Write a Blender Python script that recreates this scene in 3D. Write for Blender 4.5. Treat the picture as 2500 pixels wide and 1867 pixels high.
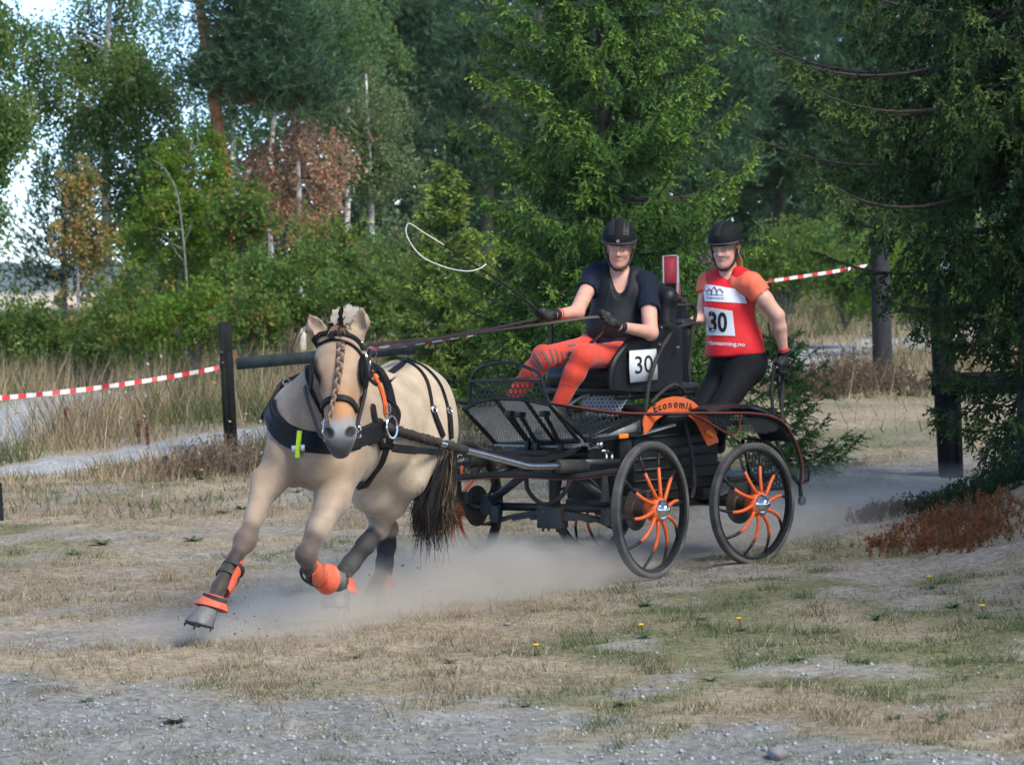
import bpy, bmesh, math, random
import numpy as np
from mathutils import Vector, Matrix

for o in list(bpy.data.objects):
    bpy.data.objects.remove(o)
SC = bpy.context.scene
COL = SC.collection

# ------------------------------------------------------------------ camera
FPX = 7500.0                       # focal length in pixels of the 2500 px wide photograph
CAM_H = 1.80
PITCH = math.atan((933.5 - 670.0) / FPX)
ROLL = math.atan(0.030)
_f = Vector((0, math.cos(PITCH), -math.sin(PITCH)))
_r0 = Vector((1, 0, 0))
_u0 = Vector((0, math.sin(PITCH), math.cos(PITCH)))
_r = math.cos(ROLL) * _r0 - math.sin(ROLL) * _u0
_u = math.sin(ROLL) * _r0 + math.cos(ROLL) * _u0
CAM = Vector((0, 0, CAM_H))
cam_data = bpy.data.cameras.new('camera')
cam = bpy.data.objects.new('camera', cam_data)
COL.objects.link(cam)
cam.matrix_world = Matrix(((_r.x, _u.x, -_f.x, CAM.x), (_r.y, _u.y, -_f.y, CAM.y),
                           (_r.z, _u.z, -_f.z, CAM.z), (0, 0, 0, 1)))
cam_data.sensor_width = 36.0
cam_data.lens = FPX / 2500.0 * 36.0
cam_data.clip_start = 0.5
cam_data.clip_end = 20000.0
cam_data.dof.use_dof = True
cam_data.dof.focus_distance = 17.0
cam_data.dof.aperture_fstop = 6.3
SC.camera = cam

# ------------------------------------------------------------------ sky, sun, exposure
SUN_EL, SUN_AZ = math.radians(44), math.radians(138)     # azimuth measured from +Y (north) clockwise
world = bpy.data.worlds.new('World')
SC.world = world
world.use_nodes = True
_nt = world.node_tree
_bg = _nt.nodes['Background']
_sky = _nt.nodes.new('ShaderNodeTexSky')
_sky.sky_type = 'NISHITA'
_sky.sun_disc = False
_sky.sun_elevation = SUN_EL
_sky.sun_rotation = SUN_AZ
_sky.air_density = 0.75
_sky.dust_density = 0.1
_sky.altitude = 3200
_sky.ozone_density = 1.6
_nt.links.new(_sky.outputs['Color'], _bg.inputs['Color'])
_bg.inputs['Strength'].default_value = 0.14
sun_data = bpy.data.lights.new('sun', 'SUN')
sun_data.energy = 2.4
sun_data.angle = math.radians(28)
sun_data.color = (1.0, 0.92, 0.78)
sun = bpy.data.objects.new('sun', sun_data)
COL.objects.link(sun)
_sd = Vector((math.sin(SUN_AZ) * math.cos(SUN_EL), math.cos(SUN_AZ) * math.cos(SUN_EL), math.sin(SUN_EL)))
sun.rotation_euler = _sd.to_track_quat('Z', 'Y').to_euler()
sun.location = (10, -10, 20)
SC.view_settings.view_transform = 'Standard'
SC.view_settings.look = 'None'
SC.view_settings.gamma = 1.0
SC.view_settings.use_curve_mapping = False
SC.view_settings.exposure = 1.25
SC.cycles.use_denoising = True
SC.cycles.max_bounces = 6
SC.cycles.diffuse_bounces = 3
SC.cycles.glossy_bounces = 3
SC.cycles.transmission_bounces = 4
SC.cycles.transparent_max_bounces = 8
SC.cycles.volume_bounces = 1
SC.cycles.volume_step_rate = 4.0
SC.cycles.volume_max_steps = 48
SC.cycles.use_adaptive_sampling = True
SC.cycles.adaptive_threshold = 0.03
SC.cycles.caustics_reflective = False
SC.cycles.caustics_refractive = False

# ------------------------------------------------------------------ picture helpers (pixels of the 2500 x 1867 photograph)
def ray(px, py):
    return _f + _r * ((px - 1250.0) / FPX) - _u * ((py - 933.5) / FPX)

def P(px, py, D):
    """the point seen at a pixel, D metres into the scene"""
    return CAM + ray(px, py) * D

def proj(v):
    d = Vector(v) - CAM
    D = d.dot(_f)
    return 1250 + FPX * d.dot(_r) / D, 933.5 - FPX * d.dot(_u) / D, D

def terrain(x, y):
    x = np.asarray(x, float); y = np.asarray(y, float)
    t = np.clip(y - 17.0, 0, None)
    rise = 0.028 * (np.sqrt(t * t + 4.0) - 2.0)
    rise = np.where(y > 60, np.minimum(rise, 1.2), rise)
    # bank below the right hand spruce
    bank = 0.42 * np.exp(-(((x - 3.75) / 1.0) ** 2) - ((y - 19.3) / 2.0) ** 2)
    # beyond the wood the hill drops towards the valley
    far = np.clip((y - 95.0) / 200.0, 0, 1)
    return rise + bank - 60.0 * far * far * (3 - 2 * far)

def G(px, py, dz=0.0):
    """the ground point seen at a pixel"""
    d = ray(px, py)
    lo, hi = 5.0, 140.0
    for k in range(2, 700):
        D = 5.0 + k * 0.2
        p = CAM + d * D
        if p.z <= float(terrain(p.x, p.y)) + dz:
            lo, hi = D - 0.2, D
            break
    for _ in range(20):
        m = (lo + hi) / 2
        p = CAM + d * m
        if p.z <= float(terrain(p.x, p.y)) + dz: hi = m
        else: lo = m
    return CAM + d * hi

def gz(x, y):
    return float(terrain(x, y))

# ------------------------------------------------------------------ node materials
MATS = {}
def hexc(h):
    h = h.lstrip('#')
    c = [int(h[i:i + 2], 16) / 255 for i in (0, 2, 4)]
    return tuple((v / 12.92 if v <= 0.04045 else ((v + 0.055) / 1.055) ** 2.4) for v in c) + (1,)

def mat(name, color=(0.5, 0.5, 0.5), rough=0.6, metal=0.0, var=0.15, scale=20.0, bump=0.0, bscale=None,
        attr=None, trans=0.0, spec=0.5, coat=0.0, sheen=0.0, dust=None, dustamt=0.0, coords='Object', twoside=None):
    """Principled material; colour broken up by noise, optional vertex colour 'Col', optional leaf translucency, optional dust film"""
    if name in MATS: return MATS[name]
    m = bpy.data.materials.new(name); m.use_nodes = True
    nt = m.node_tree; N = nt.nodes; L = nt.links
    b = N['Principled BSDF']; out = N['Material Output']
    tc = N.new('ShaderNodeTexCoord')
    no = N.new('ShaderNodeTexNoise'); no.inputs['Scale'].default_value = scale
    no.inputs['Detail'].default_value = 5; no.inputs['Roughness'].default_value = 0.6
    L.new(tc.outputs[coords], no.inputs['Vector'])
    if attr:
        a = N.new('ShaderNodeAttribute'); a.attribute_name = attr
        base = a.outputs['Color']
    else:
        rgb = N.new('ShaderNodeRGB'); rgb.outputs[0].default_value = tuple(color[:3]) + (1,)
        base = rgb.outputs[0]
    if var > 0:
        mr = N.new('ShaderNodeMapRange')
        mr.inputs['From Min'].default_value = 0.3; mr.inputs['From Max'].default_value = 0.7
        mr.inputs['To Min'].default_value = 1 - var; mr.inputs['To Max'].default_value = 1 + var
        L.new(no.outputs['Fac'], mr.inputs['Value'])
        mx = N.new('ShaderNodeMix'); mx.data_type = 'RGBA'; mx.blend_type = 'MULTIPLY'
        mx.inputs['Factor'].default_value = 1.0
        L.new(base, mx.inputs['A']); L.new(mr.outputs['Result'], mx.inputs['B'])
        base = mx.outputs['Result']
    if dustamt > 0:
        n2 = N.new('ShaderNodeTexNoise'); n2.inputs['Scale'].default_value = scale * 0.4; n2.inputs['Detail'].default_value = 6
        L.new(tc.outputs[coords], n2.inputs['Vector'])
        m2 = N.new('ShaderNodeMapRange'); m2.inputs['From Min'].default_value = 0.35; m2.inputs['From Max'].default_value = 0.75
        m2.inputs['To Max'].default_value = dustamt
        L.new(n2.outputs['Fac'], m2.inputs['Value'])
        mx2 = N.new('ShaderNodeMix'); mx2.data_type = 'RGBA'
        L.new(m2.outputs['Result'], mx2.inputs['Factor']); L.new(base, mx2.inputs['A'])
        mx2.inputs['B'].default_value = tuple(dust or (0.3, 0.27, 0.23)) + (1,)
        base = mx2.outputs['Result']
    L.new(base, b.inputs['Base Color'])
    b.inputs['Roughness'].default_value = rough
    b.inputs['Metallic'].default_value = metal
    b.inputs['Specular IOR Level'].default_value = spec
    if coat: b.inputs['Coat Weight'].default_value = coat
    if sheen: b.inputs['Sheen Weight'].default_value = sheen
    if bump > 0:
        nb = N.new('ShaderNodeTexNoise'); nb.inputs['Scale'].default_value = bscale or scale * 3; nb.inputs['Detail'].default_value = 4
        L.new(tc.outputs[coords], nb.inputs['Vector'])
        bm_ = N.new('ShaderNodeBump'); bm_.inputs['Strength'].default_value = bump; bm_.inputs['Distance'].default_value = 0.01
        L.new(nb.outputs['Fac'], bm_.inputs['Height']); L.new(bm_.outputs['Normal'], b.inputs['Normal'])
    if trans > 0:
        tr = N.new('ShaderNodeBsdfTranslucent'); L.new(base, tr.inputs['Color'])
        ms = N.new('ShaderNodeMixShader'); ms.inputs[0].default_value = trans
        L.new(b.outputs[0], ms.inputs[1]); L.new(tr.outputs[0], ms.inputs[2]); L.new(ms.outputs[0], out.inputs['Surface'])
    MATS[name] = m
    return m

# ------------------------------------------------------------------ object helpers
def tag(o, label=None, cat=None, group=None, kind=None):
    if label: o['label'] = label
    if cat: o['category'] = cat
    if group: o['group'] = group
    if kind: o['kind'] = kind
    return o

def empty(name, loc=(0, 0, 0), rotz=0.0, parent=None):
    o = bpy.data.objects.new(name, None); COL.objects.link(o)
    o.location = loc; o.rotation_euler = (0, 0, rotz); o.empty_display_size = 0.2
    if parent: o.parent = parent
    return o

def link(name, me, mats, parent=None, smooth=True):
    if not isinstance(mats, (list, tuple)): mats = [mats]
    for m in mats: me.materials.append(m)
    o = bpy.data.objects.new(name, me); COL.objects.link(o)
    if parent: o.parent = parent
    if smooth and len(me.polygons):
        me.polygons.foreach_set('use_smooth', np.ones(len(me.polygons), bool))
    return o

def np_mesh(name, V, F, colors=None, mi=None):
    """mesh from numpy vertices (n,3) and faces (m,3|4), per-vertex colours optional"""
    V = np.ascontiguousarray(V, np.float32); F = np.ascontiguousarray(F, np.int32)
    k = F.shape[1]
    me = bpy.data.meshes.new(name)
    me.vertices.add(len(V)); me.vertices.foreach_set('co', V.ravel())
    me.loops.add(F.size); me.loops.foreach_set('vertex_index', F.ravel())
    me.polygons.add(len(F))
    me.polygons.foreach_set('loop_start', np.arange(0, F.size, k, dtype=np.int32))
    if mi is not None: me.polygons.foreach_set('material_index', np.asarray(mi, np.int32))
    me.update(calc_edges=True)
    if colors is not None:
        c = np.ones((len(V), 4), np.float32); c[:, :3] = colors
        at = me.color_attributes.new('Col', 'FLOAT_COLOR', 'POINT')
        at.data.foreach_set('color', c.ravel())
    return me

class MB:
    """collects shapes into one mesh (vertices in the parent's space)"""
    def __init__(s):
        s.v = []; s.f = []; s.m = []; s.cur = 0
    def add(s, vs, fs):
        n = len(s.v)
        s.v.extend([tuple(p) for p in vs])
        for f in fs:
            s.f.append(tuple(i + n for i in f)); s.m.append(s.cur)
        return s
    def box(s, c, d, R=None, bev=0.0):
        hx, hy, hz = d[0] / 2, d[1] / 2, d[2] / 2
        c = Vector(c)
        if bev <= 0:
            pts = [Vector((sx * hx, sy * hy, sz * hz)) for sx in (-1, 1) for sy in (-1, 1) for sz in (-1, 1)]
            fs = [(0, 1, 3, 2), (4, 6, 7, 5), (0, 4, 5, 1), (2, 3, 7, 6), (0, 2, 6, 4), (1, 5, 7, 3)]
        else:
            bm = bmesh.new(); bmesh.ops.create_cube(bm, size=1.0)
            bmesh.ops.scale(bm, vec=(d[0], d[1], d[2]), verts=bm.verts)
            bmesh.ops.bevel(bm, geom=bm.edges[:], offset=bev, segments=2, profile=0.6, affect='EDGES')
            bm.verts.index_update()
            pts = [v.co.copy() for v in bm.verts]; fs = [tuple(v.index for v in f.verts) for f in bm.faces]; bm.free()
        if R is not None: pts = [R @ p for p in pts]
        return s.add([c + p for p in pts], fs)
    def tube(s, pts, r, n=8, caps=True, closed=False, flat=None, up=None):
        """tube through points; r number or list; flat=(w,h) makes a strap (w along the 'up' cross axis)"""
        pts = [Vector(p) for p in pts]; k = len(pts)
        rs = list(r) if isinstance(r, (list, tuple)) else [r] * k
        T = []
        for i in range(k):
            a = pts[(i - 1) % k] if (closed or i > 0) else pts[i]
            b = pts[(i + 1) % k] if (closed or i < k - 1) else pts[i]
            t = (b - a)
            T.append(t.normalized() if t.length > 1e-9 else Vector((0, 0, 1)))
        ref = Vector(up) if up is not None else (Vector((0, 0, 1)) if abs(T[0].z) < 0.9 else Vector((1, 0, 0)))
        nrm = (ref - T[0] * ref.dot(T[0])).normalized()
        vs = []
        for i in range(k):
            if up is not None and not callable(up):
                q = ref - T[i] * ref.dot(T[i])
                if q.length > 0.05: nrm = q.normalized()
            nrm = (nrm - T[i] * nrm.dot(T[i]))
            nrm = nrm.normalized() if nrm.length > 1e-6 else T[i].orthogonal().normalized()
            bi = T[i].cross(nrm)
            for j in range(n):
                a = 2 * math.pi * (j + 0.5) / n
                if flat:
                    ca, sa = math.cos(a), math.sin(a)
                    sg = lambda q: math.copysign(abs(q) ** 0.5, q)
                    vs.append(pts[i] + bi * (sg(ca) * flat[0] * 0.5) + nrm * (sg(sa) * flat[1] * 0.5))
                else:
                    vs.append(pts[i] + (bi * math.cos(a) + nrm * math.sin(a)) * rs[i])
        fs = []
        for i in range(k if closed else k - 1):
            i2 = (i + 1) % k
            for j in range(n):
                j2 = (j + 1) % n
                fs.append((i * n + j, i * n + j2, i2 * n + j2, i2 * n + j))
        if caps and not closed:
            fs.append(tuple(reversed(range(n)))); fs.append(tuple((k - 1) * n + j for j in range(n)))
        return s.add(vs, fs)
    def lathe(s, prof, M=None, n=24, closed=False):
        """revolve (r, z) profile about z, transformed by M"""
        M = M or Matrix.Identity(4)
        vs = []; k = len(prof)
        for (r, z) in prof:
            for j in range(n):
                a = 2 * math.pi * j / n
                vs.append(M @ Vector((r * math.cos(a), r * math.sin(a), z)))
        fs = []
        for i in range(k if closed else k - 1):
            i2 = (i + 1) % k
            for j in range(n):
                j2 = (j + 1) % n
                fs.append((i * n + j, i * n + j2, i2 * n + j2, i2 * n + j))
        return s.add(vs, fs)
    def prism(s, poly, off):
        """polygon (3D points) extruded by vector off"""
        poly = [Vector(p) for p in poly]; off = Vector(off); n = len(poly)
        vs = poly + [p + off for p in poly]
        fs = [tuple(reversed(range(n))), tuple(range(n, 2 * n))]
        for i in range(n): fs.append((i, (i + 1) % n, n + (i + 1) % n, n + i))
        return s.add(vs, fs)
    def sheet(s, grid, thick):
        """grid[i][j] of points, thickened along the local normals"""
        a = len(grid); b = len(grid[0]); g = [[Vector(p) for p in row] for row in grid]
        top = []; bot = []
        for i in range(a):
            for j in range(b):
                du = g[min(i + 1, a - 1)][j] - g[max(i - 1, 0)][j]
                dv = g[i][min(j + 1, b - 1)] - g[i][max(j - 1, 0)]
                nn = du.cross(dv); nn = nn.normalized() if nn.length > 1e-12 else Vector((0, 0, 1))
                top.append(g[i][j] + nn * thick / 2); bot.append(g[i][j] - nn * thick / 2)
        n = a * b; fs = []
        for i in range(a - 1):
            for j in range(b - 1):
                q = (i * b + j, i * b + j + 1, (i + 1) * b + j + 1, (i + 1) * b + j)
                fs.append(tuple(reversed(q))); fs.append(tuple(x + n for x in q))
        rim = [i * b for i in range(a)] + [(a - 1) * b + j for j in range(1, b)] + [i * b + b - 1 for i in range(a - 2, -1, -1)] + [j for j in range(b - 2, 0, -1)]
        for i in range(len(rim)):
            p, q = rim[i], rim[(i + 1) % len(rim)]
            fs.append((p, q, q + n, p + n))
        return s.add(top + bot, fs)
    def build(s, name, mats, parent=None, smooth=True, sharp=40):
        me = bpy.data.meshes.new(name)
        me.from_pydata(s.v, [], s.f)
        if not isinstance(mats, (list, tuple)): mats = [mats]
        if len(mats) > 1: me.polygons.foreach_set('material_index', np.array(s.m, np.int32))
        bm = bmesh.new(); bm.from_mesh(me); bmesh.ops.recalc_face_normals(bm, faces=bm.faces[:])
        if smooth:
            lim = math.radians(sharp)
            for e in bm.edges:
                if len(e.link_faces) == 2 and e.calc_face_angle(0) > lim: e.smooth = False
        bm.to_mesh(me); bm.free()
        return link(name, me, mats, parent, smooth)

def crv(pts, n=8):
    """Catmull-Rom curve through points"""
    pts = [Vector(p) for p in pts]
    if len(pts) < 3: return pts
    Q = [pts[0] * 2 - pts[1]] + pts + [pts[-1] * 2 - pts[-2]]
    out = []
    for i in range(1, len(Q) - 2):
        for k in range(n):
            t = k / n
            a, b, c, d = Q[i - 1], Q[i], Q[i + 1], Q[i + 2]
            out.append(0.5 * ((2 * b) + (c - a) * t + (2 * a - 5 * b + 4 * c - d) * t * t + (3 * b - a - 3 * c + d) * t ** 3))
    out.append(pts[-1])
    return out

# ------------------------------------------------------------------ blended solids: smooth unions of round cones and ellipsoids -> one closed skin
def cone(a, b, ra, rb, k=0.03, sq=None):
    return ('c', np.array(a, float), np.array(b, float), ra, rb, k, sq)

def ell(c, r, R=None, k=0.03):
    return ('e', np.array(c, float), np.array(r, float), None if R is None else np.array(R, float), 0, k, None)

def cut(p, n):
    """keep the side the normal points away from"""
    n = np.array(n, float); n /= np.linalg.norm(n)
    return ('p', np.array(p, float), n, 0, 0, 0, None)

def prim_d(p, X):
    if p[0] == 'c':
        a, b = p[1], p[2]; ab = b - a; L2 = float(ab @ ab) + 1e-12
        t = np.clip(((X - a) @ ab) / L2, 0, 1)
        q = X - (a + t[..., None] * ab)
        if p[6] is not None:      # squash: (axis, factor) thins the limb along an axis
            ax = np.array(p[6][0], float); ax /= np.linalg.norm(ax)
            q = q + (q @ ax)[..., None] * ax * (p[6][1] - 1)
        return np.sqrt((q * q).sum(-1)) - (p[3] + (p[4] - p[3]) * t)
    if p[0] == 'e':
        q = X - p[1]
        if p[3] is not None: q = q @ p[3]
        r = p[2]
        k0 = np.sqrt(((q / r) ** 2).sum(-1)); k1 = np.sqrt(((q / (r * r)) ** 2).sum(-1)) + 1e-9
        return k0 * (k0 - 1) / k1

def prim_bb(p):
    if p[0] == 'c':
        m = max(p[3], p[4])
        if p[6] is not None and p[6][1] < 1: m = m / p[6][1]
        return np.minimum(p[1], p[2]) - m, np.maximum(p[1], p[2]) + m
    m = p[2].max() if p[3] is not None else p[2]
    return p[1] - m, p[1] + m

def blend(prims, h, offset=0.0, cuts=(), subs=(), smooth=0):
    """returns V, F(quads) of the zero surface; offset inflates; cuts are half spaces; subs are carved away"""
    bbs = [prim_bb(p) for p in prims]
    pad = 4 * h + offset
    lo = np.min([b[0] for b in bbs], 0) - pad - 0.02; hi = np.max([b[1] for b in bbs], 0) + pad + 0.02
    n = np.ceil((hi - lo) / h).astype(int) + 1
    F = np.full(n, 1.0, np.float32)
    ax = [lo[i] + h * np.arange(n[i]) for i in range(3)]
    def region(p, extra):
        b0, b1 = prim_bb(p)
        i0 = np.clip(np.floor((b0 - extra - lo) / h).astype(int), 0, n - 1)
        i1 = np.clip(np.ceil((b1 + extra - lo) / h).astype(int) + 1, 1, n)
        X = np.stack(np.meshgrid(ax[0][i0[0]:i1[0]], ax[1][i0[1]:i1[1]], ax[2][i0[2]:i1[2]], indexing='ij'), -1)
        return tuple(slice(i0[i], i1[i]) for i in range(3)), X
    for p in prims:
        k = p[5]
        sl, X = region(p, pad + k + 0.03)
        d = prim_d(p, X) - offset
        f = F[sl]
        if k > 0:
            hh = np.maximum(k - np.abs(f - d), 0) / k
            F[sl] = np.minimum(f, d) - hh * hh * k * 0.25
        else:
            F[sl] = np.minimum(f, d)
    for p in subs:
        k = p[5]
        sl, X = region(p, pad + k + 0.03)
        d = -prim_d(p, X); f = F[sl]
        hh = np.maximum(k - np.abs(f - d), 0) / max(k, 1e-6)
        F[sl] = np.maximum(f, d) + hh * hh * k * 0.25
    for c in cuts:
        X = np.stack(np.meshgrid(*ax, indexing='ij'), -1)
        F = np.maximum(F, ((X - c[1]) @ c[2]).astype(np.float32))
    return nets(F, lo, h, smooth)

def nets(F, lo, h, smooth=0):
    S = F < 0
    nx, ny, nz = F.shape
    cnt = np.zeros((nx - 1, ny - 1, nz - 1), np.int8)
    for dx in (0, 1):
        for dy in (0, 1):
            for dz in (0, 1):
                cnt += S[dx:nx - 1 + dx, dy:ny - 1 + dy, dz:nz - 1 + dz]
    act = np.argwhere((cnt > 0) & (cnt < 8))
    idx = np.full(cnt.shape, -1, np.int32)
    idx[act[:, 0], act[:, 1], act[:, 2]] = np.arange(len(act))
    pos = np.zeros((len(act), 3)); num = np.zeros(len(act))
    cor = [(a, b, c) for a in (0, 1) for b in (0, 1) for c in (0, 1)]
    val = {c: F[act[:, 0] + c[0], act[:, 1] + c[1], act[:, 2] + c[2]] for c in cor}
    for c in cor:
        for d in range(3):
            if c[d] == 0:
                e = list(c); e[d] = 1; e = tuple(e)
                va, vb = val[c], val[e]
                m = (va < 0) != (vb < 0)
                t = np.where(m, va / np.where(m, va - vb, 1), 0)
                q = np.array(c, float)[None].repeat(len(act), 0); q[:, d] += t
                pos[m] += q[m]; num[m] += 1
    V = lo + h * (act + pos / num[:, None])
    Fs = []
    for d in range(3):
        u, w = (d + 1) % 3, (d + 2) % 3
        a = [slice(None)] * 3; b = [slice(None)] * 3
        a[d] = slice(0, -1); b[d] = slice(1, None)
        ch = S[tuple(a)] != S[tuple(b)]
        E = np.argwhere(ch)
        E = E[(E[:, u] > 0) & (E[:, w] > 0) & (E[:, u] < F.shape[u] - 1) & (E[:, w] < F.shape[w] - 1)]
        s0 = S[E[:, 0], E[:, 1], E[:, 2]]
        q = []
        for (ou, ow) in ((0, 0), (-1, 0), (-1, -1), (0, -1)):
            c = E.copy(); c[:, u] += ou; c[:, w] += ow
            q.append(idx[c[:, 0], c[:, 1], c[:, 2]])
        q = np.stack(q, 1)
        q[~s0] = q[~s0][:, ::-1]
        Fs.append(q)
    Fq = np.concatenate(Fs); Fq = Fq[(Fq >= 0).all(1)][:, ::-1]
    for _ in range(smooth):
        acc = np.zeros_like(V); c = np.zeros(len(V))
        for i in range(4):
            a, b = Fq[:, i], Fq[:, (i + 1) % 4]
            for j in range(3):
                acc[:, j] += np.bincount(a, V[b, j], len(V)) + np.bincount(b, V[a, j], len(V))
            c += np.bincount(a, minlength=len(V)) + np.bincount(b, minlength=len(V))
        V = 0.5 * V + 0.5 * acc / np.maximum(c, 1)[:, None]
    return V, Fq

def ruffle(V, F, amp, freq, seed=0, stretch=(1, 1, 1)):
    """cloth folds and muscle: push vertices along their normals by layered warped sines"""
    n = np.zeros_like(V); d = np.cross(V[F[:, 2]] - V[F[:, 0]], V[F[:, 3]] - V[F[:, 1]])
    for i in range(4):
        for j in range(3): n[:, j] += np.bincount(F[:, i], d[:, j], len(V))
    n /= np.linalg.norm(n, axis=1, keepdims=True) + 1e-12
    rng = np.random.default_rng(seed); h = np.zeros(len(V)); q = V * np.array(stretch)
    for o in range(5):
        k = rng.normal(0, 1, 3); k = k / np.linalg.norm(k) * freq * (0.7 + 0.35 * o); k2 = rng.normal(0, 1, 3) * freq * 0.5
        h += np.sin(q @ k + 1.6 * np.sin(q @ k2 + rng.random() * 6) + rng.random() * 6) / (1 + 0.35 * o)
    h = np.sign(h) * np.abs(h / 2.2) ** 1.2
    return V + n * (h * amp)[:, None]

def text_mesh(s, size, name='lettering', extrude=0.0015, bold=0.0, align='CENTER'):
    cu = bpy.data.curves.new(name, 'FONT'); cu.body = s; cu.size = size; cu.extrude = extrude; cu.offset = bold
    cu.align_x = align; cu.align_y = 'CENTER'; cu.resolution_u = 3
    ob = bpy.data.objects.new(name, cu); COL.objects.link(ob)
    dg = bpy.context.evaluated_depsgraph_get()
    me = bpy.data.meshes.new_from_object(ob.evaluated_get(dg))
    bpy.data.objects.remove(ob); bpy.data.curves.remove(cu)
    return me
# ================================================================== ground
RNG = np.random.default_rng(7)
_perm = np.random.default_rng(3).random((256, 256))
def vnoise(x, y, f, seed=0):
    """tileable value noise"""
    x = np.asarray(x) * f + seed * 17.3; y = np.asarray(y) * f + seed * 9.7
    xi = np.floor(x).astype(int); yi = np.floor(y).astype(int)
    fx = x - xi; fy = y - yi; fx = fx * fx * (3 - 2 * fx); fy = fy * fy * (3 - 2 * fy)
    g = lambda a, b: _perm[a % 256, b % 256]
    return (g(xi, yi) * (1 - fx) + g(xi + 1, yi) * fx) * (1 - fy) + (g(xi, yi + 1) * (1 - fx) + g(xi + 1, yi + 1) * fx) * fy
def fbm(x, y, f, seed=0, oct=4):
    s = 0; a = 0.5; t = 0
    for o in range(oct):
        s = s + a * vnoise(x, y, f * 2 ** o, seed + o * 3); t += a; a *= 0.55
    return s / t
def ss(x, a, b):
    t = np.clip((x - a) / (b - a), 0, 1); return t * t * (3 - 2 * t)
def seg_dist(x, y, pts):
    d = np.full(np.shape(x), 1e9)
    for (x0, y0), (x1, y1) in zip(pts[:-1], pts[1:]):
        dx, dy = x1 - x0, y1 - y0
        t = np.clip(((x - x0) * dx + (y - y0) * dy) / (dx * dx + dy * dy), 0, 1)
        d = np.minimum(d, np.hypot(x - (x0 + t * dx), y - (y0 + t * dy)))
    return d
def gp(px, py):
    q = G(px, py); return (q.x, q.y)
# landmarks on the ground
_ra, _rb = gp(0, 1650), gp(2500, 1795)
TRACK = [gp(2420, 1120), gp(2200, 1215), gp(1980, 1290), gp(1700, 1320), gp(1400, 1390), gp(1000, 1440), gp(600, 1500), gp(250, 1540), gp(-300, 1570)]
PATHL = [gp(-200, 1165), gp(60, 1150), gp(200, 1127), gp(330, 1108), gp(470, 1086), gp(600, 1062), gp(760, 1040)]
PATHL2 = [gp(-200, 1100), gp(-20, 1050), gp(60, 1020), gp(160, 985), gp(260, 960)]
PATHR = [gp(1650, 925), gp(1830, 893), gp(1960, 872), gp(2110, 850), gp(2300, 830), gp(2500, 812)]
def zones(x, y):
    """weights: gravel, bare soil, green, path"""
    n1 = fbm(x, y, 0.9, 1); n2 = fbm(x, y, 2.7, 5); n3 = fbm(x, y, 0.35, 9)
    sl = (_rb[1] - _ra[1]) / (_rb[0] - _ra[0])
    edge = (_ra[1] + (x - _ra[0]) * sl) - y
    gravel = ss(edge + (n1 - 0.5) * 3.0 + (n2 - 0.5) * 1.6, -0.35, 0.75)
    gravel = np.maximum(gravel, ss(n2 * 0.6 + n1 * 0.5, 0.57, 0.70) * ss(edge, -3.2, -0.4) * 0.8)
    dt = seg_dist(x, y, TRACK)
    soil = ss(0.95 - dt + (n2 - 0.5) * 0.9, 0.0, 0.55)
    soil = np.maximum(soil, ss(n1 * 0.55 + n2 * 0.45, 0.49, 0.64) * ss(30 - y, 0, 6))
    green = ss(n1 * 0.5 + n3 * 0.5 + 0.17 * np.exp(-((x - 1.6) / 2.2) ** 2 - ((y - 14.5) / 1.7) ** 2) + 0.06 * np.exp(-((x + 2.2) / 1.8) ** 2 - ((y - 20.0) / 1.6) ** 2), 0.46, 0.65)
    path = np.maximum(ss(0.62 - seg_dist(x, y, PATHL) + (n2 - 0.5) * 0.5, 0.0, 0.22), ss(1.0 - seg_dist(x, y, PATHL2) + (n2 - 0.5) * 0.5, 0.0, 0.3))
    path = np.maximum(path, ss(1.3 - seg_dist(x, y, PATHR) + (n2 - 0.5) * 0.5, 0.0, 0.3))
    return gravel, soil, green, path
def grow(a, b, step, ratio, end):
    out = list(np.arange(a, b, step)); s = step
    while out[-1] < end:
        s *= ratio; out.append(out[-1] + s)
    return out
ys = np.array([-60, -20, -5, 2, 5, 7, 8, 8.8] + grow(9.4, 26, 0.085, 1.06, 4500))
xr = grow(0, 5.0, 0.08, 1.10, 2500)
xs = np.array([-v for v in xr[:0:-1]] + xr)
X, Y = np.meshgrid(xs, ys, indexing='ij')
Z = terrain(X, Y)
nearw = ss(45 - Y, 0, 20)
gr, so, gn, pa = zones(X, Y)
Z = Z + nearw * ((fbm(X, Y, 1.1, 21) - 0.5) * 0.06 + (fbm(X, Y, 6.0, 25, 3) - 0.5) * 0.034 * (1 + gr) - so * 0.018 * ss(1.0 - seg_dist(X, Y, TRACK), 0, 0.5))
c_grav = np.array([0.262, 0.264, 0.256]); c_soil = np.array([0.32, 0.285, 0.24]); c_straw = np.array([0.37, 0.305, 0.215]); c_green = np.array([0.15, 0.165, 0.075]); c_path = np.array([0.44, 0.45, 0.45]); c_earth = np.array([0.215, 0.170, 0.125])
n4 = fbm(X, Y, 5.5, 31); n5 = fbm(X, Y, 1.7, 37)
C = c_straw * (0.85 + 0.3 * n4[..., None]); w = ss(n5, 0.45, 0.62)[..., None] * 0.55; C = C * (1 - w) + c_earth * w
for w, c in ((gn * 0.75, c_green), (so, c_soil), (gr * 0.88, c_grav), (pa, c_path)):
    C = C * (1 - w[..., None]) + c * (0.72 + 0.50 * n4[..., None]) * w[..., None]
C = C * np.array([0.82, 0.84, 0.85])
nx, ny = X.shape
V = np.stack([X, Y, Z], -1).reshape(-1, 3)
I = np.arange(nx * ny).reshape(nx, ny)
F = np.stack([I[:-1, :-1], I[1:, :-1], I[1:, 1:], I[:-1, 1:]], -1).reshape(-1, 4)
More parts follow.
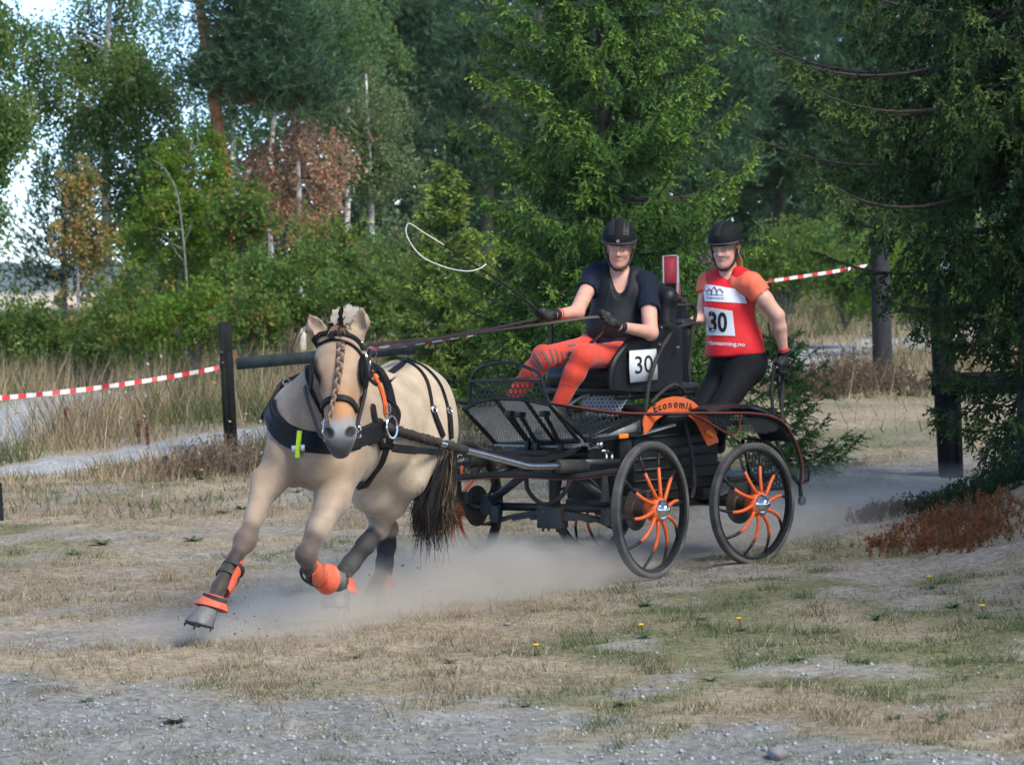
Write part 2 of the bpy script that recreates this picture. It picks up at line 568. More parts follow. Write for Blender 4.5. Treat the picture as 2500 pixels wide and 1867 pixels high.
M_GROUND = mat('dry_ground', rough=0.95, attr='Col', var=0.42, scale=22, bump=0.7, bscale=70, spec=0.15)
tag(link('ground', np_mesh('ground', V, F, C.reshape(-1, 3)), M_GROUND), kind='structure')
def ground_z(x, y):
    """height of the built ground incl. its unevenness"""
    gr, so, gn, pa = zones(x, y)
    return terrain(x, y) + ss(45 - np.asarray(y), 0, 20) * ((fbm(x, y, 1.1, 21) - 0.5) * 0.06 + (fbm(x, y, 6.0, 25, 3) - 0.5) * 0.034 * (1 + gr) - so * 0.018 * ss(1.0 - seg_dist(x, y, TRACK), 0, 0.5))

# ---- pebbles on gravel and track
def scatter(n, x0, x1, y0, y1, rng, pw=1.0):
    """more points near the camera, inside the view wedge"""
    u = rng.random(n) ** pw; y = y0 + (y1 - y0) * u
    half = y * (1420.0 / FPX)
    x = (rng.random(n) * 2 - 1) * half
    return x, y
x, y = scatter(24000, 0, 0, 10.6, 22, RNG, 1.6)
gr, so, gn, pa = zones(x, y)
keep = RNG.random(len(x)) < np.clip(0.85 * gr + 0.32 * so + 0.8 * pa + 0.05, 0, 1)
x, y = x[keep], y[keep]; n = len(x); z = ground_z(x, y)
s = 0.0030 + 0.011 * RNG.random(n) ** 4
oct_v = np.array([(1, 0, 0), (0, 1, 0), (-1, 0, 0), (0, -1, 0), (0, 0, 0.75), (0, 0, -0.7)], float)
oct_f = np.array([(0, 1, 4), (1, 2, 4), (2, 3, 4), (3, 0, 4), (1, 0, 5), (2, 1, 5), (3, 2, 5), (0, 3, 5)])
a = RNG.random(n) * 6.28
jv = oct_v[None] * (0.7 + 0.6 * RNG.random((n, 6, 1)))
rx = jv[..., 0] * np.cos(a)[:, None] - jv[..., 1] * np.sin(a)[:, None]; ry = jv[..., 0] * np.sin(a)[:, None] + jv[..., 1] * np.cos(a)[:, None]
V = np.stack([rx * s[:, None] + x[:, None], ry * s[:, None] + y[:, None], jv[..., 2] * s[:, None] + z[:, None] + 0.1 * s[:, None]], -1).reshape(-1, 3)
F = (oct_f[None] + (np.arange(n) * 6)[:, None, None]).reshape(-1, 3)
g = (0.19 + 0.22 * RNG.random(n))[:, None] * np.array([0.95, 1.01, 1.05]) * (0.9 + 0.2 * RNG.random((n, 3)))
tag(link('gravel', np_mesh('gravel', V, F, np.repeat(g, 6, 0)), mat('gravel_stone', rough=0.9, attr='Col', var=0.15, scale=60), smooth=False), 'loose grey pebbles on the gravel and the track', 'gravel', kind='stuff')

# ---- grass blades: one thin bent blade each
def blades(x, y, h, w, lean, col, rng, name, label, z=None, segs=1):
    n = len(x); z = ground_z(x, y) if z is None else z
    az = rng.random(n) * 6.283; ln = lean * (0.3 + rng.random(n))
    dx, dy = np.cos(az) * h * ln, np.sin(az) * h * ln
    px_, py_ = -np.sin(az + 0.9) * w / 2, np.cos(az + 0.9) * w / 2
    b0 = np.stack([x - px_, y - py_, z - 0.004], 1); b1 = np.stack([x + px_, y + py_, z - 0.004], 1)
    tip = np.stack([x + dx, y + dy, z + h * np.sqrt(np.clip(1 - ln * ln * 0.6, 0.05, 1))], 1)
    if segs == 1:
        V = np.stack([b0, b1, tip], 1).reshape(-1, 3); F = np.arange(3 * n).reshape(n, 3); k = 3
    else:
        m = np.stack([x + dx * 0.32, y + dy * 0.32, z + (tip[:, 2] - z) * 0.62], 1)
        o = np.stack([px_ * 0.7, py_ * 0.7, 0 * px_], 1)
        V = np.stack([b0, b1, m + o, m - o, tip], 1).reshape(-1, 3)
        base = (np.arange(n) * 5)[:, None]
        F = np.concatenate([base + np.array([0, 1, 2]), base + np.array([0, 2, 3]), base + np.array([3, 2, 4])], 0); k = 5
    o = link(name, np_mesh(name, V, F, np.repeat(col, k, 0)), mat('grass_blade', rough=0.7, attr='Col', var=0.1, scale=3, trans=0.3, spec=0.2), smooth=False)
    return tag(o, label, 'grass', kind='stuff')
def grass_cols(n, g, rng, soilish=None):
    straw = np.array([0.46, 0.375, 0.25]); dry = np.array([0.28, 0.205, 0.135]); green = np.array([0.125, 0.17, 0.055]); pale = np.array([0.56, 0.49, 0.36]); teal = np.array([0.07, 0.12, 0.06])
    r = rng.random(n); c = np.where((r < 0.30)[:, None], dry, np.where((r < 0.80)[:, None], straw, pale))
    gm = rng.random(n) < g
    c = np.where(gm[:, None], np.where((rng.random(n) < 0.65)[:, None], green, teal), c)
    return c * (0.62 + 0.45 * rng.random((n, 1)))
x, y = scatter(430000, 0, 0, 10.8, 27, RNG, 1.25)
gr, so, gn, pa = zones(x, y); tf = fbm(x, y, 4.5, 51); big = fbm(x, y, 1.2, 53)
dens = (0.22 + 1.5 * ss(tf, 0.46, 0.66)) * (1 - 0.80 * gr) * (1 - 0.76 * so) * (1 - pa) * (0.4 + 0.9 * ss(big, 0.35, 0.6))
trk = ss(0.55 - seg_dist(x, y, TRACK), 0, 0.3); dens = dens * (1 - 0.95 * trk)
keep = RNG.random(len(x)) < dens
x, y = x[keep], y[keep]; n = len(x)
gfac = np.clip(0.24 + 0.68 * gn[keep], 0, 0.92)
h = (0.012 + 0.028 * RNG.random(n) ** 2) * (0.7 + 0.9 * ss(tf[keep], 0.5, 0.75)); w = 0.0030 + 0.0022 * RNG.random(n)
blades(x, y, h, w, 1.1, grass_cols(n, gfac, RNG), RNG, 'short_grass', 'short dry and green grass over the ground')
# tufts: denser, taller clumps
tx, ty = scatter(700, 0, 0, 11.2, 26, RNG, 1.2)
gr, so, gn, pa = zones(tx, ty); k_ = (RNG.random(700) < (1 - 0.85 * gr) * (1 - 0.6 * so) * (1 - pa)) & (seg_dist(tx, ty, TRACK) > 0.45)
tx, ty, tg = tx[k_], ty[k_], gn[k_]
m = 70; nt_ = len(tx); rad = 0.03 + 0.06 * RNG.random(nt_)
x = (tx[:, None] + RNG.normal(0, 1, (nt_, m)) * rad[:, None]).ravel(); y = (ty[:, None] + RNG.normal(0, 1, (nt_, m)) * rad[:, None]).ravel(); n = len(x)
h = (0.04 + 0.08 * RNG.random(n)) * np.repeat(0.4 + RNG.random(nt_), m) * 0.65
blades(x, y, h, 0.0028 + 0.002 * RNG.random(n), 0.8, grass_cols(n, np.repeat(np.clip(0.08 + 0.9 * tg, 0, 0.95), m), RNG), RNG, 'grass_tufts', 'tufts of dry and green grass on the near ground')
# upright seed stalks
x, y = scatter(1500, 0, 0, 11.2, 24, RNG, 1.0)
gr, so, gn, pa = zones(x, y); k_ = (RNG.random(len(x)) < (0.8 - 0.6 * gr) * (1 - 0.7 * so) * (1 - pa) * ss(fbm(x, y, 1.5, 77), 0.42, 0.6)) & (seg_dist(x, y, TRACK) > 0.5); x, y = x[k_], y[k_]
n = len(x)
blades(x, y, 0.06 + 0.09 * RNG.random(n), 0.005 + 0 * x, 0.35, np.tile([0.22, 0.15, 0.09], (n, 1)) * (0.6 + 0.9 * RNG.random((n, 1))), RNG, 'seed_stalks', 'thin brown seed stalks standing in the short grass')
# meadow: tall dry stalks and green weeds beyond the path
rm = np.random.default_rng(19)
x, y = scatter(230000, 0, 0, 21.5, 62, rm, 1.0)
gr, so, gn, pa = zones(x, y); tf = fbm(x, y, 1.6, 61); t2 = fbm(x, y, 0.6, 63)
leftw = ss(-0.4 - x + (y - 27) * 0.10, -0.4, 0.6)
behind = ss(y, 26.0, 29.0)
verge = np.clip(np.maximum(leftw, behind * 0.75), 0, 1)
pxs_ = 1250 + FPX * x / y
nofar = 1 - ss(pxs_, 1750, 1850) * ss(37 - y, 0, 3) * 0.93
keep = rm.random(len(x)) < verge * (0.25 + 0.9 * ss(tf, 0.4, 0.6)) * (1 - 0.97 * pa) * ss(y, 22.0, 25.5) * nofar
keep &= seg_dist(x, y, PATHL) > 0.55
x, y = x[keep], y[keep]; n = len(x)
tall = ss(y, 24.5, 28.5)
h = (0.07 + 0.22 * rm.random(n)) * (0.45 + 0.85 * tall) * (0.6 + 0.8 * ss(tf[keep], 0.4, 0.7))
h = h * (1 + 0.75 * ss(y, 28.0, 31.0) * ss(40 - y, 0, 4) * ss(1700 - (1250 + FPX * x / y), 0, 150) * (0.5 + rm.random(n)))
gf = np.clip(ss(t2[keep], 0.45, 0.62) * 0.75 + 0.22, 0, 0.88)
mc = grass_cols(n, gf, rm); mc[:] = mc * np.array([1.05, 0.98, 0.92])
blades(x, y, h, 0.007 + 0.006 * rm.random(n), 0.55, mc, rm, 'meadow_grass', 'tall dry meadow grass and weeds behind the fence and path')
# pale umbels and seed heads over the meadow
x, y = scatter(9000, 0, 0, 24.5, 50, rm, 1.0); gr, so, gn, pa = zones(x, y)
k_ = (rm.random(len(x)) < ss(fbm(x, y, 0.8, 65), 0.45, 0.6) * np.maximum(ss(-0.4 - x + (y - 27) * 0.10, -0.4, 0.6), 0.5)) & (pa < 0.2); x, y = x[k_], y[k_]; n = len(x)
pxs_ = 1250 + FPX * x / y; k_ = ~((pxs_ > 1750) & (y < 37)); x, y = x[k_], y[k_]; n = len(x)
z = ground_z(x, y) + 0.12 + (0.32 + 0.25 * ss(y, 28, 31) * ss(1700 - pxs_[k_], 0, 150)) * rm.random(n)
s = 0.012 + 0.02 * rm.random(n)
q = rm.normal(0, 1, (n, 3, 3)); q /= np.linalg.norm(q, axis=2, keepdims=True)
V = (np.stack([x, y, z], 1)[:, None] + q * s[:, None, None]).reshape(-1, 3); F = np.arange(3 * n).reshape(n, 3)
cc = np.array([[0.55, 0.47, 0.36], [0.48, 0.36, 0.24], [0.34, 0.20, 0.13], [0.62, 0.58, 0.52], [0.30, 0.32, 0.12]])[rm.integers(0, 5, n)] * (0.7 + 0.6 * rm.random((n, 1)))
tag(link('seed_heads', np_mesh('seed_heads', V, F, np.repeat(cc, 3, 0)), mat('grass_blade'), smooth=False), 'pale seed heads scattered over the meadow', 'seed heads', kind='stuff')
# ================================================================== trees
M_LEAF = mat('leaf', rough=0.55, attr='Col', var=0.12, scale=2.0, trans=0.58, spec=0.2)
M_NEEDLE = mat('needle', rough=0.6, attr='Col', var=0.12, scale=3.0, trans=0.22, spec=0.25)
M_BIRCH = mat('birch_bark', (0.50, 0.48, 0.45), 0.8, var=0.75, scale=7, bump=0.3)
M_DARKBARK = mat('dark_bark', (0.060, 0.050, 0.045), 0.9, var=0.5, scale=18, bump=0.6, bscale=40)
M_GREYBARK = mat('grey_bark', (0.17, 0.155, 0.145), 0.9, var=0.5, scale=18, bump=0.6, bscale=40)
M_PINEBARK = mat('red_pine_bark', (0.34, 0.135, 0.062), 0.9, var=0.5, scale=11, bump=0.7, bscale=22)
def unit(a): return a / (np.linalg.norm(a, axis=-1, keepdims=True) + 1e-9)
def rhombs(c, a, b):
    """leaf faces: centre, half length vector, half width vector"""
    n = len(c)
    V = np.stack([c - a, c + b - a * 0.1, c + a, c - b - a * 0.1], 1).reshape(-1, 3)
    return V, np.arange(4 * n).reshape(n, 4)
def palette(n, pal, rng, jit=0.3):
    cols = np.array([p[:3] for p in pal]); w = np.array([p[3] for p in pal]); w = w / w.sum()
    c = cols[rng.choice(len(pal), n, p=w)]
    return c * (1 - jit + 2 * jit * rng.random((n, 1)))
GREEN = [(0.105, 0.205, 0.052, 5), (0.15, 0.25, 0.058, 4), (0.21, 0.285, 0.062, 2), (0.34, 0.28, 0.06, 0.3)]
BIRCHG = [(0.125, 0.225, 0.068, 5), (0.165, 0.275, 0.078, 4), (0.22, 0.30, 0.09, 1.5), (0.38, 0.28, 0.07, 0.35)]
BRIGHT = [(0.112, 0.237, 0.029, 5), (0.163, 0.275, 0.036, 4), (0.300, 0.312, 0.046, 1.2), (0.450, 0.250, 0.065, 0.3)]
YELLOW = [(0.50, 0.39, 0.13, 3), (0.55, 0.42, 0.22, 2), (0.42, 0.20, 0.10, 1.2), (0.16, 0.22, 0.06, 3)]
BROWN = [(0.50, 0.30, 0.20, 5), (0.56, 0.37, 0.25, 4), (0.36, 0.18, 0.115, 2), (0.17, 0.18, 0.07, 1.6)]
PALEG = [(0.181, 0.253, 0.115, 5), (0.254, 0.310, 0.149, 3), (0.121, 0.184, 0.075, 3), (0.435, 0.322, 0.092, 0.3)]
MIXED = [(0.12, 0.225, 0.050, 5), (0.17, 0.26, 0.06, 3), (0.42, 0.33, 0.08, 0.9), (0.45, 0.22, 0.09, 0.45)]
DARKG = [(0.065, 0.125, 0.055, 5), (0.085, 0.15, 0.06, 3), (0.11, 0.17, 0.065, 1.5)]
def trunk_mb(pts, r0, r1, n=8):
    b = MB(); p = crv(pts, 4) if len(pts) > 2 else [Vector(q) for q in pts]; k = len(p)
    b.tube(p, [r0 + (r1 - r0) * i / (k - 1) for i in range(k)], n); return b
def tree_root(name, base, label, cat='tree', group=None):
    return tag(empty(name, base), label, cat, group)
def rel(b, root):
    o = root.location; b.v = [(p[0] - o.x, p[1] - o.y, p[2] - o.z) for p in b.v]; return b

def broadleaf(name, label, base_px, D, trunk_px, crown, leaves, lsize, pal, seed, droop=0.6, r0=0.06, bark=None, clump=34, twl=0.8, group=None, cat='tree', spread=0.30, limbs=9, per=11, base_y=None):
    """crown: list of (px, py, rx_px, ry_px, weight) ellipses at depth D; hanging or bushy twigs with single leaves"""
    rng = np.random.default_rng(seed); r_ = random.Random(seed)
    bx = P(base_px[0], base_px[1], D); base = Vector((bx.x, bx.y, gz(bx.x, bx.y) - 0.05))
    root = tree_root(name, base, label, cat, group)
    m = D / FPX
    if trunk_px:
        pts = [base] + [P(a, c, D) for a, c in trunk_px]
        rel(trunk_mb(pts, r0, r0 * 0.35), root).build('trunk', bark or M_BIRCH, root)
    tw = []; ltips = []
    W = sum(c[4] for c in crown)
    for (cx, cy, rx, ry, wt) in crown:
        cen = np.array(P(cx, cy, D)); rad = np.array([rx * m, (rx * 0.85) * m, ry * m])
        nc = max(3, int(clump * wt / W))
        u = unit(rng.normal(0, 1, (nc, 3))) * (rng.random((nc, 1)) ** 0.42)
        cl = cen + u * rad
        ltips += [Vector(q) for q in cl[:limbs]]
        nt = int(leaves / per * wt / W)
        ci = rng.integers(0, nc, nt)
        st = cl[ci] + rng.normal(0, 1, (nt, 3)) * rad * np.array([spread, spread, spread * 0.75])
        tw.append((st, unit(st - cen + rng.normal(0, 0.2, (nt, 3)) * rad)))
    st = np.concatenate([a for a, _ in tw]); out = np.concatenate([b for _, b in tw]); nt = len(st)
    L = twl * (0.4 + 0.8 * rng.random(nt))
    dn = np.array([0, 0, -1.0])
    t = (np.arange(per) + 0.5) / per
    tt = t[None, :, None]
    pos = st[:, None] + out[:, None] * (L[:, None, None] * tt * (1 - droop)) + dn * (L[:, None, None] * droop * tt ** 1.25) + rng.normal(0, 0.030, (nt, per, 3))
    pos = pos.reshape(-1, 3); n = len(pos)
    keep = pos[:, 2] > terrain(pos[:, 0], pos[:, 1]) + 0.02
    a = unit(rng.normal(0, 1, (n, 3)) + np.array([0, 0, -0.9 * droop])); b = unit(np.cross(a, rng.normal(0, 1, (n, 3))))
    s = lsize * (0.7 + 0.6 * rng.random((n, 1)))
    V, F = rhombs(pos, a * s * 0.5, b * s * 0.36)
    tcol = palette(nt, pal, rng, 0.22)
    col = np.repeat(tcol, per, 0) * 0.5 + palette(n, pal, rng, 0.30) * 0.5
    keep4 = np.repeat(keep, 4)
    idx = np.cumsum(keep4) - 1
    V = V[keep4]; F = idx[F[keep]]; col = np.repeat(col, 4, 0)[keep4]
    link('crown', np_mesh('crown', V - np.array(base), F, col), M_LEAF, root, smooth=False)
    # limbs and twigs
    b = MB()
    tp = [base] + ([P(a_, c_, D) for a_, c_ in trunk_px] if trunk_px else [])
    tc = crv(tp, 6) if len(tp) > 2 else [base, base + Vector((0, 0, 0.3))]
    for q in ltips:
        best = min(tc, key=lambda p: (p - q).length + max(0, p.z - q.z + 0.1) * 2)
        mid = best.lerp(q, 0.5) + Vector((0, 0, 0.10 * (q - best).length))
        b.tube(crv([best, mid, q], 3), [r0 * 0.30, r0 * 0.26, r0 * 0.22, r0 * 0.18, r0 * 0.13, r0 * 0.09, r0 * 0.06], 5)
    if len(b.v): tag(rel(b, root).build('limbs', M_DARKBARK if bark is None else bark, root), kind='stuff')
    return root

def needle_mesh(p, d, L, rng, k=9, nl=0.022, nw=0.010):
    """bottle-brush shoots: p start, d unit direction, L length"""
    n = len(p)
    t = (np.arange(k) + 0.3) / k
    t = np.broadcast_to(t, (n, k)) + rng.normal(0, 0.05, (n, k))
    ax_ = d[:, None, :]
    r = rng.normal(0, 1, (n, k, 3)); r = unit(r - (r * ax_).sum(-1, keepdims=True) * ax_)
    c = p[:, None] + ax_ * (t * L[:, None])[..., None]
    taper = (1.0 - 0.45 * np.clip(t, 0, 1))[..., None]
    tip = c + (r * 0.85 + ax_ * 0.65) * nl * taper * (0.8 + 0.4 * rng.random((n, k, 1)))
    sidev = ax_ * nw
    V = np.stack([c - sidev, c + sidev, tip], 2).reshape(-1, 3)
    return V, np.arange(3 * n * k).reshape(n * k, 3)

def spruce(name, label, base, height, radius, seed, z0=0.25, whorl=0.17, nb=6, lean=(0, 0), nl=0.022, nw=0.010, k=9, cols=None, r0=0.06, droopy=1.0, dens=1.0, prof=None, upturn=0.30, group=None, twig=0.055):
    rng = np.random.default_rng(seed); base = Vector(base)
    root = tree_root(name, base, label, group=group)
    top = base + Vector((lean[0], lean[1], height))
    rel(trunk_mb([base + Vector((0, 0, -0.1)), base.lerp(top, 0.5), top], r0, 0.006, 9), root).build('trunk', M_DARKBARK, root)
    P_, D_, L_, T_ = [], [], [], []
    bb = MB()
    z = z0
    def axisp(zz): return np.array(base.lerp(top, zz / height))
    first = True
    while z < height - 0.12:
        f = z / height
        Rz = (prof(f) if prof else radius * (1 - f) ** 0.85)
        m = nb + int(rng.integers(-1, 2)); a0 = rng.random() * 6.28
        for j in range(m):
            a = a0 + 6.283 * j / m + rng.normal(0, 0.25); Lb = Rz * (0.65 + 0.5 * rng.random())
            if Lb < 0.10: continue
            o = axisp(z + rng.normal(0, 0.05)); h = np.array([math.cos(a), math.sin(a), 0]); sd = np.array([-math.sin(a), math.cos(a), 0])
            ns = max(4, int(Lb / 0.09)); t = np.linspace(0, 1, ns + 1)
            el = 0.28 * f + rng.normal(0.0, 0.10)
            path = o + h * (Lb * t)[:, None] + np.array([0, 0, 1]) * (Lb * (el * t - 0.30 * droopy * t * (1 - 0.35 * t) + upturn * t ** 3))[:, None] + sd * (Lb * 0.06 * rng.normal() * t * t)[:, None]
            bb.tube([Vector(q) for q in path[::2]] + [Vector(path[-1])], [max(0.004, 0.016 * (Lb / 1.3)) * (1 - 0.85 * i / (len(path[::2]))) for i in range(len(path[::2]) + 1)], 5)
            # shoots on the main axis (outer part)
            dv = unit(path[1:] - path[:-1]); ln = np.linalg.norm(path[1:] - path[:-1], axis=1)
            kk = t[:-1] > 0.45
            P_.append(path[:-1][kk]); D_.append(dv[kk]); L_.append(ln[kk] * 1.15); T_.append(t[:-1][kk])
            # side twigs
            nt = max(4, int(Lb / (twig / dens)))
            tt = np.sort(0.12 + 0.88 * rng.random(nt)); ii = np.minimum((tt * ns).astype(int), ns - 1)
            st = path[ii] + (path[ii + 1] - path[ii]) * (tt * ns - ii)[:, None]
            sg = np.where(np.arange(nt) % 2 == 0, 1.0, -1.0)
            l2 = np.clip(0.42 * Lb * (1.02 - tt) * (0.6 + 0.7 * rng.random(nt)) + 0.05, 0.05, 0.60)
            d2 = unit(dv[ii] * 0.75 + sd * (sg * (0.85 + 0.2 * rng.normal(0, 1, nt)))[:, None] + np.array([0, 0, -1]) * (0.10 + 0.35 * droopy * rng.random(nt))[:, None])
            for i in range(nt):
                q = max(1, int(l2[i] / 0.085)); s_ = np.arange(q)
                cur = st[i] + d2[i] * (s_[:, None] * l2[i] / q) + np.array([0, 0, -1]) * (0.5 * droopy * l2[i] * (s_ / q) ** 2)[:, None]
                dd = unit(d2[i] + np.array([0, 0, -1]) * (droopy * (s_ / q))[:, None])
                P_.append(cur); D_.append(dd); L_.append(np.full(q, l2[i] / q * 1.2)); T_.append(tt[i] * 0.55 + 0.35 * (s_ + 1) / q)
                # hanging finger shoots
                e = np.array([1.0, -1.0]).repeat(q); cc = np.tile(cur, (2, 1)); d_ = np.tile(dd, (2, 1))
                lat = unit(np.cross(d_, np.array([0, 0, 1.0]))) * e[:, None]
                d3 = unit(d_ * 0.60 + lat * 0.60 + np.array([0, 0, -1]) * (0.30 + 0.75 * droopy * rng.random(2 * q))[:, None])
                P_.append(cc); D_.append(d3); L_.append(0.070 + 0.060 * rng.random(2 * q)); T_.append(np.full(2 * q, tt[i] * 0.6 + 0.40))
        z += whorl * (0.75 + 0.5 * rng.random()) * (1 - 0.35 * f)
    # leader
    P_.append(np.array([axisp(height - 0.2), axisp(height - 0.1)])); D_.append(np.array([[0, 0, 1.0]] * 2)); L_.append(np.array([0.12, 0.14])); T_.append(np.array([1.0, 1.0]))
    p = np.concatenate(P_); d = np.concatenate(D_); L = np.concatenate(L_); T = np.concatenate(T_)
    ok = p[:, 2] > terrain(p[:, 0], p[:, 1]) + 0.03
    p, d, L, T = p[ok], d[ok], L[ok], T[ok]
    V, F = needle_mesh(p, d, L, rng, k, nl, nw)
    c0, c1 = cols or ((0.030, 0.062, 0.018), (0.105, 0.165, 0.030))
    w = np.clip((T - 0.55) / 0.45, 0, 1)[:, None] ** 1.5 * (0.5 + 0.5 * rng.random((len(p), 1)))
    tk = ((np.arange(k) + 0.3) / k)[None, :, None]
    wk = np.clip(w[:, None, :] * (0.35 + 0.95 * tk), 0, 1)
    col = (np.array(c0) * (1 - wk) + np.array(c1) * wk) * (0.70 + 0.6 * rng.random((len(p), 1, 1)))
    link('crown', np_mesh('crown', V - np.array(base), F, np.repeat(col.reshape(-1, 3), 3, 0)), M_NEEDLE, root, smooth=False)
    tag(rel(bb, root).build('branches', M_DARKBARK, root), kind='stuff')
    return root, len(F)

def pine_crown(seed, clumps, rad, tufts, nl, cols, nk=9, spread=0.16):
    """needle clumps: returns V,F,C around given clump centres (n,3)"""
    rng = np.random.default_rng(seed); nc = len(clumps)
    ci = np.repeat(np.arange(nc), tufts); n = len(ci)
    off = rng.normal(0, 1, (n, 3)) * np.array([1, 1, 0.50]) * rad * spread * 2.2
    c = clumps[ci] + off
    ax_ = unit(off * np.array([1, 1, 0.6]) + np.array([0, 0, 0.35 * rad]) + rng.normal(0, 0.15, (n, 3)) * rad)
    d = unit(ax_[:, None] + rng.normal(0, 0.55, (n, nk, 3)))
    s = unit(np.cross(d, rng.normal(0, 1, (n, nk, 3))))
    l = nl * (0.7 + 0.6 * rng.random((n, nk, 1)))
    o = c[:, None] + ax_[:, None] * (rng.random((n, nk, 1)) * nl * 0.8)
    V = np.stack([o - s * nl * 0.07, o + s * nl * 0.07, o + d * l], 2).reshape(-1, 3)
    col = (np.array(cols[0]) + (np.array(cols[1]) - np.array(cols[0])) * rng.random((n, 1)) ** 1.5) * (0.7 + 0.6 * rng.random((n, 1)))
    return V, np.arange(3 * n * nk).reshape(-1, 3), np.repeat(col, 3 * nk, 0)

def pine(name, label, base_px, D, trunk_px, crown, tufts, seed, cols, r0=0.10, bark=None, nl=0.10, group=None, nclump=40, nk=9, spread=0.16):
    rng = np.random.default_rng(seed); m = D / FPX
    bx = P(base_px[0], base_px[1], D); base = Vector((bx.x, bx.y, gz(bx.x, bx.y) - 0.05))
    root = tree_root(name, base, label, group=group)
    pts = [base] + [P(a, c, D) for a, c in trunk_px]
    rel(trunk_mb(pts, r0, r0 * 0.45, 9), root).build('trunk', bark or M_DARKBARK, root)
    cl = []; W = sum(c[4] for c in crown)
    for (cx, cy, rx, ry, wt) in crown:
        k = max(2, int(nclump * wt / W)); u = unit(rng.normal(0, 1, (k, 3))) * rng.random((k, 1)) ** 0.4
        cl.append(np.array(P(cx, cy, D)) + u * np.array([rx * m, rx * m * 0.8, ry * m]))
    cl = np.concatenate(cl)
    V, F, C = pine_crown(seed + 1, cl, 1.0, tufts, nl, cols, nk, spread)
    ok = True
    link('crown', np_mesh('crown', V - np.array(base), F, C), M_NEEDLE, root, smooth=False)
    b = MB(); tc = crv(pts, 8)
    for q in cl:
        q = Vector(q); best = min(tc, key=lambda p: (p - q).length + max(0, p.z - q.z) * 1.0)
        b.tube(crv([best, best.lerp(q, 0.55) + Vector((0, 0, -0.05)), q], 3), [r0 * 0.24 * (1 - 0.12 * i) for i in range(7)], 5)
    tag(rel(b, root).build('branches', bark or M_DARKBARK, root), kind='stuff')
    return root

# ---- near conifers
_cb = P(1490, 900, 26.0); CSP = Vector((_cb.x, _cb.y, gz(_cb.x, _cb.y)))
_ct = P(1462, 0, 26.0)
def _cprof(f): return 1.72 * (1 - f) ** 0.62 * (0.9 if f < 0.1 else 1)
_lx = (_ct.x - CSP.x) / (_ct.z - CSP.z)
tri = 0
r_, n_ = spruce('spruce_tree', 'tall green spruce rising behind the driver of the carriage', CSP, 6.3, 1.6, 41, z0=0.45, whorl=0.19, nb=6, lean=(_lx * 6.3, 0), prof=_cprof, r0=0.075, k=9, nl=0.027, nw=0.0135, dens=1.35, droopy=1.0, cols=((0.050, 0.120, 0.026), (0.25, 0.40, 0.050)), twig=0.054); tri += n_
_yb = P(1097, 935, 30.0); YSP = Vector((_yb.x, _yb.y, gz(_yb.x, _yb.y)))
_yt = P(1086, 362, 30.0)
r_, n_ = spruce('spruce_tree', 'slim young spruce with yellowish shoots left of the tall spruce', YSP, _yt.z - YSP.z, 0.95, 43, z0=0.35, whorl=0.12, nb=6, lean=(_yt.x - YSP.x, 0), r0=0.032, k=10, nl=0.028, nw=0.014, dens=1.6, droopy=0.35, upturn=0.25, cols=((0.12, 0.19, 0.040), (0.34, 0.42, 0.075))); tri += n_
_lb = P(1935, 1085, 23.3); LSP = Vector((_lb.x, _lb.y, gz(_lb.x, _lb.y)))
r_, n_ = spruce('spruce_tree', 'low bright spruce sapling behind the groom and the rear wheel', LSP, 1.25, 0.55, 45, z0=0.06, whorl=0.12, nb=6, lean=(-0.16, 0), r0=0.02, k=11, nl=0.022, nw=0.011, dens=1.2, droopy=0.3, upturn=0.35, cols=((0.08, 0.16, 0.035), (0.24, 0.36, 0.06)), prof=lambda f: 0.62 * (1 - f) ** 0.6); tri += n_
_db = P(2510, 1105, 21.4); DSP = Vector((_db.x, _db.y, gz(_db.x, _db.y)))
def _dprof(f): return 2.55 * (1 - f) ** 0.50 * (0.30 + 0.70 * min(1, max(0, f - 0.16) / 0.22))
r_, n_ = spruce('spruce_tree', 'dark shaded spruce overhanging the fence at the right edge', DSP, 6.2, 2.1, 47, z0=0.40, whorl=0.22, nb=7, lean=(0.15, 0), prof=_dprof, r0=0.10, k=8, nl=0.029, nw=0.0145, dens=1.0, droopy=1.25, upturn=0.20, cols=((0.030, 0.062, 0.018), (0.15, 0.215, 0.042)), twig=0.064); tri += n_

# neighbouring spruces just outside the picture shade the right hand bank
def tree_copy(src, loc, sc, rz, label):
    o = src.copy(); COL.objects.link(o); o.location = loc; o.scale = (sc,) * 3; o.rotation_euler = (0, 0, rz); o['label'] = label
    for ch in src.children:
        c = ch.copy(); COL.objects.link(c); c.parent = o
    return o
DARK_SPRUCE = r_
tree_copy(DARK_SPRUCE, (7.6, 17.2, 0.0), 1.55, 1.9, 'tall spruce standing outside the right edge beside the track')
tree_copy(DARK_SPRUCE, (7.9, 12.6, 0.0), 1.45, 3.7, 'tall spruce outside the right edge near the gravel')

# ---- left side broadleaf trees
broadleaf('birch_tree', 'large drooping birch with dark furrowed trunk at the left', (268, 890), 44, [(262, 640), (258, 420), (256, 250), (262, 100), (275, -60), (285, -200)],
          [(250, 110, 190, 170, 3), (180, 300, 110, 150, 1.6), (360, 300, 105, 190, 2.6), (300, 480, 110, 140, 0.9), (280, -130, 180, 120, 1.2)], 46000, 0.054, BIRCHG, 51, droop=0.90, r0=0.075, bark=M_BIRCH, clump=80, twl=0.80, spread=0.15)
broadleaf('birch_tree', 'hanging birch branches reaching in from the left edge', (-210, 930), 40, [(-190, 600), (-170, 300), (-150, 50), (-120, -150)],
          [(-20, 120, 110, 130, 2), (-40, 400, 110, 140, 1.8), (20, 250, 100, 70, 1), (-150, 250, 160, 350, 1.5)], 18000, 0.056, BIRCHG, 52, droop=0.88, r0=0.09, clump=54, twl=0.6, spread=0.14)
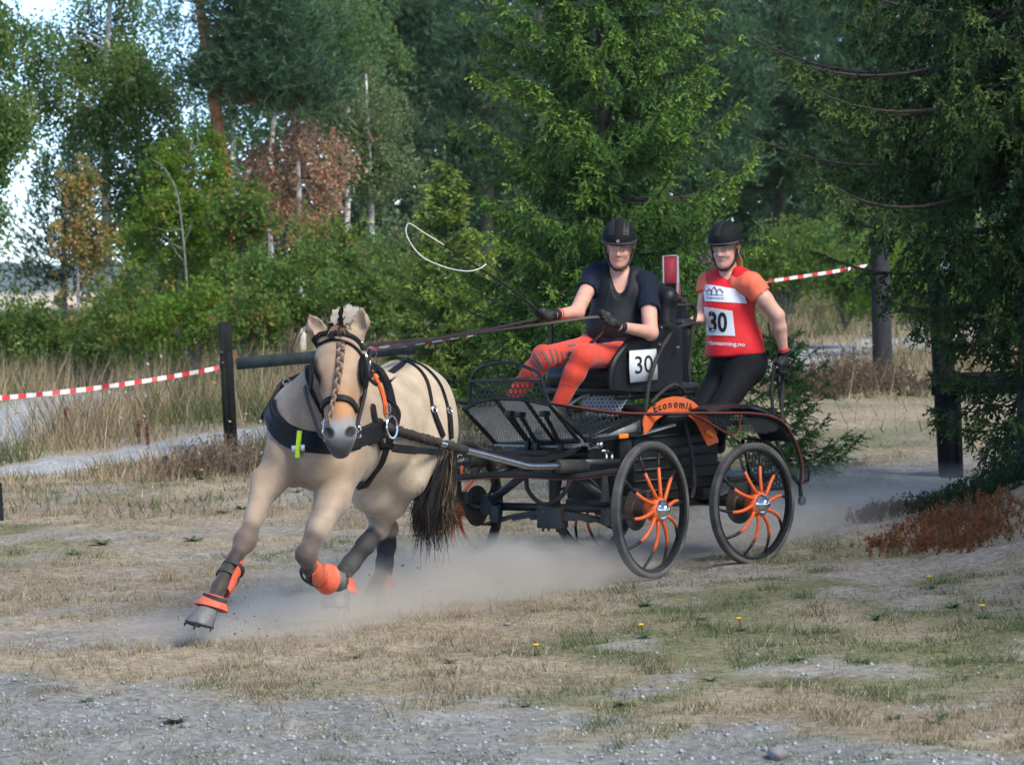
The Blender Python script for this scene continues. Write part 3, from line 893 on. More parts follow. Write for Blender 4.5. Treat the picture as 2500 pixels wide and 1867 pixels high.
broadleaf('birch_tree', 'young birch with yellowing leaves beside the small pine', (196, 880), 42, [(190, 650), (195, 460)], [(200, 470, 45, 90, 1), (225, 560, 50, 60, 1), (190, 620, 60, 100, 1.2)], 4200, 0.060, YELLOW, 53, droop=0.6, r0=0.025, clump=22, twl=0.35)
broadleaf('leafy_sapling', 'bright green sapling beneath the red trunked pine', (440, 880), 40, [(440, 640), (455, 440), (470, 340)], [(450, 450, 95, 110, 2), (420, 600, 95, 110, 1.6), (500, 560, 80, 130, 1.4), (520, 410, 40, 70, 0.6)], 14000, 0.054, BRIGHT, 54, droop=0.35, r0=0.035, clump=46, twl=0.38, spread=0.26, bark=M_GREYBARK)
broadleaf('leafy_sapling', 'green sapling with orange leaves beside the brown birch', (590, 860), 39, [(592, 640), (598, 480)], [(590, 560, 60, 110, 1.4), (610, 690, 75, 90, 1), (560, 660, 55, 90, 1)], 7000, 0.062, MIXED, 55, droop=0.35, r0=0.03, clump=34, twl=0.35, bark=M_GREYBARK)
broadleaf('dying_birch', 'dying birch with rusty brown leaves in the middle of the wood', (738, 850), 42, [(735, 600), (728, 420), (722, 290), (716, 220)], [(722, 300, 50, 75, 1), (720, 400, 105, 80, 2), (715, 500, 100, 70, 1.4), (800, 450, 45, 70, 0.7), (660, 440, 50, 60, 0.7)], 7000, 0.054, BROWN, 56, droop=0.6, r0=0.05, clump=40, twl=0.4)
broadleaf('birch_tree', 'slender pale stemmed birch right of the rusty birch', (908, 850), 45, [(908, 560), (903, 420), (897, 280), (893, 180)], [(890, 260, 95, 100, 2), (880, 400, 80, 90, 1.4), (950, 420, 70, 90, 1), (820, 330, 70, 90, 1.0)], 11000, 0.05, PALEG, 57, droop=0.5, r0=0.05, clump=48, twl=0.45)
broadleaf('birch_tree', 'thin white birch trunk half hidden behind the rusty birch', (664, 860), 46, [(662, 640), (656, 480), (668, 300), (690, 120), (684, -40)], [(640, 130, 120, 110, 2), (730, 60, 110, 110, 2), (660, -60, 130, 80, 1), (800, 130, 110, 130, 2)], 15000, 0.055, [(0.100, 0.190, 0.072, 5), (0.14, 0.23, 0.08, 3), (0.20, 0.19, 0.05, 0.4)], 58, droop=0.8, r0=0.055, clump=50, twl=0.6)
broadleaf('birch_tree', 'teal green birch far behind the red trunked pine', (560, 870), 55, [(560, 600), (570, 300), (560, 0), (560, -150)], [(480, 200, 120, 120, 1.4), (600, 330, 120, 100, 1.2), (430, 60, 90, 90, 0.8), (560, 430, 130, 90, 1), (650, 250, 90, 120, 1)], 13000, 0.06, [(0.090, 0.180, 0.090, 5), (0.12, 0.21, 0.10, 3)], 59, droop=0.85, r0=0.07, clump=44, twl=0.8)
broadleaf('birch_tree', 'green birch behind the bright sapling', (370, 880), 50, [(365, 600), (360, 350)], [(330, 620, 110, 120, 1), (420, 700, 120, 100, 1), (300, 740, 90, 80, 0.8)], 8000, 0.055, [(0.10, 0.19, 0.075, 5), (0.14, 0.22, 0.075, 3)], 60, droop=0.8, r0=0.05, clump=34, twl=0.7)
broadleaf('birch_tree', 'light green birch crown rising above the pale stemmed birch', (850, 860), 48.5, [(848, 600), (850, 300), (845, 60), (850, -80)], [(830, 50, 120, 110, 2), (760, 170, 80, 90, 1.2), (900, 170, 85, 90, 1.2), (720, 10, 80, 80, 1), (860, -80, 120, 60, 0.7)], 15000, 0.062, [(0.13, 0.235, 0.085, 5), (0.17, 0.28, 0.095, 3), (0.25, 0.28, 0.08, 0.6)], 71, droop=0.75, r0=0.055, clump=52, twl=0.6, spread=0.2)
# shrubs along the wood edge
SHR = [((60, 900), 41, (60, 800, 100, 75), 7000, GREEN, 'dark round shrub below the hills at the left edge'),
       ((250, 880), 39, (245, 790, 70, 75), 3800, MIXED, 'small yellow flecked shrub right of the young pine'),
       ((345, 880), 38, (340, 760, 85, 100), 5200, MIXED, 'leafy shrub left of the grey dead stem'),
       ((480, 870), 37, (475, 760, 90, 80), 5200, BRIGHT, 'yellow green shrub above the fence post'),
       ((600, 850), 36, (610, 755, 75, 70), 4400, MIXED, 'spotted shrub behind the fence post'),
       ((700, 840), 37, (705, 680, 95, 90), 6000, GREEN, 'green shrub under the rusty birch'),
       ((820, 830), 38, (815, 620, 90, 100), 6000, MIXED, 'yellow leaved shrub left of the pale birch'),
       ((900, 830), 36, (900, 700, 100, 100), 6500, GREEN, 'dense green shrub above the head of the horse'),
       ((990, 830), 37, (985, 640, 75, 120), 5600, PALEG, 'pale green shrub left of the young spruce'),
       ((1180, 900), 33, (1180, 790, 90, 90), 4600, GREEN, 'low green shrub behind the whip of the driver'),
       ((1290, 880), 38, (1280, 620, 110, 150), 6500, DARKG, 'dark undergrowth between the two spruces'),
       ((1920, 720), 46, (1930, 620, 120, 85), 8000, GREEN, 'dark green shrub behind the groom and the striped tape'),
       ((2060, 720), 42, (2070, 640, 90, 90), 6000, GREEN, 'shrub beside the tall dark post'),
       ((2230, 730), 40, (2230, 640, 110, 120), 6500, BRIGHT, 'sunlit shrub glimpsed under the dark spruce'),
       ((2420, 740), 40, (2420, 650, 120, 130), 6000, GREEN, 'green shrub behind the fence board at the right edge')]
for i, (bp, D, (cx, cy, rx, ry), nl_, pal, lab) in enumerate(SHR):
    broadleaf('shrub', lab, bp, D, None, [(cx, cy, rx, ry, 1), (cx - rx * 0.4, cy + ry * 0.5, rx * 0.7, ry * 0.6, 0.6), (cx + rx * 0.4, cy + ry * 0.4, rx * 0.7, ry * 0.7, 0.6)], int(nl_ * 1.1), 0.052, pal, 80 + i, droop=0.25, r0=0.03, clump=36, twl=0.28, cat='shrub', limbs=6, bark=M_GREYBARK, spread=0.26)
# bare grey stem
b = MB(); D = 38.5
b.tube(crv([P(462, 830, D), P(455, 680, D), P(445, 560, D), P(430, 465, D), P(400, 410, D), P(372, 390, D)], 4), [0.017 - 0.0006 * i for i in range(21)], 6)
for a_, c_ in (((452, 640), (415, 590)), ((448, 590), (470, 540)), ((440, 520), (420, 500)), ((446, 560), (375, 555)), ((450, 610), (395, 570))):
    b.tube([P(*a_, D), P((a_[0] + c_[0]) / 2, (a_[1] + c_[1]) / 2 + 6, D), P(*c_, D)], [0.007, 0.005, 0.003], 5)
tag(b.build('dead_sapling', M_GREYBARK), 'bare grey dead sapling in front of the bright green leaves', 'tree')

# ---- pines
PINE_D = ((0.042, 0.098, 0.052), (0.090, 0.160, 0.078)); PINE_B = ((0.040, 0.085, 0.040), (0.10, 0.15, 0.07))
pine('pine_tree', 'tall pine with red flaking trunk left of centre', (560, 880), 41.5, [(556, 640), (548, 420), (533, 330), (525, 240), (508, 130), (492, 40), (480, -60), (470, -160)],
     [(615, 180, 75, 38, 2), (690, 205, 50, 40, 1.0), (640, 50, 80, 50, 1.6), (620, -80, 120, 60, 1.6)], 85, 61, PINE_D, r0=0.115, bark=M_PINEBARK, nl=0.13, nclump=60)
pine('pine_tree', 'young blue green pine with slanting branches before the hills', (157, 895), 43, [(157, 780), (156, 640), (160, 520), (170, 400)],
     [(150, 660, 90, 28, 1), (120, 585, 80, 30, 1), (150, 520, 60, 26, 0.8), (165, 455, 45, 28, 0.7), (60, 668, 26, 10, 0.4), (172, 400, 25, 26, 0.4)], 46, 62, PINE_B, r0=0.055, bark=M_GREYBARK, nl=0.10, nclump=34)
k = 0
for (px, D, seed, cr, lab) in ((1040, 54, 63, [(960, 60, 110, 90, 1.4), (1060, 160, 120, 110, 2), (1120, 20, 130, 100, 1.5), (1010, 300, 110, 90, 1.5)], 'dark pine just left of the tall spruce'),
                               (1190, 50, 64, [(1160, 250, 110, 120, 2), (1220, 90, 120, 110, 1.6), (1130, 400, 90, 90, 1.4), (1230, 420, 110, 110, 1.4)], 'shadowy pine right behind the young spruce'),
                               (1720, 48, 65, [(1700, 80, 110, 100, 1.5), (1760, 230, 100, 110, 2), (1640, 10, 110, 90, 1.2), (1720, 400, 100, 110, 1.5)], 'dark pine seen over the helmet of the groom'),
                               (1900, 52, 66, [(1880, 120, 120, 120, 2), (1960, 300, 120, 110, 2), (1860, 420, 110, 100, 1.4), (1950, -20, 120, 90, 1)], 'pine behind the gap between the two large spruces'),
                               (2120, 50, 67, [(2120, 180, 120, 140, 2), (2060, 400, 120, 110, 1.5), (2200, 380, 120, 120, 1.5), (2150, 20, 130, 110, 1.3)], 'pine half hidden behind the dark spruce branches'),
                               (2380, 49, 68, [(2350, 150, 140, 140, 2), (2420, 380, 120, 140, 1.6), (2280, 330, 100, 100, 1), (2400, 0, 120, 100, 1)], 'pine behind the upper right corner branches'),
                               (1400, 56, 69, [(1380, 100, 150, 120, 2), (1350, 350, 140, 130, 2), (1480, 250, 130, 130, 1.4), (1420, 520, 130, 100, 1)], 'pine directly behind the tall spruce')):
    pine('pine_tree', lab, (px, 780), D, [(px, 600), (px + 6, 300), (px + 2, 0), (px, -150)], cr, 70, seed, PINE_D, r0=0.12, nl=0.125, nclump=74, nk=7, spread=0.105)

# the wood goes on to the left of the picture
_b1 = bpy.data.objects['birch_tree']; _sp = bpy.data.objects['leafy_sapling']; _pn = bpy.data.objects['pine_tree']
for src, x_, y_, sc_, rz_, lb_ in ((_b1, -12.5, 43.0, 1.0, 0.0, 'drooping birch beyond the left edge, nearest the hanging branches'), (_sp, -14.8, 40.0, 1.1, 0.0, 'green sapling beyond the left edge of the meadow'),
                                   (_b1, -17.5, 47.0, 1.1, 0.0, 'drooping birch far beyond the left edge'), (_pn, -21.0, 46.0, 1.0, 0.0, 'red trunked pine far beyond the left edge')):
    tree_copy(src, (x_, y_, gz(x_, y_) - 0.05), sc_, rz_, lb_)

# ---- far wood: one mass of foliage behind everything
rw = np.random.default_rng(99)
nc = 520
cx = rw.uniform(330, 2620, nc); cy = rw.uniform(-120, 820, nc); cd = rw.uniform(58, 78, nc)
lim = 120 + 0.0 * cx
ok = ~((cx < 700) & (cy < 760 - (cx - 330) * 1.3)); cx, cy, cd = cx[ok], cy[ok], cd[ok]; nc = len(cx)
cen = np.array([tuple(P(a, b_, d)) for a, b_, d in zip(cx, cy, cd)])
per = 150
ci = np.repeat(np.arange(nc), per); n = len(ci)
pos = cen[ci] + rw.normal(0, 1, (n, 3)) * np.array([0.55, 0.55, 0.50])
a = unit(rw.normal(0, 1, (n, 3))); b_ = unit(np.cross(a, rw.normal(0, 1, (n, 3)))); s = 0.135 * (0.6 + 0.8 * rw.random((n, 1)))
V, F = rhombs(pos, a * s, b_ * s * 0.6)
base_c = np.where((rw.random(nc) < 0.75)[:, None], np.array([0.072, 0.140, 0.075]), np.array([0.11, 0.185, 0.075])) * (0.7 + 0.6 * rw.random((nc, 1)))
col = base_c[ci] * (0.7 + 0.6 * rw.random((n, 1)))
ok = pos[:, 2] > 0.8
k4 = np.repeat(ok, 4); idx = np.cumsum(k4) - 1
tag(link('far_wood', np_mesh('far_wood', V[k4], idx[F[ok]], np.repeat(col, 4, 0)[k4]), M_LEAF, smooth=False), 'dark mass of forest far behind the near trees', 'wood', kind='stuff')
# trunks one can tell apart in the wood
TR = [((1325, 900), 45, [(1322, 700), (1318, 560)], 0.07, 'dark stem in the undergrowth left of the tall spruce'), ((2270, 720), 44, [(2262, 500), (2255, 300)], 0.09, 'dark stem under the overhanging spruce')]
for bp, D, pts, r0, lab in TR:
    bx = P(bp[0], bp[1], D); base = Vector((bx.x, bx.y, gz(bx.x, bx.y)))
    tag(trunk_mb([base] + [P(a, c, D) for a, c in pts] + [P(pts[-1][0], -100, D)], r0, r0 * 0.5).build('tree_trunk', M_DARKBARK), lab, 'tree trunk')
# ================================================================== carriage
M_BLACK = mat('black_paint', (0.008, 0.009, 0.010), 0.36, var=0.3, scale=9, dust=(0.12, 0.11, 0.095), dustamt=0.16, spec=0.3)
M_DARKMETAL = mat('dark_steel', (0.03, 0.034, 0.038), 0.45, 0.3, var=0.3, scale=12, dust=(0.16, 0.145, 0.13), dustamt=0.32, spec=0.3)
M_ORANGE = mat('orange_paint', (0.72, 0.105, 0.014), 0.45, var=0.15, scale=9, dust=(0.34, 0.25, 0.18), dustamt=0.42, spec=0.35)
M_REDTRIM = mat('red_trim', (0.22, 0.035, 0.022), 0.5, var=0.2)
M_CHROME = mat('chrome', (0.72, 0.72, 0.72), 0.16, 1.0, var=0.06)
M_STEEL = mat('brushed_steel', (0.5, 0.5, 0.5), 0.3, 1.0, var=0.15, scale=30)
M_ALU = mat('aluminium_plate', (0.42, 0.44, 0.45), 0.5, 0.6, var=0.15, scale=14, dust=(0.3, 0.28, 0.25), dustamt=0.4)
M_TYRE = mat('rubber_tyre', (0.035, 0.037, 0.039), 0.85, var=0.25, scale=14, dust=(0.26, 0.24, 0.21), dustamt=0.6, bump=0.3, bscale=90)
M_RUBBER = mat('black_rubber', (0.012, 0.013, 0.014), 0.7, spec=0.3, var=0.25, bump=0.2, bscale=60, dust=(0.2, 0.18, 0.16), dustamt=0.25)
M_LEATHER = mat('black_leatherette', (0.008, 0.009, 0.011), 0.45, spec=0.3, var=0.3, scale=6, bump=0.25, bscale=30)
M_PAPER = mat('white_card', (0.66, 0.70, 0.74), 0.4, var=0.07, scale=5, coat=0.3)
M_INK = mat('black_ink', (0.01, 0.011, 0.015), 0.6, var=0.1)
M_AMBER = mat('amber_reflector', (0.85, 0.22, 0.01), 0.25, var=0.1, coat=0.5)
M_DISC = mat('rusty_disc', (0.075, 0.058, 0.05), 0.45, 0.6, var=0.35, scale=25)

AC = math.radians(44.0)
AF = math.radians(55.5)
HC = Vector((-math.cos(AC), -math.sin(AC), 0)); LC = Vector((math.sin(AC), -math.cos(AC), 0))
_nr = P(1836.5, 1203.5, 18.62)
TRK = 0.675
O_C = Vector((_nr.x, _nr.y, 0)) - LC * TRK
ROT_C = math.atan2(HC.y, HC.x)
R_FRONT, R_REAR = 0.40, 0.369
_nf = P(1589, 1243, 18.0)
carriage = tag(empty('marathon_carriage', O_C, ROT_C),
               'black and orange four wheeled competition carriage with perforated footboard, drawn by the dun horse', 'carriage')

def c_loc(w):
    d = Vector(w) - O_C
    return Vector((d.dot(HC), d.dot(LC), d.z))

def c_world(l):
    return O_C + HC * l[0] + LC * l[1] + Vector((0, 0, l[2]))

def cpx(px, py, x=None, y=None, z=None):
    """carriage point seen at a pixel on one of its planes x=, y= or z="""
    d = ray(px, py); dl = Vector((d.dot(HC), d.dot(LC), d.z)); c0 = c_loc(CAM)
    if x is not None: t = (x - c0.x) / dl.x
    elif y is not None: t = (y - c0.y) / dl.y
    else: t = (z - c0.z) / dl.z
    return c0 + dl * t

PIV = c_loc(Vector((_nf.x, _nf.y, 0)) - Vector((math.sin(AF), -math.cos(AF), 0)) * TRK)
STEER = AF - AC
def fl(x, y, z):
    """front undercarriage point (turned about the king pin) in carriage space"""
    c, s = math.cos(STEER), math.sin(STEER)
    return Vector((PIV.x + c * x - s * y, PIV.y + s * x + c * y, z))

# ---- wheels
def spoke_mesh(R):
    b = MB()
    n = 9
    pts = []; rr = []
    for i in range(n):
        t = i / (n - 1)
        r = 0.062 + (R - 0.045 - 0.062) * t
        z = 0.06 * (1 - t) ** 1.3 + 0.02 * math.sin(math.pi * t)
        sw = 0.040 * math.sin(math.pi * t * 0.9) - 0.014 * t
        pts.append(Vector((r, sw, z))); rr.append(0.0122 - 0.0036 * t)
    cutk = 5 if R > 0.38 else 5
    b.cur = 0; b.tube(pts[:cutk + 1], rr[:cutk + 1], 8)
    b.cur = 1; b.tube(pts[cutk:], rr[cutk:], 8)
    me = bpy.data.meshes.new('spoke'); me.from_pydata(b.v, [], b.f)
    me.polygons.foreach_set('material_index', np.array(b.m, np.int32))
    me.polygons.foreach_set('use_smooth', np.ones(len(me.polygons), bool))
    me.materials.append(M_ORANGE); me.materials.append(M_BLACK)
    return me

def make_wheel(R, centre, outward, phase):
    M = Matrix.Identity(4)
    z = Vector(outward).normalized(); x = Vector((0, 0, 1)); x = (x - z * x.dot(z)).normalized(); y = z.cross(x)
    for i, a in enumerate((x, y, z)):
        for j in range(3): M[j][i] = a[j]
    for j in range(3): M[j][3] = centre[j]
    b = MB()
    ri = R - 0.048
    b.lathe([(ri, -0.019), (ri + 0.012, -0.024), (ri + 0.022, -0.022), (ri + 0.022, 0.022), (ri + 0.012, 0.024), (ri, 0.019), (ri - 0.004, 0)], n=56, closed=True)
    w = b.build('wheel', M_BLACK, carriage); w.matrix_local = M
    b = MB()
    a = ri + 0.016
    b.lathe([(a, -0.021), (a + 0.012, -0.027), (R - 0.008, -0.027), (R, -0.02), (R + 0.001, 0), (R, 0.02), (R - 0.008, 0.027), (a + 0.012, 0.027), (a, 0.021)], n=56, closed=True)
    b.build('tyre', M_TYRE, w)
    b = MB()
    b.lathe([(0.0, -0.03), (0.045, -0.03), (0.062, -0.005), (0.075, 0.03), (0.078, 0.055), (0.070, 0.072), (0.062, 0.076), (0.0, 0.076)], n=24)
    b.build('hub', M_ORANGE, w)
    b = MB()
    b.lathe([(0.060, 0.077), (0.0595, 0.083), (0.052, 0.087), (0.043, 0.085), (0.040, 0.089), (0.036, 0.108), (0.026, 0.120), (0.012, 0.126), (0.0, 0.127)], n=28)
    b.build('hub_cap', M_CHROME, w)
    sm = SPOKES[R]
    for k in range(10):
        s = bpy.data.objects.new('spoke', sm); COL.objects.link(s); s.parent = w
        s.rotation_euler = (0, 0, phase + k * math.pi / 5)
    # ventilated brake disc on the inner side
    b = MB(); nd = 40
    for zz in (-0.105, -0.098):
        pass
    b.lathe([(0.055, -0.107), (0.125, -0.107), (0.125, -0.100), (0.055, -0.100)], n=32, closed=True)
    b.lathe([(0.02, -0.12), (0.06, -0.106), (0.045, -0.098), (0.040, -0.028), (0.0, -0.028)], n=16)
    b.build('brake_disc', M_DISC, w)
    b = MB(); b.box((0.06, -0.105, -0.104), (0.07, 0.05, 0.05), bev=0.006); b.build('brake_caliper', M_DARKMETAL, w)
    return w

SPOKES = {R_FRONT: spoke_mesh(R_FRONT), R_REAR: spoke_mesh(R_REAR)}
fo = Vector((-math.sin(STEER), math.cos(STEER), 0))
make_wheel(R_FRONT, fl(0, TRK, R_FRONT), fo, 0.33)
make_wheel(R_FRONT, fl(0, -TRK, R_FRONT), -fo, 0.1)
make_wheel(R_REAR, (0, TRK, R_REAR), (0, 1, 0), 0.33)
make_wheel(R_REAR, (0, -TRK, R_REAR), (0, -1, 0), 0.5)

def part(name, fn, m, parent=None, **kw):
    b = MB(); fn(b)
    return b.build(name, m, parent or carriage, **kw)

# ---- perforated sheets: every hole is real
def perforated(name, poly, pitch, hole, m, parent=None, thick=0.0025, holes=8):
    """poly: carriage space points, roughly planar and convex; hex packed round holes"""
    poly = [Vector(p) for p in poly]
    c = sum(poly, Vector()) / len(poly)
    nn = Vector()
    for i in range(len(poly)):
        nn += (poly[i] - c).cross(poly[(i + 1) % len(poly)] - c)
    nn.normalize()
    u = (poly[1] - poly[0]).normalized(); u = (u - nn * u.dot(nn)).normalized(); v = nn.cross(u)
    p2 = [((p - c).dot(u), (p - c).dot(v)) for p in poly]
    off = [(p - c).dot(nn) for p in poly]
    W = sum(1 for _ in p2)
    def inside(x, y):
        for i in range(len(p2)):
            x0, y0 = p2[i]; x1, y1 = p2[(i + 1) % len(p2)]
            if (x1 - x0) * (y - y0) - (y1 - y0) * (x - x0) < -1e-9: return False
        return True
    def lift(x, y):
        ws = [1.0 / ((x - a) ** 2 + (y - b_) ** 2 + 1e-5) for a, b_ in p2]
        return sum(w * o for w, o in zip(ws, off)) / sum(ws)
    xs = [a for a, _ in p2]; ys = [b_ for _, b_ in p2]
    ap = pitch / 2; Rh = ap / math.cos(math.pi / 6); rowh = 1.5 * Rh
    b = MB(); j = 0; y = min(ys)
    ring = []
    nseg = 12
    for k in range(nseg):
        a = 2 * math.pi * k / nseg
        # hexagon boundary radius at this angle (pointy top)
        aa = (a - math.pi / 6) % (math.pi / 3) - math.pi / 6
        aa = ((a + math.pi / 6) % (math.pi / 3)) - math.pi / 6
        rb = ap / math.cos(aa)
        ring.append((math.cos(a), math.sin(a), rb))
    while y <= max(ys):
        x = min(xs) + (ap if j % 2 else 0)
        while x <= max(xs):
            if inside(x, y):
                z = lift(x, y)
                vs = []
                for s in (-1, 1):
                    for (ca, sa, rb) in ring: vs.append(c + u * (x + ca * rb) + v * (y + sa * rb) + nn * (z + s * thick / 2))
                    for (ca, sa, rb) in ring: vs.append(c + u * (x + ca * hole) + v * (y + sa * hole) + nn * (z + s * thick / 2))
                fs = []
                for k in range(nseg):
                    k2 = (k + 1) % nseg
                    fs.append((k, k2, nseg + k2, nseg + k))
                    fs.append((2 * nseg + k, 3 * nseg + k, 3 * nseg + k2, 2 * nseg + k2))
                    fs.append((nseg + k, nseg + k2, 3 * nseg + k2, 3 * nseg + k))
                b.add(vs, fs)
            x += pitch
        y += rowh; j += 1
    me = bpy.data.meshes.new(name); me.from_pydata(b.v, [], b.f)
    return link(name, me, m, parent or carriage, smooth=False)

# dashboard in front of the driver's feet
XD = 1.40
d_tl, d_bl, d_tr, d_br = cpx(1150, 930, x=XD), cpx(1146, 985, x=XD), cpx(1321, 925, x=XD), cpx(1341, 983, x=XD)
dash = perforated('dashboard_mesh', [d_bl, d_br, d_tr, d_tl], 0.040, 0.0165, M_BLACK)
arch = [cpx(*p, x=XD) for p in [(1146, 985), (1147, 955), (1150, 928), (1165, 904), (1190, 890), (1222, 884.5), (1252, 887), (1277, 893.5), (1300, 902), (1315, 912), (1325, 930), (1333, 957), (1341, 983)]]
part('dashboard_hoop', lambda b: b.tube(crv(arch, 4), 0.0105, 8), M_BLACK)
part('dashboard_rail', lambda b: b.tube([d_tl, d_tr], 0.012, 8), M_DARKMETAL)
# sloping footboard
XB = 1.17
f_top = [cpx(*p, x=XD) for p in [(1135, 999), (1165, 982), (1209, 972), (1263, 974), (1305, 979), (1342, 986)]]
f_b0, f_b1 = cpx(1212, 1084, x=XB), cpx(1414, 1076, x=XB)
perforated('footboard_sheet', [f_b0, f_b1, f_top[-1], f_top[3], f_top[2], f_top[0]], 0.0215, 0.0066, M_ALU)
part('footboard_edge', lambda b: b.tube(crv(f_top, 3), 0.013, 8), M_BLACK)
part('footboard_edge', lambda b: b.tube([f_b0, f_b1], 0.017, 6), M_BLACK)
for k, (t0, t1, w) in enumerate([(0.0, 0.0, 0.03), (0.40, 0.40, 0.028), (0.70, 0.72, 0.03), (1.0, 1.0, 0.03)]):
    q0 = f_b0.lerp(f_b1, t1)
    tt = t0 * (len(f_top) - 1); i = min(int(tt), len(f_top) - 2)
    q1 = f_top[i].lerp(f_top[i + 1], tt - i)
    off = Vector((0.012, 0, 0.008))
    part('footboard_rib', lambda b: b.tube([q0 + off, q1 + off], 0.013, 8, flat=(w, 0.018), up=(1, 0, 0.6)), M_BLACK)
for px0, py0, px1, py1 in [(1245, 1010, 1288, 1075), (1270, 1012, 1310, 1080), (1330, 1010, 1368, 1085)]:
    a = cpx(px0, py0, x=1.37); c = cpx(px1, py1, x=1.22)
    def clamp(b, a=a, c=c):
        b.tube([a, a.lerp(c, 0.5), c], [0.016, 0.013, 0.015], 8)
        b.box(a, (0.05, 0.05, 0.035), bev=0.01); b.box(c + Vector((0, 0, -0.03)), (0.03, 0.03, 0.09), bev=0.004)
        b.tube([c, c + Vector((0, 0, -0.10))], 0.009, 6)
    part('brake_pedal', clamp, M_BLACK)
# far and near side of the foot well
YS = f_b1.y + 0.012
s_top = [cpx(*p, y=YS) for p in [(1343, 986), (1372, 990), (1410, 996), (1454, 1003), (1500, 1007), (1563, 1010)]]
s_low = cpx(1427, 1072, y=YS)
perforated('side_mesh', [s_top[0], s_low, s_top[5], s_top[4], s_top[3], s_top[1]] if False else [s_low, s_top[5], s_top[4], s_top[3], s_top[1], s_top[0]], 0.040, 0.0165, M_BLACK)
part('side_mesh_brace', lambda b: (b.tube([s_low, s_top[5]], 0.010, 6), b.tube([s_low, s_top[0]], 0.012, 6)), M_BLACK)
rail = [cpx(*p, y=YS + 0.004) for p in [(1341, 984), (1372, 989), (1410, 995), (1454, 1002), (1510, 1008)]] + \
       [cpx(1563, 1010, y=0.40), cpx(1640, 1010, y=0.52), cpx(1701, 1009, y=0.58), cpx(1770, 1009, y=0.60), cpx(1825, 1009, y=0.60),
        cpx(1877, 1016, y=0.60), cpx(1911, 1034, y=0.60), cpx(1939, 1078, y=0.60), cpx(1956, 1136, y=0.60), cpx(1955, 1181, y=0.60)]
rl = crv(rail, 5)
part('side_rail', lambda b: b.tube(rl, 0.0115, 8), M_BLACK)
part('rail_piping', lambda b: b.tube([p + Vector((0, 0.0125, 0.004)) for p in rl], 0.0042, 6), M_REDTRIM)
part('far_side_rail', lambda b: b.tube(crv([Vector((p.x, -p.y, p.z)) for p in rail], 3), 0.0115, 6), M_BLACK)
# foot well floor
part('floor_plate', lambda b: b.sheet([[Vector((x, y, zz)) for y in (-0.33, 0.34)] for x, zz in ((1.19, f_b0.z - 0.004), (0.95, 0.815), (0.62, 0.815), (0.30, 0.86))], 0.012), M_ALU)
fz = cpx(1560, 1040, y=0.345)
part('floor_skirt', lambda b: b.prism([cpx(1473, 1064, y=0.35), cpx(1563, 1053, y=0.35), cpx(1561, 1026, y=0.35)], (0, 0.006, 0)), M_ALU)
part('floor_edge', lambda b: b.tube([cpx(1427, 1076, y=0.345), cpx(1475, 1072, y=0.352), cpx(1566, 1058, y=0.352)], 0.013, 6, flat=(0.016, 0.024), up=(0, 0, 1)), M_BLACK)
ra = cpx(1522, 1064, y=0.372)
part('amber_reflector', lambda b: b.box(ra, (0.078, 0.012, 0.028), bev=0.003), M_AMBER)

# ---- seat
sx0, sx1 = 0.20, 0.86          # back and front of the cushion
def seatfn(b):
    pass
zs = cpx(1440, 985, y=0.25).z
seat_prims = [ell((0.66, 0, 1.18), (0.20, 0.29, 0.075), k=0.05), ell((0.48, 0, 1.18), (0.26, 0.30, 0.08), k=0.05),
              cone((0.76, -0.22, 1.165), (0.76, 0.22, 1.165), 0.062, 0.062, k=0.05)]
V, Fq = blend(seat_prims, 0.012, smooth=1)
link('seat_cushion', np_mesh('seat_cushion', V, Fq), M_LEATHER, carriage)
part('seat_base', lambda b: b.box((0.42, 0, 1.085), (0.74, 0.62, 0.045), bev=0.015), M_BLACK)
# side wings of the seat: tall padded shells with a swept front edge
def wing(ysgn):
    prof = [cpx(*p, y=0.33) for p in [(1497, 952), (1494, 925), (1500, 890), (1520, 858), (1545, 830), (1580, 810), (1640, 800), (1662, 812), (1662, 945), (1600, 955), (1540, 956)]]
    if ysgn < 0: prof = [Vector((min(p.x, 0.42), p.y, min(p.z, 1.36))) for p in prof]
    prof = [Vector((p.x, ysgn * 0.295, p.z)) for p in prof]
    b = MB(); b.prism(prof, (0, ysgn * 0.05, 0))
    o = b.build('seat_side', M_LEATHER, carriage)
    e = [Vector((p.x, ysgn * 0.32, p.z)) for p in prof[:8]]
    b = MB(); b.tube(crv(e, 4), 0.024, 8); b.build('seat_side_bolster', M_LEATHER, carriage)
wing(1); wing(-1)
b0 = cpx(1640, 800, y=0.33)
BX = cpx(1662, 860, y=0.33).x
V, Fq = blend([cone((BX + 0.06, -0.22, 1.12), (BX + 0.0, -0.22, 1.62), 0.06, 0.07, k=0.04), cone((BX + 0.06, 0.22, 1.12), (BX + 0.0, 0.22, 1.62), 0.06, 0.07, k=0.04),
               ell((BX + 0.04, 0, 1.36), (0.07, 0.30, 0.30), k=0.04), cone((BX, -0.24, 1.63), (BX, 0.24, 1.63), 0.062, 0.062, k=0.03)], 0.014, smooth=2)
link('backrest', np_mesh('backrest', V, Fq), M_LEATHER, carriage)
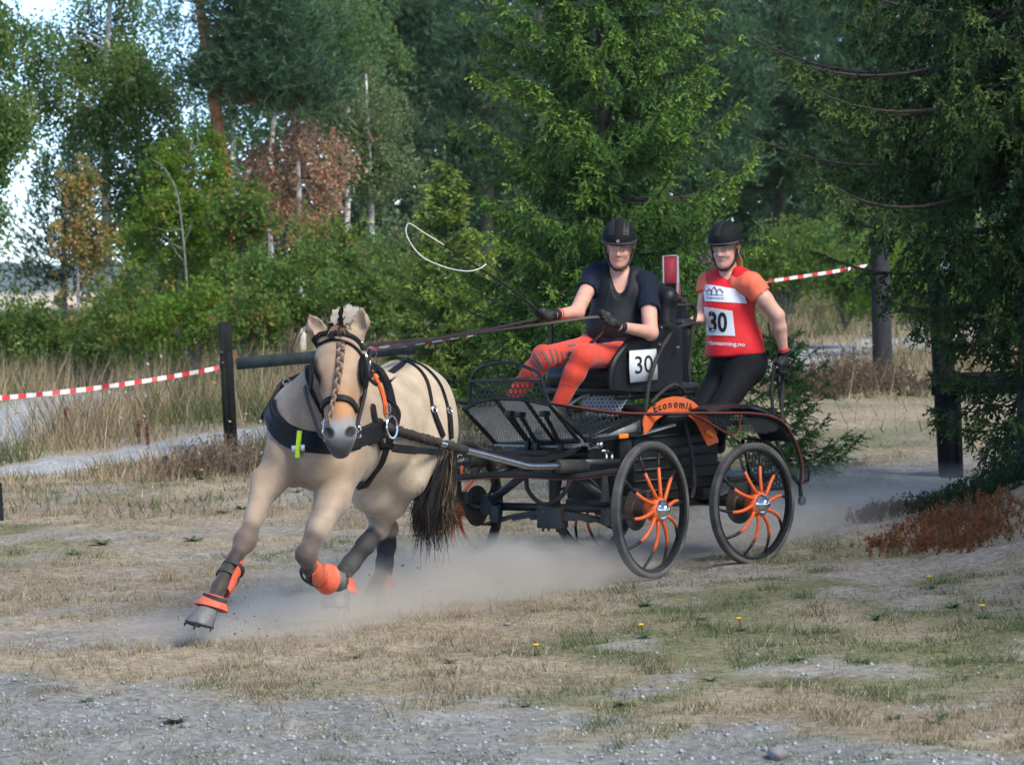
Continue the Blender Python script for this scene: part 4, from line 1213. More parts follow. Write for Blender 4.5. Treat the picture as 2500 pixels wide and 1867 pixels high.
# number plate on the seat side
pl = [cpx(*p, y=0.362) for p in [(1536, 935), (1605, 927), (1601, 850), (1534, 855)]]
plate = part('number_plate', lambda b: b.prism(pl, (0, 0.006, 0)), M_PAPER)
pc = sum(pl, Vector()) / 4
part('plate_frame', lambda b: b.tube([p + Vector((0, 0.004, 0)) for p in pl], 0.0045, 6, closed=True), M_INK, plate)
tm = text_mesh('30', 0.150, 'plate_number')
tm.materials.append(M_INK)
t = bpy.data.objects.new('plate_number', tm); COL.objects.link(t); t.parent = plate
ux = (pl[0] - pl[1]).normalized() * -1; uz = (pl[3] - pl[0]).normalized(); uy = uz.cross(ux)
ux = (pl[1] - pl[0]).normalized()
nv = ux.cross(uz).normalized()
mt = Matrix.Identity(4)
for j in range(3):
    mt[j][0] = ux[j] * 1.15; mt[j][1] = uz[j]; mt[j][2] = nv[j]; mt[j][3] = (pc + nv * 0.0085)[j]
t.matrix_local = mt
# perforated panel under the seat and its prop
sp = [cpx(1427, 1010, x=0.80), cpx(1508, 1010, x=0.72), cpx(1538, 960, x=0.66), cpx(1421, 960, x=0.78)]
perforated('under_seat_panel', sp, 0.026, 0.0075, M_ALU)
part('panel_rim', lambda b: b.tube(sp, 0.006, 6, closed=True), M_ALU)
part('seat_prop', lambda b: b.tube([cpx(1388, 990, x=0.86), cpx(1420, 968, x=0.80), cpx(1440, 962, x=0.78)], 0.010, 6), M_STEEL)
# seat frame
part('seat_frame', lambda b: (b.tube([(0.76, 0.29, 1.05), (0.10, 0.29, 1.05)], 0.02, 6), b.tube([(0.76, -0.29, 1.05), (0.10, -0.29, 1.05)], 0.02, 6),
                              b.tube([(0.72, -0.28, 1.05), (0.76, -0.28, 0.80)], 0.018, 6), b.tube([cpx(1344, 880, y=-0.33), cpx(1345, 985, y=-0.33)], 0.022, 8)), M_BLACK)
part('seat_rail', lambda b: b.tube([cpx(1348, 760, y=-0.33), cpx(1346, 810, y=-0.33), cpx(1346, 900, y=-0.33)], 0.014, 8), M_BLACK)

# ---- bodywork between the axles: ribbed black box
part('body_box', lambda b: b.box((0.25, 0, 0.66), (0.76, 0.58, 0.50), bev=0.02), M_BLACK)
for k in range(7):
    part('body_rib', lambda b: b.tube([(-0.12, 0.297, 0.47 + k * 0.065), (0.63, 0.297, 0.47 + k * 0.065)], 0.009, 6), M_BLACK)
part('chassis_beam', lambda b: b.box((0.28, 0, 0.40), (1.10, 0.20, 0.07), bev=0.01), M_BLACK)
part('floor_beam', lambda b: b.tube([cpx(1500, 1235, y=0.28), cpx(1735, 1225, y=0.28)], 0.018, 6), M_BLACK)
part('corrugated_hose', lambda b: b.tube(crv([cpx(1672, 1030, y=0.33), cpx(1683, 1075, y=0.335), cpx(1690, 1120, y=0.335), cpx(1695, 1180, y=0.335), cpx(1688, 1215, y=0.32)], 6),
                                         [0.012 + 0.003 * (i % 2) for i in range(25)], 7), M_RUBBER)

# ---- orange arched mudguard with lettering
YO = 0.42
o_out = [(1569, 1030), (1573, 1014), (1583, 1000), (1600, 985), (1620, 973), (1645, 967), (1668, 969), (1692, 980), (1715, 1000), (1733, 1026), (1745, 1050), (1754, 1078)]
o_in = [(1572, 1061), (1588, 1046), (1598, 1029), (1612, 1017), (1628, 1009), (1648, 1006), (1664, 1008), (1682, 1015), (1697, 1028), (1709, 1050), (1718, 1070), (1728, 1089)]
grid = [[cpx(*a, y=YO), cpx(*a, y=YO).lerp(cpx(*c, y=YO), 0.5), cpx(*c, y=YO)] for a, c in zip(o_out, o_in)]
guard = part('mudguard', lambda b: b.sheet(grid, 0.007), M_ORANGE)
# lettering follows the arch
txt = 'Economik'
arcp = [(1600, 998), (1611, 993.5), (1623, 990), (1636, 987.5), (1650, 986.5), (1665, 988), (1677, 991.5), (1686, 996)]
tang = [(14, -9), (14, -7), (15, -5), (15, -2), (15, 0), (14, 2), (12, 5), (11, 8)]
for ch, (ax_, ay_), (tx, ty) in zip(txt, arcp, tang):
    me = text_mesh(ch, 0.064 if ch != 'E' else 0.068, 'letter', extrude=0.001, bold=0.0012)
    me.materials.append(M_INK)
    lo = bpy.data.objects.new('letter', me); COL.objects.link(lo); lo.parent = guard
    c0 = cpx(ax_, ay_, y=YO + 0.0065); c1 = cpx(ax_ + tx, ay_ + ty, y=YO + 0.0065)
    ex = (c1 - c0).normalized(); en = Vector((0, 1, 0)); ez = en.cross(ex) * -1
    ez = Vector((-ex.z, 0, ex.x)); ez = ez if ez.z > 0 else -ez
    mm = Matrix.Identity(4)
    for j in range(3): mm[j][0] = ex[j]; mm[j][1] = ez[j]; mm[j][2] = en[j]; mm[j][3] = c0[j]
    lo.matrix_local = mm
rb = cpx(1733, 1058, y=YO + 0.01)
part('guard_reflector', lambda b: b.box(rb, (0.075, 0.01, 0.03), R=Matrix.Rotation(math.radians(-22), 3, 'Y'), bev=0.003), M_AMBER, guard)
part('mudguard_stay', lambda b: b.tube([cpx(1640, 1000, y=0.40), (cpx(1640, 1000, y=0.40).x, 0.25, 0.85)], 0.012, 6), M_BLACK)

# ---- rear mudguards, apron mesh, platform, grab loops
def rear_guard(s):
    rows = []
    for (px, py) in [(1738, 1003), (1760, 994), (1790, 989), (1830, 989), (1862, 997), (1890, 1010), (1911, 1034), (1939, 1078)]:
        a = cpx(px, py, y=0.595)
        a.z -= 0.0
        rows.append([Vector((a.x, s * 0.595, a.z - 0.02)), Vector((a.x, s * 0.56, a.z)), Vector((a.x, s * 0.46, a.z + 0.008)), Vector((a.x, s * 0.34, a.z - 0.01))])
    b = MB(); b.sheet(rows, 0.008); return b.build('rear_mudguard', M_BLACK, carriage)
rear_guard(1); rear_guard(-1)
valance = [cpx(*p, y=0.585) for p in [(1812, 1014), (1880, 1022), (1912, 1040), (1890, 1052), (1860, 1058), (1830, 1056), (1812, 1048)]]
perforated('guard_valance', list(reversed(valance)), 0.016, 0.0045, M_BLACK)
loop = [cpx(*p, y=0.60) for p in [(1687, 1011), (1720, 1026), (1756, 1048), (1776, 1058), (1791, 1060), (1800, 1052), (1804, 1035), (1806, 1011)]]
part('valance_loop', lambda b: b.tube(crv(loop, 4), 0.008, 6), M_BLACK)
part('loop_piping', lambda b: b.tube([p + Vector((0, 0.009, 0)) for p in crv(loop, 4)], 0.003, 5), M_REDTRIM)
perforated('apron_mesh', [cpx(*p, y=0.588) for p in [(1745, 1040), (1772, 1056), (1790, 1058), (1800, 1048), (1802, 1014), (1720, 1014)]], 0.022, 0.0085, M_BLACK)
pm = [cpx(*p, y=0.42) for p in [(1812, 1072), (1830, 1070), (1872, 1078), (1902, 1098), (1920, 1135), (1923, 1192), (1862, 1192), (1828, 1150)]]
perforated('wheel_guard_mesh', list(reversed(pm)), 0.036, 0.0145, M_BLACK)
part('wheel_guard_rim', lambda b: b.tube(pm, 0.012, 6, closed=True), M_BLACK)
part('rear_platform', lambda b: b.box((-0.33, 0, 0.50), (0.46, 0.80, 0.04), bev=0.008), M_BLACK)
for s_ in (1, -1): part('platform_support', lambda b: b.tube([(-0.1, s_ * 0.3, 0.37), (-0.52, s_ * 0.36, 0.48)], 0.018, 6), M_BLACK)
part('groom_step', lambda b: b.box((-0.22, 0.1, 0.845), (0.34, 0.66, 0.03), bev=0.008), M_BLACK)
bm_ = [cpx(*p, y=0.60) for p in [(1956, 1181), (1973, 1172), (1976, 1150), (1970, 1132), (1960, 1128)]]
perforated('bumper_mesh', bm_, 0.017, 0.0062, M_BLACK)
part('bumper_rim', lambda b: b.tube(bm_, 0.007, 6, closed=True), M_BLACK)
part('rear_stay', lambda b: (b.tube([cpx(1935, 1160, y=0.55), cpx(1953, 1183, y=0.58), cpx(1957, 1225, y=0.58)], 0.013, 6),), M_BLACK)
rd = cpx(1958, 1222, y=0.60)
part('bump_roller', lambda b: b.lathe([(0, -0.012), (0.028, -0.012), (0.03, 0), (0.028, 0.012), (0, 0.012)], Matrix.Translation(rd) @ Matrix.Rotation(math.pi / 2, 4, 'X'), 20), M_STEEL)
gl = [cpx(*p, y=0.33) for p in [(1901, 1090), (1893, 1052), (1888, 1010), (1884, 953), (1888, 900), (1896, 872), (1908, 862), (1914, 876), (1910, 920), (1909, 980), (1911, 1032)]]
gl[-1] = cpx(1911, 1032, y=0.45)
part('grab_loop', lambda b: b.tube(crv(gl, 4), 0.0115, 8), M_RUBBER)
hr1 = [cpx(*p, y=0.16) for p in [(1600, 748), (1640, 746), (1672, 744), (1690, 746), (1698, 760), (1695, 786), (1690, 815), (1682, 897), (1684, 950), (1668, 972)]]
part('groom_handrail', lambda b: b.tube(crv(hr1, 4), 0.0125, 8), M_RUBBER)
part('handrail_cap', lambda b: b.box(cpx(1666, 733, y=0.16), (0.06, 0.04, 0.035), bev=0.012), M_RUBBER)
hr2 = [cpx(1711, 788, y=0.25), cpx(1685, 791, y=0.27), cpx(1660, 798, y=0.30), cpx(1640, 812, y=0.34), cpx(1622, 838, y=0.39), cpx(1605, 872, y=0.40), cpx(1593, 905, y=0.40), cpx(1583, 945, y=0.40), cpx(1576, 1003, y=0.40)]
part('groom_handrail', lambda b: b.tube(crv(hr2, 4), 0.0125, 8), M_RUBBER)
part('cable', lambda b: b.tube(crv([cpx(1590, 985, y=0.36), cpx(1610, 962, y=0.36), cpx(1640, 940, y=0.35), cpx(1660, 944, y=0.34), cpx(1672, 960, y=0.33)], 5), 0.011, 7), M_RUBBER)
part('strap', lambda b: b.tube(crv([cpx(1625, 790, y=0.36), cpx(1648, 800, y=0.38), cpx(1660, 830, y=0.38), cpx(1652, 852, y=0.38)], 4), 0.006, 6, flat=(0.022, 0.005), up=(0, 1, 0)), M_LEATHER)
bk = cpx(1654, 849, y=0.385)
part('strap_buckle', lambda b: b.tube([bk + Vector((0.012, 0, 0.014)), bk + Vector((-0.012, 0, 0.014)), bk + Vector((-0.012, 0, -0.014)), bk + Vector((0.012, 0, -0.014))], 0.003, 5, closed=True), M_CHROME)
for px, py in ((1614, 800), (1610, 841)):
    sv = cpx(px, py, y=0.352)
    part('stud', lambda b: b.lathe([(0, 0.006), (0.006, 0.005), (0.009, 0.0), (0.009, -0.004)], Matrix.Translation(sv) @ Matrix.Rotation(-math.pi / 2, 4, 'X'), 12), M_CHROME)
part('equipment_bag', lambda b: b.box((BX + 0.0, 0.02, 1.66), (0.10, 0.34, 0.13), bev=0.03), M_LEATHER)

# ---- running gear
part('rear_axle', lambda b: (b.tube([(0, -TRK + 0.08, R_REAR), (0, TRK - 0.08, R_REAR)], 0.024, 8), b.box((0.02, 0, 0.42), (0.12, 0.7, 0.07), bev=0.01)), M_BLACK)
part('front_axle', lambda b: b.tube([fl(0, -TRK + 0.08, R_FRONT), fl(0, TRK - 0.08, R_FRONT)], 0.026, 4, flat=(0.05, 0.055), up=(0, 0, 1)), M_DARKMETAL)
def spring(b):
    for k, (w, dz) in enumerate(((0.50, 0), (0.40, -0.014), (0.28, -0.027), (0.15, -0.040))):
        pts = [fl(0.03, y * w, 0.335 - 0.09 * (y * w / 0.5) ** 2 + dz + 0.045) for y in [-1 + i * 0.2 for i in range(11)]]
        b.tube(pts, 0.01, 4, flat=(0.045, 0.016), up=(0, 0, 1))
part('leaf_spring', spring, M_DARKMETAL)
part('spring_clamp', lambda b: (b.box(fl(0.03, 0, 0.345), (0.09, 0.17, 0.13), R=Matrix.Rotation(STEER, 3, 'Z'), bev=0.008),
                                *[b.tube([fl(0.03 + sx * 0.03, sy * 0.05, 0.40), fl(0.03 + sx * 0.03, sy * 0.05, 0.26)], 0.008, 6) for sx in (-1, 1) for sy in (-1, 1)]), M_DARKMETAL)
part('king_post', lambda b: b.tube([fl(0, 0, 0.36), fl(0, 0, 0.72)], 0.035, 10), M_BLACK)
for s in (-1, 1):
    part('swivel_strut', lambda b: b.tube([fl(0.04, s * 0.43, 0.44), fl(0.06, s * 0.14, 0.62)], 0.024, 8), M_DARKMETAL)
    part('knuckle', lambda b: (b.box(fl(0.0, s * 0.47, 0.41), (0.10, 0.10, 0.12), R=Matrix.Rotation(STEER, 3, 'Z'), bev=0.015), b.lathe([(0, -0.06), (0.035, -0.05), (0.04, 0), (0.035, 0.05), (0, 0.06)], Matrix.Translation(fl(0.05, s * 0.40, 0.36)), 12)), M_DARKMETAL)
    part('brake_line', lambda b: b.tube(crv([fl(0.05, s * 0.45, 0.45), fl(0.12, s * 0.34, 0.58), fl(0.10, s * 0.2, 0.66), fl(0.0, s * 0.1, 0.72)], 5), 0.006, 6), M_RUBBER)
def ring5(b):
    pts = [fl(0.20 * math.cos(a), 0.20 * math.sin(a), 0.68) for a in [2 * math.pi * i / 32 for i in range(32)]]
    b.tube(pts, 0.018, 8, closed=True); b.tube([p + Vector((0, 0, 0.045)) for p in pts], 0.016, 8, closed=True)
part('fifth_wheel', ring5, M_BLACK)
part('front_deck', lambda b: b.box(fl(0.1, 0, 0.745), (0.42, 0.34, 0.03), R=Matrix.Rotation(STEER, 3, 'Z'), bev=0.006), M_BLACK)
part('hydraulic_hose', lambda b: b.tube(crv([fl(0.10, -0.12, 0.66), fl(0.14, -0.10, 0.52), fl(0.12, 0.0, 0.43), fl(0.10, 0.12, 0.48), fl(0.06, 0.17, 0.60), fl(0.0, 0.14, 0.68)], 5), 0.014, 7), M_RUBBER)
# splinter bar and forward bumper hoop, traced round the front
FX = 0.40
bar = [fl(0.16, -0.60, 0.62), fl(FX - 0.08, -0.52, 0.60), fl(FX, -0.36, 0.61), fl(FX + 0.02, 0.0, 0.63), fl(FX, 0.36, 0.62), fl(FX - 0.08, 0.50, 0.63), fl(0.18, 0.56, 0.64)]
part('splinter_bar', lambda b: b.tube(crv(bar, 5), 0.018, 8), M_BLACK)
part('bar_piping', lambda b: b.tube([p + Vector((0, 0, -0.017)) for p in crv(bar, 5)], 0.006, 6), M_REDTRIM)
part('bumper_upright', lambda b: (b.tube([fl(0.16, -0.60, 0.64), fl(0.14, -0.60, 0.44)], 0.02, 6), b.tube(crv([fl(0.16, -0.60, 0.44), fl(0.06, -0.56, 0.40), fl(0.0, -0.50, 0.40)], 4), 0.016, 6),
                                  ), M_BLACK)
part('bumper_upright', lambda b: b.tube([fl(0.18, 0.56, 0.64), fl(0.10, 0.50, 0.45)], 0.016, 6), M_BLACK)
for s_ in (1, -1): part('bar_stay', lambda b: b.tube([fl(FX, s_ * 0.2, 0.62), fl(0.1, s_ * 0.1, 0.68)], 0.016, 6), M_BLACK)
# shafts
def fpx(px, py, yl):
    """point at a pixel on the lateral plane yl of the turned front gear"""
    a = fl(0, yl, 0); n_ = Vector((-math.sin(STEER), math.cos(STEER), 0))
    d = ray(px, py); dl = Vector((d.dot(HC), d.dot(LC), d.z)); c0 = c_loc(CAM)
    t = (a - c0).dot(n_) / dl.dot(n_)
    return c0 + dl * t
SH = 0.38
sh_pts = [fpx(1363, 1137, SH), fpx(1325, 1137.5, SH), fpx(1290, 1137, SH), fpx(1272, 1133, SH), fpx(1230, 1122, SH), fpx(1180, 1109, SH), fpx(1128, 1096, SH)]
part('shaft', lambda b: b.tube(crv(sh_pts, 4), 0.020, 12), M_STEEL)
tip = [fpx(1128, 1096, SH), fpx(1088, 1086, SH), fpx(1071, 1081, SH - 0.01), fpx(1010, 1064, SH - 0.02), fpx(958, 1047, SH - 0.05), fpx(930, 1038, SH - 0.06)]
part('shaft_grip', lambda b: b.tube(tip[:2] if False else [fpx(1136, 1098, SH), fpx(1110, 1092, SH), fpx(1087, 1085, SH)], [0.025, 0.028, 0.024], 10), M_RUBBER)
part('shaft_collar', lambda b: b.tube([fpx(1087, 1085, SH), fpx(1068, 1080, SH)], 0.022, 10), M_CHROME)
far_sh = [fl(0.36, -SH, 0.70), fl(0.60, -SH, 0.70), fl(1.1, -SH, 0.82), fl(1.55, -SH + 0.02, 0.90), fl(2.05, -SH + 0.09, 0.98)]
part('shaft', lambda b: b.tube(crv(far_sh, 5), 0.020, 10), M_STEEL)
part('shaft_bush', lambda b: b.tube([fpx(1360, 1137.5, SH), fpx(1366, 1138, SH), fpx(1422, 1139, SH), fpx(1428, 1139, SH)], [0.030, 0.041, 0.043, 0.036], 16), M_RUBBER)
part('shaft_bush', lambda b: b.tube([fl(0.36, -SH, 0.70), fl(0.20, -SH, 0.69)], 0.041, 14), M_RUBBER)
part('shaft_mount', lambda b: b.tube([fpx(1426, 1128, SH), fpx(1508, 1127, SH - 0.04)], 0.02, 4, flat=(0.05, 0.04), up=(0, 0, 1)), M_DARKMETAL)
part('trace_hook', lambda b: (b.tube(crv([fpx(1412, 1090, SH - 0.1), fpx(1420, 1083, SH - 0.1), fpx(1432, 1086, SH - 0.1), fpx(1440, 1094, SH - 0.1), fpx(1462, 1086, SH - 0.1)], 4), 0.010, 7),
                              b.box(fpx(1458, 1086, SH - 0.1), (0.05, 0.05, 0.045), bev=0.008)), M_CHROME)
part('adjuster_bolt', lambda b: (b.tube([fpx(1468, 1101, SH - 0.08), fpx(1498, 1100, SH - 0.08)], 0.011, 8), b.tube([fpx(1480, 1101, SH - 0.08), fpx(1480, 1125, SH - 0.06)], 0.010, 8), b.tube([fpx(1494, 1101, SH - 0.08), fpx(1494, 1125, SH - 0.06)], 0.010, 8)), M_STEEL)
part('pressure_tank', lambda b: b.box(fpx(1520, 1095, 0.34), (0.11, 0.06, 0.12), bev=0.012), M_BLACK)
part('rein_holder', lambda b: b.tube([fpx(1475, 1160, 0.42), fpx(1478, 1205, 0.42), fpx(1478, 1225, 0.42)], [0.02, 0.024, 0.034], 8), M_DARKMETAL)
# ================================================================== horse
AH = math.radians(66.0)
HH = Vector((-math.cos(AH), -math.sin(AH), 0)); LH = Vector((math.sin(AH), -math.cos(AH), 0))
O_H = Vector((-0.60, 17.0, 0.0))
def hw(x, y, z):
    """horse space (forward, left, up) -> world"""
    return O_H + HH * x + LH * y + Vector((0, 0, z))
RH = np.array([[HH.x, LH.x, 0], [HH.y, LH.y, 0], [0, 0, 1]])       # columns = horse axes

def hell(x, y, z, rx, ry, rz, k=0.08): return ell(hw(x, y, z), (rx, ry, rz), RH, k)
# key points
POLL, MUZ = P(831, 806, 15.72), P(829, 1066, 15.36)
hd = (MUZ - POLL)                                   # along the face
hl = hd.length; hu = hd / hl
_side = Vector((1, 0, 0)); _side = (_side - hu * _side.dot(hu)).normalized()      # horse's left on its head (picture right)
hf = _side.cross(hu).normalized()
if hf.y > 0: hf = -hf                                # points out of the forehead, to the camera
def hp(t, s=0.0, f=0.0):
    """head space: t along poll-muzzle (0..1), s to picture right, f out of the face"""
    return POLL + hd * t + _side * s + hf * f
RHD = np.array([[_side[i], hu[i], hf[i]] for i in range(3)])
def eh(t, s, f, rs, ru, rf, k=0.03): return ell(hp(t, s, f), (rs, ru, rf), RHD, k)
torso = [hell(0.02, 0, 1.03, 0.34, 0.235, 0.30), hell(-0.04, 0.0, 1.13, 0.25, 0.205, 0.20), hell(0.50, 0, 1.005, 0.56, 0.265, 0.325, k=0.12),
         hell(0.92, 0, 1.01, 0.34, 0.235, 0.325, k=0.12), hell(0.85, 0, 1.20, 0.32, 0.11, 0.12, k=0.14),
         hell(1.14, 0, 0.99, 0.20, 0.20, 0.26, k=0.10), hell(1.25, 0.092, 0.89, 0.115, 0.098, 0.15, k=0.03), hell(1.25, -0.092, 0.89, 0.115, 0.098, 0.15, k=0.03),
         hell(1.03, -0.165, 0.98, 0.16, 0.10, 0.26, k=0.07), hell(1.03, 0.165, 0.98, 0.16, 0.10, 0.26, k=0.07),
         hell(-0.04, 0.135, 0.95, 0.22, 0.12, 0.26, k=0.10), hell(-0.04, -0.135, 0.95, 0.22, 0.12, 0.26, k=0.10)]
nb_lo, nb_hi = hw(1.02, 0.03, 1.08), hw(0.82, 0.0, 1.24)
thr = hp(0.30, 0, -0.17)
neck = [cone(hw(1.00, 0.02, 1.06), P(795, 985, 15.95), 0.235, 0.175, 0.10, (tuple(LH), 1.25)), cone(P(795, 985, 15.95), P(828, 880, 15.93), 0.175, 0.125, 0.10, (tuple(LH), 1.25)),
        cone(hw(0.86, 0.0, 1.20), P(838, 832, 16.0), 0.13, 0.085, 0.12, (tuple(LH), 1.5)), cone(P(838, 832, 16.0), hp(0.02, 0, -0.08), 0.085, 0.075, 0.06)]
head = [eh(0.05, 0, -0.055, 0.090, 0.085, 0.075), eh(0.20, 0, -0.045, 0.122, 0.145, 0.078, 0.05), eh(0.30, 0.072, -0.095, 0.046, 0.125, 0.10, 0.05), eh(0.30, -0.072, -0.095, 0.046, 0.125, 0.10, 0.05),
        cone(hp(0.25, 0, -0.05), hp(0.88, 0, -0.05), 0.098, 0.066, 0.06), cone(hp(0.40, 0, -0.11), hp(0.85, 0, -0.09), 0.085, 0.056, 0.05),
        eh(0.34, 0.108, -0.035, 0.026, 0.042, 0.030, 0.035), eh(0.34, -0.108, -0.035, 0.026, 0.042, 0.030, 0.035),
        eh(0.93, 0, -0.060, 0.072, 0.068, 0.060, 0.04), eh(0.94, 0.046, -0.030, 0.036, 0.056, 0.036, 0.03), eh(0.94, -0.046, -0.030, 0.036, 0.056, 0.036, 0.03),
        eh(1.035, 0, -0.055, 0.056, 0.034, 0.045, 0.04), eh(1.04, 0, -0.10, 0.046, 0.036, 0.040, 0.03)]
nostr = [ell(hp(0.955, s * 0.055, 0.002), (0.0185, 0.037, 0.026), RHD @ np.array([[math.cos(s * 0.35), -math.sin(s * 0.35), 0], [math.sin(s * 0.35), math.cos(s * 0.35), 0], [0, 0, 1]]), 0.008) for s in (-1, 1)]
ears = []
EAR = {}
for s, tip in ((-1, P(754, 764, 15.70)), (1, P(881, 746, 15.70))):
    base = hp(0.03, s * 0.078, -0.05)
    mid = base.lerp(tip, 0.5) + _side * (s * 0.012)
    EAR[s] = (base, mid, tip)
    ears += [cone(base, mid, 0.040, 0.043, 0.03), cone(mid, tip, 0.043, 0.008, 0.02)]
earcut = [cone(EAR[s][0].lerp(EAR[s][1], 0.5) + hf * 0.042 + _side * s * 0.004, EAR[s][2] + hf * 0.014 - (EAR[s][2] - EAR[s][1]) * 0.25, 0.034, 0.014, 0.006) for s in (-1, 1)]
def leg(pts, rad, k=0.05):
    return [cone(pts[i], pts[i + 1], rad[i], rad[i + 1], k) for i in range(len(pts) - 1)]
RF = [hw(1.05, -0.155, 0.92), P(655, 1177, 15.86), P(598, 1318, 15.62), P(572, 1368, 15.55), P(536, 1432, 15.42), P(520, 1462, 15.36), P(512, 1478, 15.34)]
LF = [hw(1.05, 0.165, 0.90), P(812, 1215, 15.92), P(748, 1352, 15.60), P(752, 1385, 15.68), P(768, 1410, 15.84), P(785, 1411, 15.90), P(800, 1412, 15.94)]
LHd = [hw(0.0, 0.13, 0.95), P(995, 1165, 16.72), P(925, 1292, 16.92), P(903, 1315, 16.86), P(842, 1392, 16.62), P(836, 1420, 16.54), P(830, 1440, 16.48)]
RHd = [hw(-0.02, -0.18, 0.90), P(905, 1205, 16.75), P(947, 1290, 17.20), P(945, 1318, 17.22), P(938, 1392, 17.20), P(928, 1410, 17.12), P(918, 1428, 17.08)]
legs = []
for L_, q_ in ((RF, 0.84), (LF, 1.0)):
    legs += [cone(L_[0], L_[1], 0.120 * q_, 0.088 * q_, 0.06), cone(L_[1], L_[1].lerp(L_[2], 0.55), 0.088 * q_, 0.058 * q_, 0.05), cone(L_[1].lerp(L_[2], 0.55), L_[2], 0.058 * q_, 0.047, 0.04),
             ell(L_[2], (0.056, 0.056, 0.064), None, 0.03)] + leg(L_[2:], [0.046, 0.037, 0.040, 0.034, 0.038], 0.025)
for L_ in (LHd, RHd):
    legs += [cone(L_[0], L_[1], 0.155, 0.098, 0.09), cone(L_[1], L_[1].lerp(L_[2], 0.5), 0.098, 0.068, 0.05), cone(L_[1].lerp(L_[2], 0.5), L_[2], 0.068, 0.046, 0.04),
             ell(L_[2], (0.052, 0.052, 0.058), None, 0.03), cone(L_[2], L_[2] + (L_[2] - L_[3]).normalized() * 0.05 + (L_[1] - L_[2]).normalized() * 0.0, 0.042, 0.022, 0.03)] + leg(L_[2:], [0.050, 0.042, 0.042, 0.036, 0.040], 0.025)
# muscle: shoulder ridge, forearm, cheek
torso += [cone(hw(1.16, 0.17, 0.86), hw(0.90, 0.15, 1.16), 0.075, 0.05, 0.035), cone(hw(1.16, -0.17, 0.86), hw(0.90, -0.15, 1.16), 0.075, 0.05, 0.035)]
mus = [cone(RF[1] + Vector((-0.035, -0.03, 0.03)), RF[1].lerp(RF[2], 0.5) + Vector((-0.015, -0.02, 0)), 0.050, 0.030, 0.02), cone(LF[1] + Vector((0.035, -0.03, 0.02)), LF[1].lerp(LF[2], 0.5) + Vector((0.01, -0.02, 0)), 0.055, 0.030, 0.02),
       cone(LHd[1].lerp(LHd[2], 0.35) + Vector((0.03, -0.01, 0)), LHd[2] + Vector((0.03, 0.02, 0.02)), 0.035, 0.018, 0.015)]
V, Fq = blend(torso + neck + head + ears + legs + mus, 0.0108, subs=nostr + earcut, smooth=2)
V = ruffle(V, Fq, 0.0036, 24.0, 4)

# coat colours: dun with paler flanks, grey muzzle, dark lower legs
def dseg(V, a, b):
    a = np.array(a); b = np.array(b); ab = b - a
    t = np.clip((V - a) @ ab / (ab @ ab), 0, 1)
    return np.linalg.norm(V - (a + t[:, None] * ab), axis=1)
def sst(x, a, b):
    t = np.clip((x - a) / (b - a), 0, 1); return t * t * (3 - 2 * t)
c_dun = np.array([0.315, 0.232, 0.162]); c_pale = np.array([0.45, 0.355, 0.258]); c_grey = np.array([0.05, 0.05, 0.055]); c_tan = np.array([0.36, 0.18, 0.08])
c_dark = np.array([0.045, 0.034, 0.03]); c_brown = np.array([0.042, 0.031, 0.027])
hrel = (V - np.array(POLL))
tt = hrel @ np.array(hu) / hl; ff = hrel @ np.array(hf); hs_ = hrel @ np.array(_side)
C = np.repeat(c_dun[None], len(V), 0)
xh = (V - np.array(O_H)) @ np.array(HH)
w = sst(1.0 - xh, 0.0, 0.5)[:, None]; C = C * (1 - w) + c_pale * w
w = (sst(0.80 - V[:, 2], 0.0, 0.25) * 0.35)[:, None]; C = C * (1 - w) + np.array([0.42, 0.33, 0.27]) * w
inhead = (tt > -0.1) & (tt < 1.35) & (np.abs(hs_) < 0.14) & (ff > -0.22) & (ff < 0.12)
w = (inhead * sst(tt, 0.0, 0.35) * (np.abs(hs_) < 0.13) * 0.55)[:, None]; C = C * (1 - w) + np.array([0.36, 0.225, 0.14]) * w
w = (inhead * sst(tt, 0.45, 0.72) * sst(ff, -0.09, -0.02))[:, None]; C = C * (1 - w) + c_tan * w
w = (inhead * sst(tt + 0.9 * np.abs(hs_), 0.80, 0.93))[:, None]; C = C * (1 - w) + np.array([0.22, 0.22, 0.225]) * w
w = (inhead * sst(tt, 0.93, 1.04))[:, None]; C = C * (1 - w) + c_grey * w
w = (inhead * sst(-(tt - 1.06), -0.02, 0.05) * 0)[:, None]
for s in (-1, 1):
    d = dseg(V, hp(0.93, s * 0.058, -0.02), hp(0.975, s * 0.050, 0.01)); w = sst(-d, -0.032, -0.020)[:, None]; C = C * (1 - w) + np.array([0.012, 0.011, 0.011]) * w
    d = dseg(V, hp(0.31, s * 0.125, -0.04), hp(0.40, s * 0.125, -0.04)); w = sst(-d, -0.062, -0.034)[:, None]; C = C * (1 - w) + np.array([0.03, 0.025, 0.022]) * w
    d = dseg(V, EAR[s][0].lerp(EAR[s][1], 0.7) + hf * 0.02, EAR[s][2]); w = (sst(-d, -0.022, -0.008) * (0.85 if s < 0 else 0.35))[:, None]; C = C * (1 - w) + np.array([0.09, 0.06, 0.045]) * w
for L_, amt, kn in ((RF, 0.85, 0), (LF, 1.0, 0), (LHd, 0.25, 0), (RHd, 0.35, 0)):
    d = np.minimum(dseg(V, L_[1].lerp(L_[2], 0.62), L_[2]), dseg(V, L_[2], L_[3])); w = sst(-d, -0.14, -0.055)[:, None] * amt * (0.85)
    up = dseg(V, L_[1], L_[1].lerp(L_[2], 0.4)); w = w * sst(up, 0.10, 0.18)[:, None]
    C = C * (1 - w) + c_brown * w
    d = np.minimum(dseg(V, L_[3], L_[4]), dseg(V, L_[4], L_[6])); w = sst(-d, -0.085, -0.05)[:, None]; C = C * (1 - w) + c_brown * w
